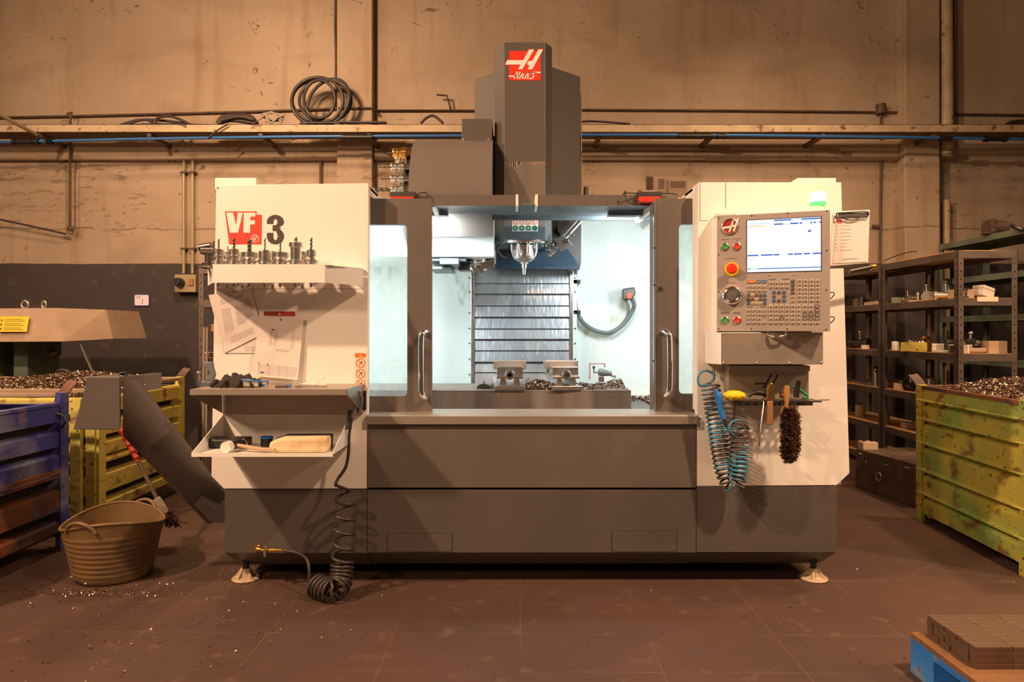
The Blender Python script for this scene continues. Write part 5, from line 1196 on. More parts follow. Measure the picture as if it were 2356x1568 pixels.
t = thing('marking_gauge', 'grey cast iron gauge with a curved bracket standing at the left end of the shelf', 'gauge', (X(472, 3.1), 3.1, zs_))
m = MB(); gy = 3.08; cx = X(476, gy); m.box(cx-.02, cx+.035, gy-.02, gy+.03, zs_+.0005, zs_+.02)
m.prism_y([(cx-.012, zs_+.02), (cx+.03, zs_+.02), (cx+.04, zs_+.05), (cx+.03, zs_+.085), (cx+.028, zs_+.108), (cx-.012, zs_+.105), (cx-.02, zs_+.085), (cx+.002, zs_+.08), (cx+.012, zs_+.055), (cx+.0, zs_+.035)], gy-.004, gy+.01); m.build('bracket', 'blue_grey', t, bevel=.003)
m = MB(); m.cyl((cx-.034, gy-.01, zs_+.0005), (cx-.034, gy-.01, zs_+.05), .007, n=10); m.ball((cx-.034, gy-.01, zs_+.057), .009, 10); m.build('post', 'steel', t)

# air gun on its hook, black coiled hose
t = thing('air_gun', 'silver and black air blow gun hanging from a holder right of the stainless shelf', 'air gun', P(828, 930, 3.15))
m = MB(); m.box(fx(822), fx(843), YF-.012, YF-.001, fz(942), fz(898)); m.box(fx(826), fx(840), YF-.05, YF-.012, fz(905), fz(899)); m.build('holder', 'black', t, bevel=.002)
m = MB(); g = [P(826, 903, 3.12), P(824, 918, 3.12), P(816, 938, 3.11), P(809, 960, 3.10)]; m.tube(smooth_path(g, 4), [.011]*6+[.012]*7, 10); m.box(X(819, 3.12), X(832, 3.12), 3.105, 3.13, Z(912, 3.12), Z(897, 3.12)); m.build('body', 'steel', t, bevel=.002)
m = MB(); m.tube(smooth_path([P(832, 908, 3.12), P(833, 925, 3.12), P(826, 948, 3.12)], 4), .006, 8); m.build('trigger', 'blue_grey', t)
t2 = thing('coiled_air_hose', 'black coiled air hose running from a brass valve up to the air gun', 'air hose', P(790, 1200, 3.05))
hp = [P(809, 962, 3.10), P(803, 1000, 3.09), P(802, 1040, 3.08), P(795, 1075, 3.07), P(778, 1100, 3.06), P(771, 1115, 3.05)]
cen = smooth_path([P(790, 1128, 3.09), P(793, 1170, 3.09), P(792, 1230, 3.09), P(788, 1290, 3.09), P(784, 1335, 3.06), Vector((X(770, 3.02), 3.02, .054)), Vector((X(750, 3.02), 3.03, .052)), Vector((X(722, 3.04), 3.06, .062))], 8)
# helix: wide turns above, tight turns on the floor
L = [0]
for a, b in zip(cen[:-1], cen[1:]): L.append(L[-1]+(b-a).length)
hel = []; N_ = 440; turns = 17.0; j = 0
for k in range(N_+1):
    q = k/N_; tt = q*turns
    # first 4 turns use 55% of the length
    s_ = L[-1]*(.58*(tt/5.0) if tt < 5 else .58+.42*((tt-5)/(turns-5)))
    while j < len(L)-2 and L[j+1] < s_: j += 1
    f = min(1, (s_-L[j])/max(L[j+1]-L[j], 1e-9)); p = cen[j].lerp(cen[j+1], f); d = (cen[min(j+2, len(cen)-1)]-cen[max(j-1, 0)]).normalized()
    u = Vector((1, 0, 0)); u = (u-d*u.dot(d)); 
    if u.length < .3: u = Vector((0, -1, 0))-d*Vector((0, -1, 0)).dot(d)
    u2 = Vector((0, -1, 0)); u2 = (u2-d*u2.dot(d)).normalized(); u1 = d.cross(u2)
    a = 2*PI*tt+PI; r_ = .047*min(1, .6+tt*.3); v = p+u1*math.cos(a)*r_+u2*math.sin(a)*r_; v.z = max(v.z, .0085); hel.append(v)
tail = [Vector((X(712, 3.05), 3.06, .02)), P(711, 1310, 3.08), P(708, 1290, 3.10), P(698, 1278, 3.13), P(680, 1270, 3.155), P(655, 1266, 3.17)]
m = MB(); m.tube(smooth_path(hp, 4)+hel[2::1], .0072, 8); m.tube(smooth_path([hel[-1]]+tail, 5), .0072, 8); m.build('hose', 'hose_black', t2)
m = MB()
for k in range(9): a = P(807-.6*k, 945+5*k, 3.10); m.tube([a+Vector((.012*math.cos(i*PI/5), .012*math.sin(i*PI/5), 0)) for i in range(10)], .0028, 6, closed=True)
m.build('strain_spring', 'black', t2)
t = thing('brass_valve', 'brass ball valve with fittings at the bottom left of the machine base', 'valve', P(605, 1262, 3.17))
m = MB(); m.cyl(P(590, 1262, 3.199), P(590, 1262, 3.16), .012, n=8); m.cyl(P(590, 1262, 3.165), P(600, 1263, 3.165), .010, n=8); m.ball(P(596, 1256, 3.165), .010, 8)
for a, b, r in ((600, 608, .007), (608, 616, .011), (617, 626, .007), (626, 634, .009), (635, 642, .007), (642, 649, .006)): m.cyl(P(a, 1264, 3.165), P(b, 1265, 3.165), r, n=8)
m.build('body', 'brass', t)
m = MB(); m.cyl(P(609, 1264, 3.165), P(609, 1256, 3.15), .006, n=8); m.box(X(606, 3.14), X(611, 3.14), 3.14, 3.145, Z(1280, 3.14), Z(1262, 3.14)); m.build('lever', 'steel', t)

# ================================================================= things on the right panel
# control panel (own frame, slightly turned)
cpn = thing('control_panel', 'grey machine control panel with lit screen and many keys on the right', 'control panel', (.925, 3.08, 1.196), math.radians(-18.8), world=False)
Wp, Hp = .465, .52
def cp(cx_, cy_):
    u = (cx_-290)/1075*Wp; yt = 405-(cx_-290)*70/1075; return u, (1490-cy_)/(1490-yt)*Hp
dm('panel_grey', (.37, .315, .295), .5, c2=(.34, .29, .27), ns=8)
m = MB(); m.box(0, Wp, -.004, .002, 0, Hp); m.build('front_plate', 'panel_grey', cpn, bevel=.002)
m = MB(); m.hexa([(.0, .0025, .002), (Wp, .0025, .002), (Wp, .0025, Hp-.002), (0, .0025, Hp-.002)], [(-.02, .115, .01), (Wp-.05, .24, .01), (Wp-.05, .24, Hp-.01), (-.02, .115, Hp-.01)]); m.build('housing', 'white_paint', cpn)
m = MB(); m.hexa([(-.001, .003, -.14), (.0, .003, Hp+.0), (.0, .012, Hp), (.0, .012, -.14)], [(-.03, .118, -.14), (-.03, .118, Hp+.0), (-.025, .12, Hp), (-.025, .12, -.14)]); m.build('side_cover', 'white_paint', cpn)
m = MB(); m.hexa([(-.002, -.002, Hp+.001), (.085, -.002, Hp+.001), (.085, .10, Hp+.001), (-.032, .12, Hp+.001)], [(-.002, -.002, Hp+.012), (.085, -.002, Hp+.006), (.085, .10, Hp+.012), (-.032, .12, Hp+.012)]); m.build('top_cover', 'white_paint', cpn)
m = MB()
for cx_, cy_ in ((308, 424), (632, 397), (973, 371), (1334, 345), (308, 770), (1333, 720), (308, 1118), (1330, 1096), (307, 1466), (629, 1467), (970, 1467), (1328, 1471)):
    u, v = cp(cx_, cy_); m.cyl((u, -.006, v), (u, -.0041, v), .0028, n=10)
m.build('plate_screws', 'black', cpn)
# screen
s0 = cp(580, 940); s1 = cp(1287, 395)
dm('screen_frame', (.02, .02, .06), .3)
dm('screen_white', (.02, .02, .03), .25, emit=(.93, .94, 1.0), es=1.15)
dm('screen_blue', (.01, .02, .1), .3, emit=(.06, .16, .62), es=.9)
dm('screen_light_blue', (.01, .02, .1), .3, emit=(.35, .65, .95), es=1)
dm('screen_orange', (.1, .05, .01), .3, emit=(.95, .60, .22), es=1)
dm('screen_red', (.1, .05, .01), .3, emit=(.9, .35, .35), es=1)
m = MB(); m.box(s0[0], s1[0], -.0055, -.0041, s0[1], s1[1]); sf = m.build('screen', 'screen_frame', cpn)
W_, H_ = s1[0]-s0[0], s1[1]-s0[1]; fl = Flat((s0[0]+.003, -.0056, s0[1]+.003), ((W_-.006)/700, 0, 0), (0, 0, (H_-.006)/520), t=.0004)
fl.rect(0, 700, 0, 520); fl.mb.k = 1
def bar(a, b, y, h=14): fl.rect(a, b, y, y+h, 1.8)
for a, b in ((262, 425), (520, 700)): bar(a, b, 500)
for a, b in ((262, 345), (415, 490), (502, 528), (602, 620), (632, 655), (685, 700)): bar(a, b, 462)
for a, b in ((3, 110), (135, 250), (258, 310), (395, 440), (450, 525), (540, 600), (625, 700)): bar(a, b, 160)
for a, b in ((3, 35), (110, 700)): bar(a, b, 28, 9)
fl.poly([(575, 380), (600, 376), (618, 392), (598, 396), (600, 410), (585, 392)], 1.8)
for k in range(5): fl.rect(430+0*k, 520, 503+0*k, 506, 1.9) if k == 0 else None
fl.mb.k = 2; fl.rect(30, 220, 478, 484, 1.8); fl.rect(70, 110, 28, 37, 1.8); fl.rect(345, 415, 462, 466, 1.8); fl.mb.k = 3; fl.rect(10, 165, 452, 462, 1.8); fl.rect(40, 62, 28, 37, 1.8)
fl.mb.k = 4; 
for q in (132, 118): fl.rect(38, 55, q, q+5, 1.8)
fl.mb.build('display', ['screen_white', 'screen_blue', 'screen_light_blue', 'screen_orange', 'screen_red'], sf)
m = MB()
for cx_, cy_ in ((799, 957), (1036, 949)): u, v = cp(cx_, cy_); m.ball((u, -.005, v), .0035, 10)
m.build('dome_screws', 'steel_bright', cpn)
# round emblem
u, v = cp(420, 503)
m = MB(); m.lathe([(.036, 0), (.036, .006), (.033, .008), (.031, .006), (.031, .002)], (u, -.0042, v), (0, -1, 0), n=32); e_ = m.build('emblem_ring', 'steel_bright', cpn)
m = MB(); m.cyl((u, -.0042, v), (u, -.0068, v), .0309, n=32); m.build('emblem_disc', 'red_dark', e_)
fl = Flat((u-.042, -.0072, v-.034), (.00082, 0, 0), (0, 0, .00082), t=.002)
for p in ([(66, 80), (76, 84), (52, 12), (42, 10)], [(88, 84), (98, 80), (74, 14), (64, 12)], [(0, 38), (50, 44), (48, 32), (8, 30)], [(50, 46), (76, 48), (74, 38), (50, 36)]): fl.poly(p)
fl.mb.build('emblem_mark', 'logo_white', e_)
# push buttons
for cx_, cy_, mt_, nm in ((372, 694, 'green', 'green push button'), (489, 690, 'red', 'red push button'), (370, 1383, 'green', 'lower green push button'), (488, 1384, 'red', 'lower red push button')):
    u, v = cp(cx_, cy_); m = MB(); m.lathe([(.0165, 0), (.0165, .005), (.0135, .007), (.0125, .005)], (u, -.0042, v), (0, -1, 0), n=24); b_ = m.build('button', 'steel', cpn); b_['label'] = nm
    m = MB(); m.lathe([(.0120, .0), (.0120, .006), (.007, .0045), (.0, .004)], (u, -.0042, v), (0, -1, 0), n=24); m.build('button_cap', mt_, b_)
fl = Flat((0, -.0041, 0), (1, 0, 0), (0, 0, 1), t=.0004)
def cap(cx_, cy_, w_, h_=.0022, rows=1):
    u, v = cp(cx_, cy_)
    for r_ in range(rows):
        k = 0
        while k < w_: fl.rect(u-w_/2+k, u-w_/2+k+.0026, v-r_*.005, v-r_*.005+h_); k += .0036
cap(370, 628, .034); cap(370, 646, .006); cap(488, 620, .034); cap(488, 640, .008); cap(430, 806, .056); cap(425, 1038, .04); cap(370, 1315, .038, rows=2); cap(488, 1315, .032, rows=2)
fl.mb.build('captions', 'ink', cpn)
u, v = cp(438, 905); u2, v2 = cp(412, 895)
m = MB(); m.cyl((u, -.0041, v), (u, -.009, v), .031, n=32); b_ = m.build('emergency_stop', 'yellow', cpn); b_['label'] = 'yellow base with red mushroom button'
m = MB(); m.lathe([(.014, .0), (.014, .022), (.0225, .026), (.023, .034), (.019, .040), (.0, .042)], (u, -.009, v), (0, -1, 0), n=28); m.build('mushroom_cap', 'red', b_)
u, v = cp(440, 1152); 
m = MB(); m.lathe([(.039, 0), (.041, .003), (.041, .018), (.036, .024), (.030, .026), (.026, .024), (.0, .024)], (u, -.0041, v), (0, -1, 0), n=40); b_ = m.build('hand_wheel', 'chrome', cpn)
m = MB(); m.cyl((u, -.0291, v), (u, -.031, v), .022, n=28); m.build('wheel_cap', 'steel', b_)
m = MB(); m.cyl((u+.029, -.028, v+.008), (u+.031, -.048, v+.008), .006, .0075, n=14); m.build('wheel_knob', 'steel', b_)
# keys
dm('key_grey', (.55, .48, .40), .45); dm('key_dark', (.12, .09, .075), .5); dm('key_blue', (.02, .16, .38), .45); dm('key_cream', (.75, .62, .35), .5); dm('key_orange', (.70, .15, .02), .5)
keys = []
def K(cx_, cy_, c, w_=34, h_=24): keys.append((cx_, cy_, c, w_, h_))
K(630, 1020, 'o', 84); K(706, 1018, 'b'); K(756, 1017, 'b')
for j, cy_ in enumerate((1068, 1104)):
    for i, cx_ in enumerate((604, 655, 706, 757)): K(cx_, cy_, 'g')
jog = ['dcddb', 'ddcdb', 'bccyb']
for j, cy_ in enumerate((1148, 1187, 1224)):
    for i, cx_ in enumerate((600, 639, 678, 718, 757)): K(cx_, cy_-(8 if jog[j][i] == 'y' else 0) if 0 else cy_, {'y': 'c'}.get(jog[j][i], jog[j][i]), 26)
for j, cy_ in enumerate((1292, 1330, 1368, 1407)):
    for i, cx_ in enumerate((602, 653, 704, 755)):
        if not (j == 2 and i == 3): K(cx_, cy_, 'g')
for cy_ in (1030, 1070):
    for cx_ in (819, 869, 921, 971): K(cx_, cy_, 'g')
for cx_, cy_, c in ((845, 1120, 'b'), (893, 1120, 'd'), (940, 1119, 'b'), (845, 1160, 'd'), (940, 1158, 'd'), (845, 1198, 'b'), (893, 1200, 'd'), (940, 1198, 'b')): K(cx_, cy_, c, 28)
for j, cy_ in enumerate((1014, 1050, 1087, 1126, 1163, 1201)):
    K(1021, cy_, 'd' if j < 4 else 'g', 30)
    for i, cx_ in enumerate((1085, 1140, 1195, 1250)): K(cx_, cy_-5, 'g', 38)
for j, cy_ in enumerate((1250, 1290, 1329, 1368, 1407)):
    for i, cx_ in enumerate((815, 867, 918, 970, 1022, 1075)): K(cx_, cy_, 'c' if (j == 0 and i == 0) else ('d' if (j, i) == (3, 2) else 'g'))
    for i, cx_ in enumerate((1135, 1190, 1246)): K(cx_, cy_, 'd' if (j in (2, 3) or i == 2 and j in (0, 1)) else 'g', 38)
KM = {'g': 'key_grey', 'd': 'key_dark', 'b': 'key_blue', 'c': 'key_cream', 'o': 'key_orange'}
protos = {}
big = MB(); bigm = ['key_grey', 'key_dark', 'key_blue', 'key_cream', 'key_orange', 'key_dark']; order = 'gdbco'
keys.sort(key=lambda k: (-k[3], k[0] > 800 and k[2] == 'g' and k[1] < 1220))
for n_, (cx_, cy_, c, w_, h_) in enumerate(keys):
    u, v = cp(cx_, cy_); ww = w_/1075*Wp/2; hh = h_/1100*Hp/2
    if n_ < 100:
        if (c, w_) not in protos:
            m = MB(); m.box(-ww, ww, -.0035, 0, -hh, hh); m.k = 1; m.box(-ww*.6, ww*.6, -.0039, -.0036, -hh*.7, hh*.1)
            me_o = m.build('key', [KM[c], 'key_dark' if c in 'gc' else 'key_grey'], cpn); me_o.location = (u, -.0042, v); protos[(c, w_)] = me_o; continue
        o = protos[(c, w_)].copy(); COL.objects.link(o); o.parent = cpn; o.location = (u, -.0042, v)
    else:
        big.k = order.index(c); big.box(u-ww, u+ww, -.0077, -.0042, v-hh, v+hh); big.k = 5; big.box(u-ww*.6, u+ww*.6, -.0081, -.0078, v-hh*.7, v+hh*.1)
if big.v: big.build('key_field', bigm, cpn)['kind'] = 'stuff'
fl = Flat((0, -.0041, 0), (1, 0, 0), (0, 0, 1), t=.0004)
for a, b, y in ((585, 640, 1262), (715, 775, 1262), (797, 860, 1001), (925, 990, 998)):
    p = cp(a, y); q = cp(b, y); fl.rect(p[0], q[0], p[1]-.001, p[1]+.0015)
fl.mb.build('key_headings', 'ink', cpn)
# green beacon on the panel
u = (1890-1650)/260*Wp; cx_, cy_ = Wp-.042, .07
t = cpn
m = MB(); m.cyl((cx_, cy_, Hp+.001), (cx_, cy_, Hp+.032), .028, n=28); b_ = m.build('beacon', 'glass_tint', cpn)
dm('beacon_green', (.05, .6, .1), .4, emit=(.06, 1.0, .12), es=2.2); dm('beacon_core', (.8, 1, .8), .4, emit=(.35, 1.0, .30), es=4)
m = MB(); m.cyl((cx_, cy_, Hp+.0325), (cx_, cy_, Hp+.0483), .0335, n=28); m.build('beacon_base', 'beacon_green', b_)
m = MB(); m.lathe([(.0, .0485), (.033, .0485), (.034, .055), (.033, .086), (.028, .092), (.0, .093)], (cx_, cy_, Hp), n=28); m.build('beacon_lens', 'beacon_core', b_)
# handle and hooks under / beside the panel
m = MB(); m.tube(smooth_path([(.215, .02, -.002), (.22, -.0, -.018), (.25, -.012, -.024), (.285, -.0, -.018), (.29, .02, -.002)], 5), .006, 10); m.build('pull_handle', 'chrome', cpn)
m = MB()
for z in (.155, .05): m.tube(smooth_path([(Wp+.001, .02, z+.012), (Wp+.014, .015, z+.012), (Wp+.018, .01, z+.004), (Wp+.006, .012, z-.012), (Wp+.001, .02, z-.014)], 4), .0022, 6)
m.build('side_hook', 'black', cpn)
m = MB(); m.box(.05, .40, .10, .16, -.02, .05); m.build('arm_joint', 'steel', cpn)
# clipboard
t = thing('clipboard', 'white clipboard with a printed checklist sheet beside the control panel', 'clipboard', P(1957, 548, 2.95))
yc = 2.96
fr_ = [P(1910, 612, yc), P(1998, 605, yc), P(2002, 482, yc), P(1915, 486, yc)]
def quad_prism(m, q, t0, t1): m.hexa([v+Vector((0, t0, 0)) for v in q], [v+Vector((0, t1, 0)) for v in q])
m = MB(); quad_prism(m, fr_, 0, .006); m.build('board', 'white_paint', t, bevel=.003)
m = MB(); pq = [P(1916, 606, yc), P(1994, 602, yc), P(1999, 500, yc), P(1924, 503, yc)]; quad_prism(m, pq, -.0025, -.0004); pg = m.build('page', 'paper', t)
fl = Flat(pq[0]+Vector((0, -.003, 0)), (pq[1]-pq[0])/78, (pq[3]-pq[0])/103, t=.0004)
fl.rect(2, 13, 92, 101); fl.mb.k = 1; fl.stroke([(18, 99), (54, 99)], 1.6); fl.stroke([(18, 96), (48, 96)], .8)
rk = random.Random(3)
for k in range(8): fl.rect(2, 4.5, 84-8*k, 87-8*k); fl.stroke([(14, 85.5-8*k), (26+rk.uniform(0, 18), 85.5-8*k)], .8)
fl.stroke([(22, 10), (54, 10)], .8); fl.stroke([(18, 7.5), (58, 7.5)], .8)
dm('stamp_red', (.75, .16, .12), .6); fl.mb.build('print', ['stamp_red', 'ink_soft'], pg)
m = MB(); quad_prism(m, [P(1926, 500, yc), P(1995, 497, yc), P(1995, 489, yc), P(1926, 491, yc)], -.009, -.003); m.build('clip_plate', 'steel_bright', t)
m = MB(); m.tube(smooth_path([P(1925, 490, yc-.012), P(1924, 503, yc-.012), P(1935, 501, yc-.012), P(1960, 506, yc-.012), P(1985, 498, yc-.012), P(1995, 499, yc-.012), P(1996, 487, yc-.012), P(1960, 488, yc-.012), P(1925, 490, yc-.012)], 4), .0025, 6); m.build('clip_spring', 'black', t)
m = MB(); m.hexa([P(1905, 618, 2.99), P(1960, 616, 2.99), P(1960, 606, 2.99), P(1905, 608, 2.99)], [P(1905, 618, 3.02), P(1960, 616, 3.02), P(1960, 606, 3.02), P(1905, 608, 3.02)]); m.build('bracket', 'panel_grey', t)
# pen lamp sticking out behind the board
t = thing('torch', 'dark torch with an amber tip sticking out below the clipboard', 'torch', P(1985, 622, 3.1))
m = MB(); m.cyl(P(1955, 624, 3.08), P(2004, 614, 3.08), .010, n=14); m.build('barrel', 'dark_steel', t)
m = MB(); m.cyl(P(2004, 614, 3.08), P(2014, 613, 3.08), .013, n=14); m.build('tip', 'gold', t)
# stainless cover under the panel
t = thing('stainless_cover', 'wide brushed stainless cover box just below the control panel', 'cover', (1.18, 3.1, 1.08))
m = MB(); ya = 3.02; m.hexa([P(1661, 838, ya), P(1894, 838, ya), P(1894, 764, ya), P(1661, 764, ya)], [P(1661, 838, ya)+Vector((0, .17, 0)), P(1894, 838, ya)+Vector((0, .17, 0)), P(1894, 764, ya)+Vector((0, .17, 0)), P(1661, 764, ya)+Vector((0, .17, 0))]); m.build('box', 'steel_brushed', t, bevel=.002)
m = MB(); m.hexa([(X(1635, 3.1), 3.1, Z(836, 3.1)), (X(1660, ya)-.001, ya, Z(838, ya)), (X(1660, ya)-.001, ya, Z(764, ya)), (X(1635, 3.1), 3.1, Z(764, 3.1))], [(X(1635, 3.1), 3.19, Z(836, 3.1)), (X(1660, ya)-.001, 3.19, Z(838, ya)), (X(1660, ya)-.001, 3.19, Z(764, ya)), (X(1635, 3.1), 3.19, Z(764, 3.1))]); m.build('side_cheek', 'white_paint', t)
m = MB()
for px, py in ((1664, 767), (1891, 766), (1664, 834), (1741, 834), (1816, 834), (1890, 833)): c = P(px, py, ya); m.ball((c.x, ya-.001, c.z), .0045, 8)
m.build('screws', 'steel_bright', t)
t = thing('mounting_plate', 'stainless plate with a black slanted emblem under the cover box', 'plate', (1.2, 3.15, .97))
yq = 3.12; m = MB(); m.box(X(1676, yq), X(1861, yq), yq, YF-.002, Z(918, yq), Z(840, yq)-.0); m.build('plate', 'steel_brushed', t, bevel=.002)
m = MB(); m.box(X(1676, yq), X(1861, yq), yq-.012, yq-.001, Z(853, yq), Z(840, yq)-.002); m.build('top_fold', 'steel', t)
fl = Flat((X(1735, yq), yq-.0005, Z(894, yq)), (yq/F, 0, 0), (0, 0, yq/F))
def hb(a, b): return (a/3.825+1600-1735, 894-(b/3.825+740))
for p in ([(660, 462), (678, 462), (610, 584), (588, 584)], [(716, 462), (734, 462), (690, 545), (672, 545)], [(526, 536), (618, 536), (612, 550), (516, 550)]): fl.poly([hb(*q) for q in p])
fl.mb.build('emblem', 'ink', t)
# perforated tool ledge
t = thing('tool_ledge', 'thin perforated metal ledge with hooks that carries hand tools under the emblem', 'ledge', (1.2, 3.1, .89))
zl = Z(918, 3.1); m = MB(); A = [(X(1690, 3.02), 3.03), (X(1875, 3.05), 3.05), (X(1892, 3.12), 3.115), (X(1700, 3.115), 3.115)]
xs = [X(1703, 3.07)+.0365*k for k in range(10)]
cell_save = cell; cell = .0365
for x in xs:
    hx, hy, nn, r = .01825, .024, 12, .011
    for y in (3.05, 3.098):
        inner = [(x+r*math.cos(2*PI*(k+.5)/nn), y+r*math.sin(2*PI*(k+.5)/nn)) for k in range(nn)]; outer = []
        for k in range(nn): a = 2*PI*(k+.5)/nn; q = min(hx/abs(math.cos(a)), hy/abs(math.sin(a))); outer.append((x+q*math.cos(a), y+q*math.sin(a)))
        for zz, f_ in ((zl, 0), (zl-.003, 1)):
            m.add([(a, b, zz) for a, b in inner+outer], [((k, nn+k, nn+(k+1) % nn, (k+1) % nn) if not f_ else (k, (k+1) % nn, nn+(k+1) % nn, nn+k)) for k in range(nn)])
        m.add([(a, b, zl) for a, b in inner]+[(a, b, zl-.003) for a, b in inner], [(k, (k+1) % nn, nn+(k+1) % nn, nn+k) for k in range(nn)])
m.box(xs[0]-.018, xs[-1]+.018, 3.0235, 3.026, zl-.006, zl)
m.box(xs[0]-.018, xs[-1]+.018, 3.115, 3.119, zl-.03, zl+.0)
m.build('ledge_plate', 'dark_steel', t)
m = MB(); m.tube(smooth_path([(xs[-1]+.02, 3.06, zl), (xs[-1]+.06, 3.04, zl+.004)], 2), .003, 6); m.build('end_hook', 'steel', t)
cell = cell_save
# blue coiled hose with blow gun
t = thing('blue_coil_hose', 'dirty blue coiled air hose hanging in a long loop from the right panel', 'air hose', P(1680, 1010, 3.1))
m = MB()
legA = smooth_path([P(1634, 885, 3.12), P(1643, 940, 3.10), P(1654, 1010, 3.10), P(1664, 1070, 3.10), P(1676, 1105, 3.09), P(1690, 1112, 3.08), P(1698, 1090, 3.07), P(1700, 1050, 3.06), P(1700, 1010, 3.06), P(1700, 985, 3.06)], 8)
LL = [0]
for a, b in zip(legA[:-1], legA[1:]): LL.append(LL[-1]+(b-a).length)
hel = []; N_ = 700; turns = 35; j = 0
for k in range(N_+1):
    q = k/N_; s_ = LL[-1]*q
    while j < len(LL)-2 and LL[j+1] < s_: j += 1
    f = min(1, (s_-LL[j])/max(LL[j+1]-LL[j], 1e-9)); p = legA[j].lerp(legA[j+1], f); d = (legA[min(j+2, len(legA)-1)]-legA[max(j-1, 0)]).normalized()
    u2 = Vector((0, -1, .22)); u2 = (u2-d*u2.dot(d)).normalized(); u1 = d.cross(u2); a = 2*PI*q*turns
    hel.append(p+u1*math.cos(a)*.040+u2*math.sin(a)*.038)
dm('hose_blue', (.06, .24, .38), .35, c2=(.07, .05, .04), ns=9, lo=.44, hi=.56)
top = smooth_path([P(1641, 846, 3.16), P(1643, 860, 3.15), P(1641, 872, 3.14), P(1628, 886, 3.12), P(1609, 885, 3.10), P(1607, 865, 3.10), P(1622, 852, 3.10), P(1640, 860, 3.10), P(1640, 876, 3.08), hel[0]], 6)
m.tube(top[:-1]+hel, .0052, 8)
ring_ = smooth_path([hel[-1], P(1722, 985, 3.03), P(1712, 972, 3.02), P(1697, 966, 3.02), P(1681, 974, 3.02), P(1679, 990, 3.02), P(1690, 1002, 3.03), P(1706, 1001, 3.04)], 5)
m.tube(ring_, .0052, 8); m.tube(smooth_path([P(1706, 1001, 3.04), P(1690, 1004, 3.04), P(1676, 990, 3.04), P(1666, 968, 3.05)], 5), .0052, 8)
m.build('hose', 'hose_blue', t)
m = MB(); c = P(1641, 842, 3.17); m.cyl(c, c-Vector((0, 0, .03)), .007, n=10); m.build('brass_connector', 'brass', t)
t = thing('blow_gun', 'blue plastic blow gun hanging nose up from the blue coiled hose', 'air gun', P(1655, 930, 3.04))
m = MB(); yb_ = 3.04; g = [P(1645, 897, yb_), P(1653, 912, yb_), P(1657, 935, yb_), P(1665, 963, yb_)]
m.tube(smooth_path(g, 4), [.011]*3+[.015]*4+[.013]*6, 12); m.build('body', 'blue_plastic', t)
m = MB(); m.tube([P(1645, 897, yb_), P(1634, 878, yb_)], .003, 8); m.build('nozzle', 'steel_bright', t)
m = MB(); m.hexa([P(1653, 900, yb_-.006), P(1664, 909, yb_-.006), P(1660, 918, yb_-.006), P(1654, 915, yb_-.006)], [P(1653, 900, yb_+.006), P(1664, 909, yb_+.006), P(1660, 918, yb_+.006), P(1654, 915, yb_+.006)]); m.build('trigger', 'blue_plastic', t, bevel=.002)
m = MB(); m.cyl(P(1665, 963, yb_), P(1671, 978, yb_), .010, n=12); m.build('coupling', 'dark_steel', t)
# hand tools hanging from the ledge
t = thing('t_handle_key', 'hex key with a round yellow handle hanging at the left of the ledge', 'hex key', P(1690, 940, 3.02))
m = MB(); c = P(1690, 909, 3.035); m.lathe([(.0, -.020), (.030, -.020), (.039, -.010), (.041, .003), (.037, .014), (.025, .020), (.012, .015), (0, .014)], c, n=32)
for k in range(9): a = 2*PI*k/9; m.ball(c+Vector((.036*math.cos(a), .036*math.sin(a), 0)), .014, 10)
m.build('handle', 'yellow', t)
m = MB(); m.tube([c-Vector((0, 0, .0115)), P(1690, 945, 3.03), P(1687, 975, 3.03)], [.008, .0065, .005], 10); m.build('shaft', 'dark_steel', t)
t = thing('pliers', 'worn wooden handled pliers hanging head up in the middle of the ledge', 'pliers', P(1773, 930, 3.03))
m = MB(); yb_ = 3.012; m.prism_y([(X(a, yb_), Z(b, yb_)) for a, b in ((1763, 920), (1765, 890), (1770, 880), (1776, 880), (1781, 890), (1782, 920))], yb_-.01, yb_+.008); m.build('jaws', 'brass', t, bevel=.004)
m = MB(); m.box(X(1765, yb_), X(1778, yb_), yb_-.008, yb_+.008, Z(976, yb_), Z(921, yb_)); m.build('grip', 'wood', t, bevel=.004)
m = MB(); m.prism_y([(X(1772, yb_), Z(915, yb_)), (X(1774, yb_), Z(886, yb_)), (X(1775.5, yb_), Z(915, yb_))], yb_-.0112, yb_-.0101); m.build('jaw_gap', 'ink', t)
t = thing('ratchet', 'black headed ratchet with a long thin steel bar reaching down from the ledge', 'wrench', P(1750, 950, 3.04))
m = MB(); m.tube(smooth_path([P(1722, 912, 3.06), P(1738, 903, 3.05), P(1760, 906, 3.05), P(1764, 914, 3.05)], 4), [.006]*4+[.012]*9, 10); m.build('head', 'black', t)
m = MB(); m.tube([P(1755, 916, 3.05), P(1757, 925, 3.015), P(1746, 1026, 3.02)], .0035, 8); m.build('bar', 'steel', t)
t = thing('dust_brush', 'hand brush with dark clotted bristles hanging from the ledge', 'brush', P(1815, 985, 3.03))
yb_ = 3.0
m = MB(); m.prism_y([(X(a, yb_), Z(b, yb_)) for a, b in ((1808, 886), (1818, 888), (1819, 905), (1815, 935), (1820, 950), (1800, 950), (1808, 930), (1805, 900))], yb_, yb_+.018); m.build('handle', 'wood', t, bevel=.005)
m = MB(); m.prism_y([(X(a, yb_), Z(b, yb_)) for a, b in ((1802, 935), (1820, 935), (1818, 960), (1815, 1055), (1800, 1055), (1799, 950))], yb_+.004, yb_+.018); m.build('stock', 'wood', t)
m = MB(); r = random.Random(21)
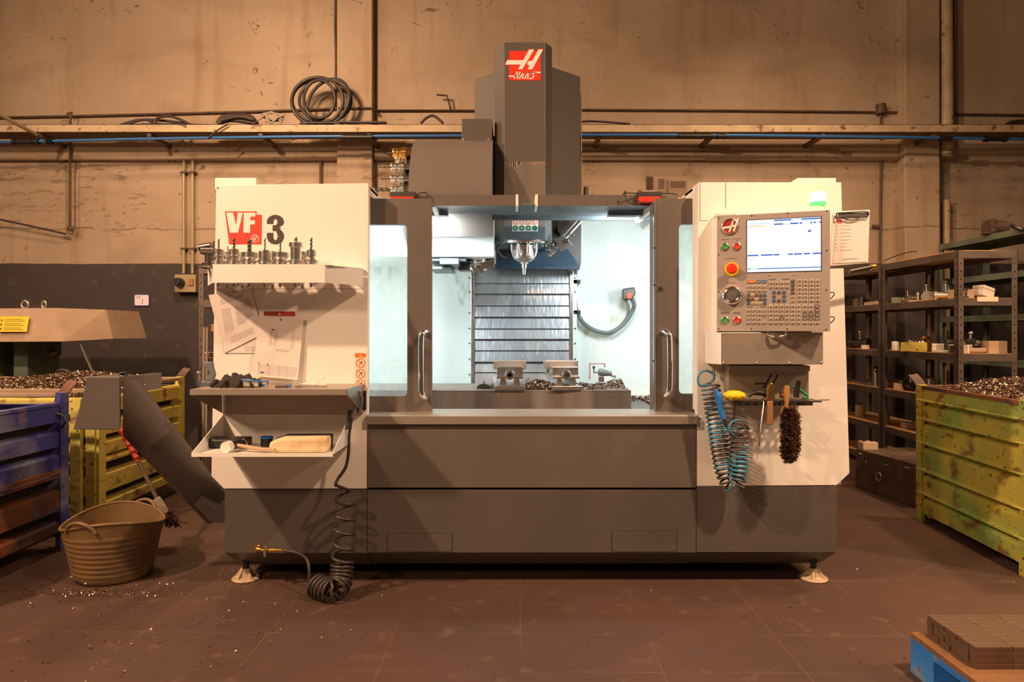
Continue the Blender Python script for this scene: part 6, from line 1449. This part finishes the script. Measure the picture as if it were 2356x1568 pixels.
for k in range(2600):
    v_ = r.random(); py = 938+122*v_; half = 25*min(1, .55+v_*3)*(1 if v_ < .86 else max(.35, 1-(v_-.86)*4)); cxp = 1817+2*math.sin(v_*3)
    a = P(1810+r.uniform(-5, 5), py, yb_+.008+r.uniform(-.006, .006)); b = P(cxp+half*r.uniform(-1, 1), py+r.uniform(-3, 6), yb_+r.uniform(-.035, .022))
    mid = a.lerp(b, .5)+Vector((r.gauss(0, .004), r.gauss(0, .004), r.gauss(0, .004))); b2 = b+Vector((r.gauss(0, .003), 0, r.gauss(0, .004)))
    m.tube([a, mid, b2], .0015, 3, cap=False)
m.build('bristles', 'bristle', t)['kind'] = 'stuff'
m = MB(); flakes(m, 120, lambda r: (X(1817+r.uniform(-16, 16), 2.97), 2.968+r.uniform(0, .01), Z(945+r.uniform(0, 110), 2.97)), .001, .0025, 3); m.build('caught_chips', ['chips_light', 'chips_light'], t)['kind'] = 'stuff'
t = thing('screwdriver', 'screwdriver with a dark and orange handle behind the dust brush', 'screwdriver', P(1803, 915, 3.06))
m = MB(); m.cyl(P(1799, 915, 3.06), P(1802, 896, 3.06), .012, n=14); m.build('handle', 'dark_brown', t)
m = MB(); m.ball(P(1801, 909, 3.045), .009, 10); m.build('orange_end', 'sign_orange', t)
m = MB(); m.cyl(P(1799, 917, 3.06), P(1801, 960, 3.06), .003, n=8); m.build('blade', 'steel', t)
t = thing('clamp_tool', 'clamp with black grips and a green lever at the right of the ledge', 'clamp', P(1840, 905, 3.06))
m = MB(); m.tube(smooth_path([P(1832, 914, 3.06), P(1834, 895, 3.06), P(1838, 876, 3.05)], 4), [.012]*5+[.010]*4, 10); m.build('black_grip', 'black', t)
m = MB(); m.tube(smooth_path([P(1824, 888, 3.08), P(1834, 892, 3.08), P(1852, 905, 3.08), P(1858, 912, 3.08), P(1848, 915, 3.08)], 4), .006, 10); m.build('green_lever', 'sign_green', t)
m = MB(); m.cyl(P(1830, 917, 3.06), P(1828, 950, 3.06), .003, n=8); m.build('steel_pin', 'steel', t)

# ================================================================= vises, probe and chips on the table
def vise(label, cx_, rot=0):
    t = thing('machine_vise', label, 'vise', (cx_, 3.73, Z(897, Yt)+.0005), rot, 'machine vises on the table', world=False)
    m = MB(); m.box(-.082, .082, -.045, .30, 0, .022)
    for s_ in (-1, 1): m.hexa([(s_*.018, -.03, .022), (s_*.058, -.03, .022), (s_*.05, -.03, .062), (s_*.028, -.03, .062)][::s_], [(s_*.018, .30, .022), (s_*.058, .30, .022), (s_*.05, .30, .062), (s_*.028, .30, .062)][::s_])
    for s_ in (-1, 1): a, b = sorted((s_*.018, s_*.072)); m.box(a, b, -.035, .30, .062, .075)
    m.build('base', 'steel', t, bevel=.002)
    m = MB(); m.box(-.072, .072, .0, .12, .0755, .125); m.build('movable_body', 'steel', t, bevel=.004)
    m = MB(); m.box(-.072, .072, .21, .30, .0755, .125); m.build('fixed_body', 'steel', t, bevel=.004)
    for y_ in (.105, .19): m = MB(); m.box(-.092, .092, y_, y_+.022, .105, .152); m.build('jaw_plate', 'steel_brushed', t, bevel=.002)
    m = MB(); m.lathe([(.0, .0), (.012, .0), (.012, .008), (.019, .008), (.023, .004), (.026, .01), (.026, .05)], (0, -.05, .082), (0, 1, 0), n=24); m.build('screw_head', 'chrome', t)
    m = MB(); m.cyl((0, -.05, .082), (0, -.043, .082), .0115, n=6); m.build('socket', 'ink', t)
    return t
vise('steel machine vise on the table, the left one, its jaws facing straight', X(1173, 3.7))
vise('steel machine vise on the table, the right one, partly buried in chips', X(1302, 3.7), .10)
t = thing('touch_probe', 'small blue grey touch probe standing on the machine table at the right', 'probe', P(1388, 882, 4.0))
m = MB(); c = P(1384, 886, 4.0); zz = Z(897, Yt)+.001; c.z = zz; m.box(c.x-.03, c.x+.03, 3.97, 4.03, zz, zz+.02); m.box(c.x-.018, c.x+.014, 3.985, 4.015, zz+.02, zz+.055); m.build('foot', 'steel', t, bevel=.002)
m = MB(); m.lathe([(0, -.02), (.02, -.018), (.022, 0), (.018, .03), (.014, .045), (.014, .06)], (c.x, 4.0, zz+.078), (1, 0, -.15), n=18); m.build('body', 'blue_grey', t)
m = MB(); m.cyl((c.x+.06, 4.0, zz+.068), (c.x+.085, 4.0, zz+.064), .018, n=14); m.build('white_end', 'label_white', t)
m = MB(); m.tube([(c.x-.02, 4.0, zz+.08), (c.x-.045, 4.0, zz+.075), (c.x-.045, 4.0, zz+.105)], .004, 8); m.ball((c.x-.045, 4.0, zz+.108), .009, 10); m.build('stylus', 'dark_steel', t)
for px, py, lab in ((1112, 888, 'small dark clamp block lying on the table left of the left vise'), (1240, 882, 'brown clamp block on the table between the two vises')):
    t = thing('clamp_block', lab, 'clamp', P(px, py, 3.82)); c = P(px, py, 3.8); m = MB(); zz = Z(897, Yt)+.001
    m.prism_y([(c.x-.035, zz), (c.x+.04, zz), (c.x+.035, zz+.018), (c.x+.01, zz+.028), (c.x-.02, zz+.024), (c.x-.036, zz+.012)], 3.79, 3.83); m.build('block', 'dark_steel', t, bevel=.003)
    m = MB(); m.cyl((c.x, 3.81, zz+.02), (c.x, 3.81, zz+.04), .008, n=6); m.cyl((c.x+.05, 3.81, zz), (c.x+.05, 3.81, zz+.03), .010, n=8); m.build('bolt', 'steel', t)
tz = Z(897, Yt)
def hill(r, c, s_, h): 
    x, y = r.gauss(c[0], s_[0]), r.gauss(c[1], s_[1]); y = max(y, 3.712); e = math.exp(-((x-c[0])/s_[0])**2/2-((y-c[1])/s_[1])**2/2); return (min(x, .63), min(y, 4.19), tz+.003+h*e*r.random())
m = MB(); flakes(m, 1500, lambda r: hill(r, (X(1240, 3.8), 3.80), (.065, .06), .05), .004, .010, 1); flakes(m, 500, lambda r: hill(r, (X(1340, 3.8), 3.84), (.06, .07), .03), .004, .009, 2)
flakes(m, 900, lambda r: hill(r, (X(1425, 3.9), 3.95), (.06, .08), .045), .003, .008, 3); flakes(m, 150, lambda r: (r.uniform(.2, .62), r.uniform(3.71, 4.18), tz+.002), .002, .005, 4); flakes(m, 200, lambda r: hill(r, (X(1215, 3.75), 3.76), (.02, .03), .06), .003, .007, 8)
single(m, 'metal_chips', ['chips', 'chips_light'], 'metal chips heaped around the vises on the machine table', 'metal chips', kind='stuff')
heap('bank of dark chips on the white pan at the right inside the machine', .66, 1.2, 4.38, 4.55, lambda x, y: .563+(y-3.4)*.138+.035*(y-4.38)/.17, 6, n=1300)
# tools standing in the changer carousel
for k, (py, yy, L_, sc_, lab) in enumerate(((352, 3.82, (.004, .035), 1, 'topmost brass coloured tool holder sticking out of the tool changer'), (384, 3.76, (.004, .07), 1, 'second tool holder from the top in the tool changer, with a long thin drill'), (411, 3.75, (.004, .055), 1, 'third tool holder from the top in the tool changer'), (436, 3.76, (.011, .10), 1, 'lowest tool holder in the tool changer, with the thickest cutter'), (367, 3.90, None, 1, 'tool holder without a cutter just behind the topmost one in the tool changer'))):
    q = P(950, py, yy); th = tool_holder('changer_tool', lab, (Xa-.032, yy, Z(py, yy)), B1, L_, 'tools in the changer carousel', 'gold' if k == 0 else 'steel_bright', (0, -PI/2, 0))
# ================================================================= racks at the right
def rack(label, x0, x1, y0, y1, zs, mt, board='chipboard', top=None, lab_strip=False, group='boltless metal racks', posts=None):
    t = thing('parts_rack', label, 'rack', ((x0+x1)/2, (y0+y1)/2, 0), group=group)
    zt_ = zs[-1]+.004
    for x in (x0, x1):
        for y in (y0, y1):
            m = MB(); sx = 1 if x == x0 else -1; sy = 1 if y == y0 else -1
            m.box(*sorted((x, x+.042*sx)), *sorted((y, y+.003*sy)), 0, zt_); m.box(*sorted((x, x+.003*sx)), *sorted((y, y+.042*sy)), 0, zt_)
            m.k = 1
            for k in range(int(zt_/.055)):
                z = .03+k*.055; m.box(*sorted((x+.017*sx, x+.027*sx)), *sorted((y-.0006*sy, y)), z, z+.012); m.box(*sorted((x-.0006*sx, x)), *sorted((y+.017*sy, y+.027*sy)), z, z+.012)
            m.build('upright', [mt, 'black'], t)
    for z in zs:
        m = MB(); m.box(x0+.004, x1-.004, y0+.004, y1-.004, z-.010, z); m.build('shelf_board', board, t)
        m = MB(); m.box(x0+.004, x1-.004, y0-.0012, y0+.0035, z-.055, z-.002); m.box(x0+.004, x1-.004, y1-.0035, y1+.0012, z-.055, z-.002)
        m.box(x0-.0012, x0+.0035, y0+.045, y1-.045, z-.055, z-.002); m.box(x1-.0035, x1+.0012, y0+.045, y1-.045, z-.055, z-.002); m.build('shelf_frame', mt, t)
    return t
ZS = [.10, .39, .71, 1.04, 1.44, 1.78]
xa, xb = 3.20, 3.63
rk1 = rack('brown metal parts rack nearest the green bin, with a cream label on its end', xa, xb, 4.9, 5.9, ZS, 'rack_metal')
m = MB(); c0 = X(2248, 4.9); m.box(c0, X(2296, 4.9), 4.8965, 4.8985, Z(692, 4.9)-.004, Z(683, 4.9)+.002); m.build('label_strip', 'label_cream', rk1)
rk2 = rack('brown metal parts rack against the wall, between the machine and the nearer rack', xa, xb, 5.92, 6.92, ZS, 'rack_metal')
rk3 = rack('tall dark green rack at the upper right edge behind the brown rack', 4.32, 4.80, 5.3, 6.9, [.15, .55, .95, 1.35, 1.72, 2.08], 'old_green', board='old_green')
rk4 = rack('rusty brown rack behind the left panel of the machine', -2.415, -1.60, 5.25, 5.65, [.3, .65, 1.0, 1.20, 1.44, 1.70], 'rack_metal')
# grey box on the green rack, plank on the near rack
t = thing('motor', 'old dark electric motor lying on top of the tall green rack', 'motor', (4.42, 6.1, 2.09))
c = P(2293, 531, 6.2); c.z = 2.081+.065; m = MB(); m.cyl(c-Vector((.10, 0, .0)), c+Vector((.08, 0, 0)), .062, n=20); m.build('casing', 'pipe_dark', t, bevel=.01)
m = MB(); m.box(c.x-.12, c.x-.03, c.y-.05, c.y+.05, 2.081, 2.1); m.box(c.x-.09, c.x-.04, c.y-.06, c.y+.06, c.z-.05, c.z+.07); m.build('terminal_box', 'pipe_dark', t, bevel=.01)
pipe('bent_bar', [P(2326, 517, 5.8), P(2340, 524, 5.8), P(2356, 528, 5.75)], .018, 'dark_steel', 'short dark bent bar on the tall green rack at the right edge', 'bar')
m = MB(); m.box(3.27, 3.56, 5.02, 5.75, 1.7805, 1.797); single(m, 'plank', 'chipboard', 'flat pale board lying on top of the nearer brown rack', 'board')
pipe('wire', [P(2032, 600, 5.95), P(2060, 589, 5.85), P(2090, 580, 5.75), P(2110, 578, 5.6)], .004, 'black', 'thin dark wire lying along the top of the brown rack', 'wire', smooth=4)
def zsurf(i): return ZS[i]+.0008
# items on the rack shelves
def item(kind, label, x, y, z, s=1, mt=None, group=None, rz=0):
    s *= 1.1 if x > 0 else 1
    cat = {'fitting': 'fitting', 'block': 'block', 'can': 'can', 'carton': 'box', 'valve': 'valve', 'ring': 'ring', 'tray': 'tray', 'plate': 'plate', 'bottle': 'bottle', 'bar': 'bar'}[kind]
    nm = {'fitting': 'pipe_fitting', 'block': 'steel_block', 'can': 'metal_can', 'carton': 'carton', 'valve': 'valve_body', 'ring': 'steel_ring', 'tray': 'parts_tray', 'plate': 'steel_plate', 'bottle': 'glass_bottle', 'bar': 'round_bar'}[kind]
    t = thing(nm, label, cat, (x, y, z), rz, group, world=False)
    if kind == 'fitting':
        m = MB(); m.lathe([(0, 0), (.022*s, 0), (.022*s, .012*s), (.015*s, .016*s), (.015*s, .04*s), (.02*s, .044*s), (.02*s, .06*s), (0, .06*s)], n=14); m.build('body', mt or 'steel', t)
        m = MB(); m.cyl((0, 0, .03*s), (.035*s, 0, .03*s), .010*s, n=10); m.build('side_port', mt or 'steel', t)
    elif kind == 'block':
        m = MB(); m.box(-.04*s, .04*s, -.03*s, .03*s, 0, .04*s); m.build('body', mt or 'card', t, bevel=.003)
        m = MB()
        for q in (-.02, .02): m.cyl((q*s, 0, .04*s), (q*s, 0, .044*s), .008*s, n=10)
        m.build('bosses', 'dark_steel', t)
    elif kind == 'can':
        m = MB(); m.lathe([(0, 0), (.03*s, 0), (.03*s, .07*s), (.026*s, .075*s), (0, .075*s)], n=18); m.build('body', mt or 'steel_bright', t)
        m = MB(); m.cyl((0, 0, .0755*s), (0, 0, .088*s), .012*s, n=12); m.build('cap', 'dark_steel', t)
    elif kind == 'carton':
        m = MB(); m.box(-.045*s, .045*s, -.035*s, .035*s, 0, .06*s); m.build('box', mt or 'logo_white', t, bevel=.001)
        m = MB(); m.box(-.046*s, .046*s, -.036*s, .036*s, .04*s, .044*s); m.build('tape', 'card', t)
    elif kind == 'valve':
        m = MB(); m.cyl((-.05*s, 0, .03*s), (.05*s, 0, .03*s), .022*s, n=14); m.cyl((-.055*s, 0, .03*s), (-.04*s, 0, .03*s), .0298*s, n=14); m.cyl((.04*s, 0, .03*s), (.055*s, 0, .03*s), .0298*s, n=14); m.build('body', mt or 'steel', t)
        m = MB(); m.cyl((0, 0, .045*s), (0, 0, .09*s), .008*s, n=8); m.ball((0, 0, .095*s), .013*s, 8); m.build('stem', 'steel_bright', t)
    elif kind == 'ring':
        m = MB(); m.lathe([(.03*s, 0), (.045*s, 0), (.045*s, .03*s), (.03*s, .03*s), (.03*s, 0)], n=20); m.build('ring', mt or 'steel', t)
    elif kind == 'tray':
        m = MB(); m.box(-.08*s, .08*s, -.06*s, .06*s, 0, .004); 
        for a in ((-.08, -.077, -.06, .06), (.077, .08, -.06, .06), (-.077, .077, -.06, -.057), (-.077, .077, .057, .06)): m.box(a[0]*s, a[1]*s, a[2]*s, a[3]*s, .004, .06*s)
        m.build('tray', mt or 'worn_yellow', t)
        m = MB(); r = random.Random(int(x*1000)); 
        for _ in range(16): m.cyl((r.uniform(-.06, .06)*s, r.uniform(-.04, .04)*s, .02), (r.uniform(-.06, .06)*s, r.uniform(-.04, .04)*s, r.uniform(.04, .08)*s), .012*s, n=8)
        m.build('loose_parts', 'steel', t)['kind'] = 'stuff'
    elif kind == 'plate':
        m = MB(); m.box(-.11*s, .11*s, -.05*s, .05*s, 0, .02*s); m.build('plate', mt or 'logo_white', t, bevel=.002)
    elif kind == 'bottle':
        m = MB(); m.lathe([(0, 0), (.022*s, 0), (.022*s, .09*s), (.010*s, .11*s), (.010*s, .12*s), (0, .12*s)], n=16); m.build('body', mt or 'glass_tint', t)
        m = MB(); m.cyl((0, 0, .1205*s), (0, 0, .135*s), .012*s, n=10); m.build('cap', 'black', t)
    elif kind == 'bar':
        m = MB(); m.cyl((-.1*s, 0, .02*s), (.1*s, 0, .02*s), .0198*s, n=14); m.build('bar', mt or 'steel', t)
        m = MB(); m.cyl((.1*s, 0, .02*s), (.112*s, 0, .02*s), .013*s, n=10); m.build('tip', 'steel_bright', t)
    return t
G = {}
# near rack, upper shelf (seen through its long side, left = far)
rows = [
 ('upper shelf of the near rack', 4, 'steel parts on the upper shelf of the near rack', [('block', 5.82, 1.1, 'old_green', 'green grey block'), ('valve', 5.70, .9, None, 'steel valve'), ('fitting', 5.60, 1.2, 'steel', 'steel pipe fitting'), ('plate', 5.50, .55, 'card', 'small tan plate'), ('valve', 5.44, 1.2, 'steel', 'tall steel valve'), ('block', 5.36, 1.3, 'card', 'tan block'), ('fitting', 5.28, 1.0, 'chrome', 'shiny pipe fitting'), ('valve', 5.20, 1.1, 'steel_bright', 'bright steel valve'), ('block', 5.12, .8, 'card', 'small tan block'), ('can', 5.05, .8, 'steel_bright', 'bright steel can'), ('fitting', 4.985, 1.1, 'chrome', 'chrome pipe fitting beside the post')]),
 ('middle shelf of the near rack', 3, 'goods on the middle shelf of the near rack', [('can', 5.83, .9, 'logo_white', 'white can'), ('ring', 5.74, .9, 'steel', 'steel ring'), ('fitting', 5.67, 1.1, 'steel_bright', 'bright pipe fitting'), ('tray', 5.52, 1.1, 'worn_yellow', 'yellow parts tray'), ('carton', 5.30, 1.0, 'logo_white', 'white carton'), ('fitting', 5.21, 1.5, 'dark_steel', 'large dark pipe fitting'), ('plate', 5.12, .8, 'logo_white', 'white flat package'), ('block', 5.03, 1.4, 'logo_white', 'white wedge shaped block')]),
 ('lower shelf of the near rack', 2, 'goods on the lower shelf of the near rack', [('block', 5.78, 1.2, 'card', 'tan block'), ('valve', 5.66, 1.2, 'dark_steel', 'dark steel valve'), ('ring', 5.52, 1.3, 'steel', 'steel ring'), ('plate', 5.3, 1.0, 'steel', 'flat steel plate'), ('can', 5.1, .7, 'steel_bright', 'bright can')]),
]
for where, si, g, its in rows:
    for k, (kd, y, s, mt_, nm) in enumerate(its):
        item(kd, nm+' on the '+where+', '+('leftmost' if k == 0 else 'rightmost' if k == len(its)-1 else ['', 'second', 'third', 'fourth', 'fifth', 'sixth', 'seventh', 'eighth', 'ninth', 'tenth'][k]+' from the left'), xa+.075+.03*((k*7) % 3), y, zsurf(si), s, mt_, g, rz=.4*((k*5) % 4)-.5+PI/2)
# end bay of the near rack (seen from the front)
item('block', 'square tan block with holes at the left of the end bay, upper shelf', xa+.10, 5.02, zsurf(4), 1.5, 'card')
item('bottle', 'blue glass bottle standing behind the tan block in the end bay', xa+.12, 5.22, zsurf(4), 1.1, 'blue_grey')
item('bottle', 'dark slim bottle right of the blue bottle in the end bay', xa+.165, 5.24, zsurf(4), 1.1, 'dark_steel')
t = item('carton', 'tilted white carton in the end bay of the near rack, upper shelf', xa+.265, 5.03, zsurf(4)+.012, 1.15, 'logo_white', rz=.4); t.rotation_euler = (0, .25, .3)
item('block', 'brown block at the left of the end bay, middle shelf', xa+.09, 5.02, zsurf(3), 1.3, 'pipe_dark')
item('bar', 'dusty steel bar lying in the end bay, middle shelf', xa+.20, 5.0, zsurf(3), .9, 'card', rz=.2)
item('fitting', 'dark pipe fitting among the parts in the end bay, middle shelf', xa+.21, 5.08, zsurf(3), 1.6, 'dark_steel')
item('valve', 'tan valve body in the end bay, middle shelf', xa+.26, 5.15, zsurf(3), 1.4, 'card', rz=.5)
item('carton', 'rusty square box at the right of the end bay, middle shelf', xa+.345, 5.03, zsurf(3), 1.35, 'card')
item('bar', 'thin bright bar lying in the end bay, lower shelf', xa+.18, 5.0, zsurf(2), .8, 'steel_bright', rz=.1)
item('tray', 'long brown tray in the end bay, lower shelf', xa+.25, 5.1, zsurf(2), 1.1, 'pipe_dark')
# second row, towards the back of the shelves
for (kd, x, y, si, s_, mt_, lab) in (
 ('can', .26, 5.38, 4, 1.2, 'dark_steel', 'dark can at the back of the upper shelf of the near rack'),
 ('fitting', .22, 5.62, 4, 1.6, 'steel_bright', 'bright fitting at the back of the upper shelf of the near rack'),
 ('ring', .32, 5.45, 3, 1.7, 'steel', 'steel ring at the back of the middle shelf behind the yellow tray'),
 ('fitting', .22, 5.66, 3, 1.8, 'brass', 'brass fitting at the back of the middle shelf of the near rack'),
 ('tray', .22, 5.25, 2, 1.0, 'old_green', 'green tray at the back of the lower shelf of the near rack'),
 ('can', .24, 5.62, 2, 1.3, 'steel', 'steel can at the back of the lower shelf of the near rack'),
 ('valve', .14, 6.55, 3, 1.5, 'dark_steel', 'dark valve on the middle shelf of the far rack'),
 ('bar', .31, 6.25, 2, 1.2, 'steel', 'steel bar on the lower shelf of the far rack'),
 ('block', .12, 6.5, 4, 1.6, 'pipe_dark', 'dark block on the upper shelf of the far rack'),
 ('can', .14, 6.55, 1, 1.3, 'card', 'tan can on the second shelf from the floor of the far rack'),
 ('fitting', .16, 5.28, 1, 1.6, 'steel', 'steel fitting on the second shelf from the floor of the near rack')):
    item(kd, lab, xa+x, y, zsurf(si), s_, mt_, rz=.7*si)
# far rack
item('plate', 'tan curved sheet lying on the far rack, second shelf from the top', xa+.10, 6.15, zsurf(4), 1.3, 'card', rz=1.4)
item('fitting', 'dark steel fitting on the far rack beside the tan sheet', xa+.08, 6.40, zsurf(4), 1.2, 'dark_steel')
item('carton', 'very small white carton on the far rack, middle shelf', xa+.06, 6.30, zsurf(3), .55, 'logo_white')
item('plate', 'dark flat part on the far rack, middle shelf', xa+.08, 6.1, zsurf(3), .8, 'dark_steel', rz=1.5)
item('plate', 'long pale metal part on the far rack, lower shelf', xa+.12, 6.35, zsurf(2)+.0, 1.5, 'steel', rz=1.5)
item('bottle', 'bright narrow bottle on the far rack, lower shelf', xa+.06, 6.12, zsurf(2), 1.2, 'steel_bright')
item('block', 'small brown block on the near rack, second shelf from the floor', xa+.12, 5.7, zsurf(1), 1.2, 'card')
item('can', 'pale can on the far rack, second shelf from the floor', xa+.08, 6.0, zsurf(1), 1.1, 'card')
item('ring', 'steel ring on the near rack, second shelf from the floor', xa+.12, 5.45, zsurf(1), 1.4, 'steel')
item('plate', 'bright plate on the bottom shelf of the near rack', xa+.12, 5.6, zsurf(0), 1.2, 'card', rz=1.5)
# left rack contents
item('can', 'blue can on the rusty rack behind the left panel', -2.29, 5.36, 1.4408, 1.1, 'blue_plastic')
item('carton', 'orange box on top of the rusty rack behind the left panel', -2.29, 5.36, 1.7008, .9, 'sign_orange')
item('block', 'orange brown block on the rusty rack, fourth shelf', -2.29, 5.36, 1.2008, 1.4, 'chipboard')
item('valve', 'dark valve part on the rusty rack above the orange brown block', -2.28, 5.48, 1.2008+.0, 1.6, 'dark_steel')
item('bar', 'dark round bar on the rusty rack, third shelf', -2.30, 5.40, 1.0008, 1.2, 'steel')
for k, (px, dy) in enumerate(((470, 0), (477, .02))):
    pipe('leaning_rod', [P(px, 752, 5.2), Vector((X(px-4, 5.18), 5.18, .01))], .009, 'cable_grey', ('first' if k == 0 else 'second')+' thin rod leaning against the rusty rack behind the shelf')
# dark metal box on the floor by the racks
t = thing('steel_cabinet', 'low dark riveted steel box on the floor behind the green bin', 'steel box', (2.6, 5.0, 0))
m = MB(); yb1 = 5.25; a = Vector((X(1968, 5.25), 5.25, 0)); b = Vector((X(2108, 4.62), 4.62, 0)); d = (b-a); n_ = Vector((-d.y, d.x, 0)).normalized()
if n_.y < 0: n_ = -n_
h = .30; m.hexa([a, b, b+n_*.45, a+n_*.45], [v+Vector((0, 0, h)) for v in (a, b, b+n_*.45, a+n_*.45)]); bx = m.build('body', 'pipe_dark', t, bevel=.004)
m = MB(); u_ = d.normalized()
for f, z in ((.08, .27), (.11, .27), (.2, .22), (.55, .24), (.85, .26), (.89, .26)): c = a+d*f+Vector((0, 0, z))-n_*.002; m.ball(c, .008, 8)
m.build('rivets', 'steel', t)
m = MB(); c = a+d*.42+Vector((0, 0, .14))-n_*.004; m.tube([c+u_*.03*math.cos(q*PI/6)+Vector((0, 0, .03*math.sin(q*PI/6))) for q in range(12)], .005, 8, closed=True); m.build('ring_pull', 'steel', t)
item('block', 'rusty block lying on top of the low dark steel box beside the machine', 2.72, 5.22, .3012, 1.3, 'card')

# ================================================================= pallet with steel bars
t = thing('pallet', 'blue painted wooden pallet in the lower right corner', 'pallet', (1.75, 2.1, 0))
px0, px1, py0, py1 = 1.40, 2.4, 1.55, 2.40
m = MB()
m = MB(); m.box(px0, px1, py0, py1, .122, .140); m.build('deck', 'pallet_wood', t, bevel=.002)
for x in (px0, 1.86, 2.31):
    m = MB(); m.box(x, x+.09, py0, py1, .100, .1215); m.build('stringer_board', 'pallet_blue', t, bevel=.002)
    for y in (py0, 1.91, 2.27):
        m = MB(); m.box(x, x+.09, y, y+.13, .022, .0995); m.build('block', 'pallet_blue', t, bevel=.003)
    m = MB(); m.box(x, x+.09, py0, py1, .0, .0215); m.build('bottom_board', 'pallet_blue', t, bevel=.002)
cnt = 0
bw, bh, bl = .030, .0172, .118
proto = None; rz_ = random.Random(2)
for lay in range(4):
    for j in range(8):
        for i in range(5):
            x = 1.445+i*(bl+.001)+(.0 if lay % 2 == 0 else 0)+rz_.uniform(-.003, .003)*(1 if 0 < i else 1); y = 2.13+j*(bw+.0008)
            loc = (x+bl/2, y+bw/2, .1405+lay*(bh+.0003))
            hid = lay < 3 and j > 0 and i > 0
            if hid: continue
            od = ['first', 'second', 'third', 'fourth', 'fifth', 'sixth']; lab = 'brown steel bar in the %s pallet layer, %s row, %s from left' % (['bottom', 'second', 'third', 'top'][lay], ['front', 'second', 'third', 'fourth', 'fifth', 'sixth', 'seventh', 'back'][j], od[i])
            if proto is None:
                m = MB(); m.box(-bl/2, bl/2, -bw/2, bw/2, 0, bh); proto = m.build('steel_bar', 'bar_steel', None, off=(0, 0, 0), bevel=.0012); proto.location = loc; tag(proto, lab, 'steel bar', 'brown steel bars stacked on the pallet')
            else:
                o = proto.copy(); COL.objects.link(o); o.location = loc; o['label'] = lab
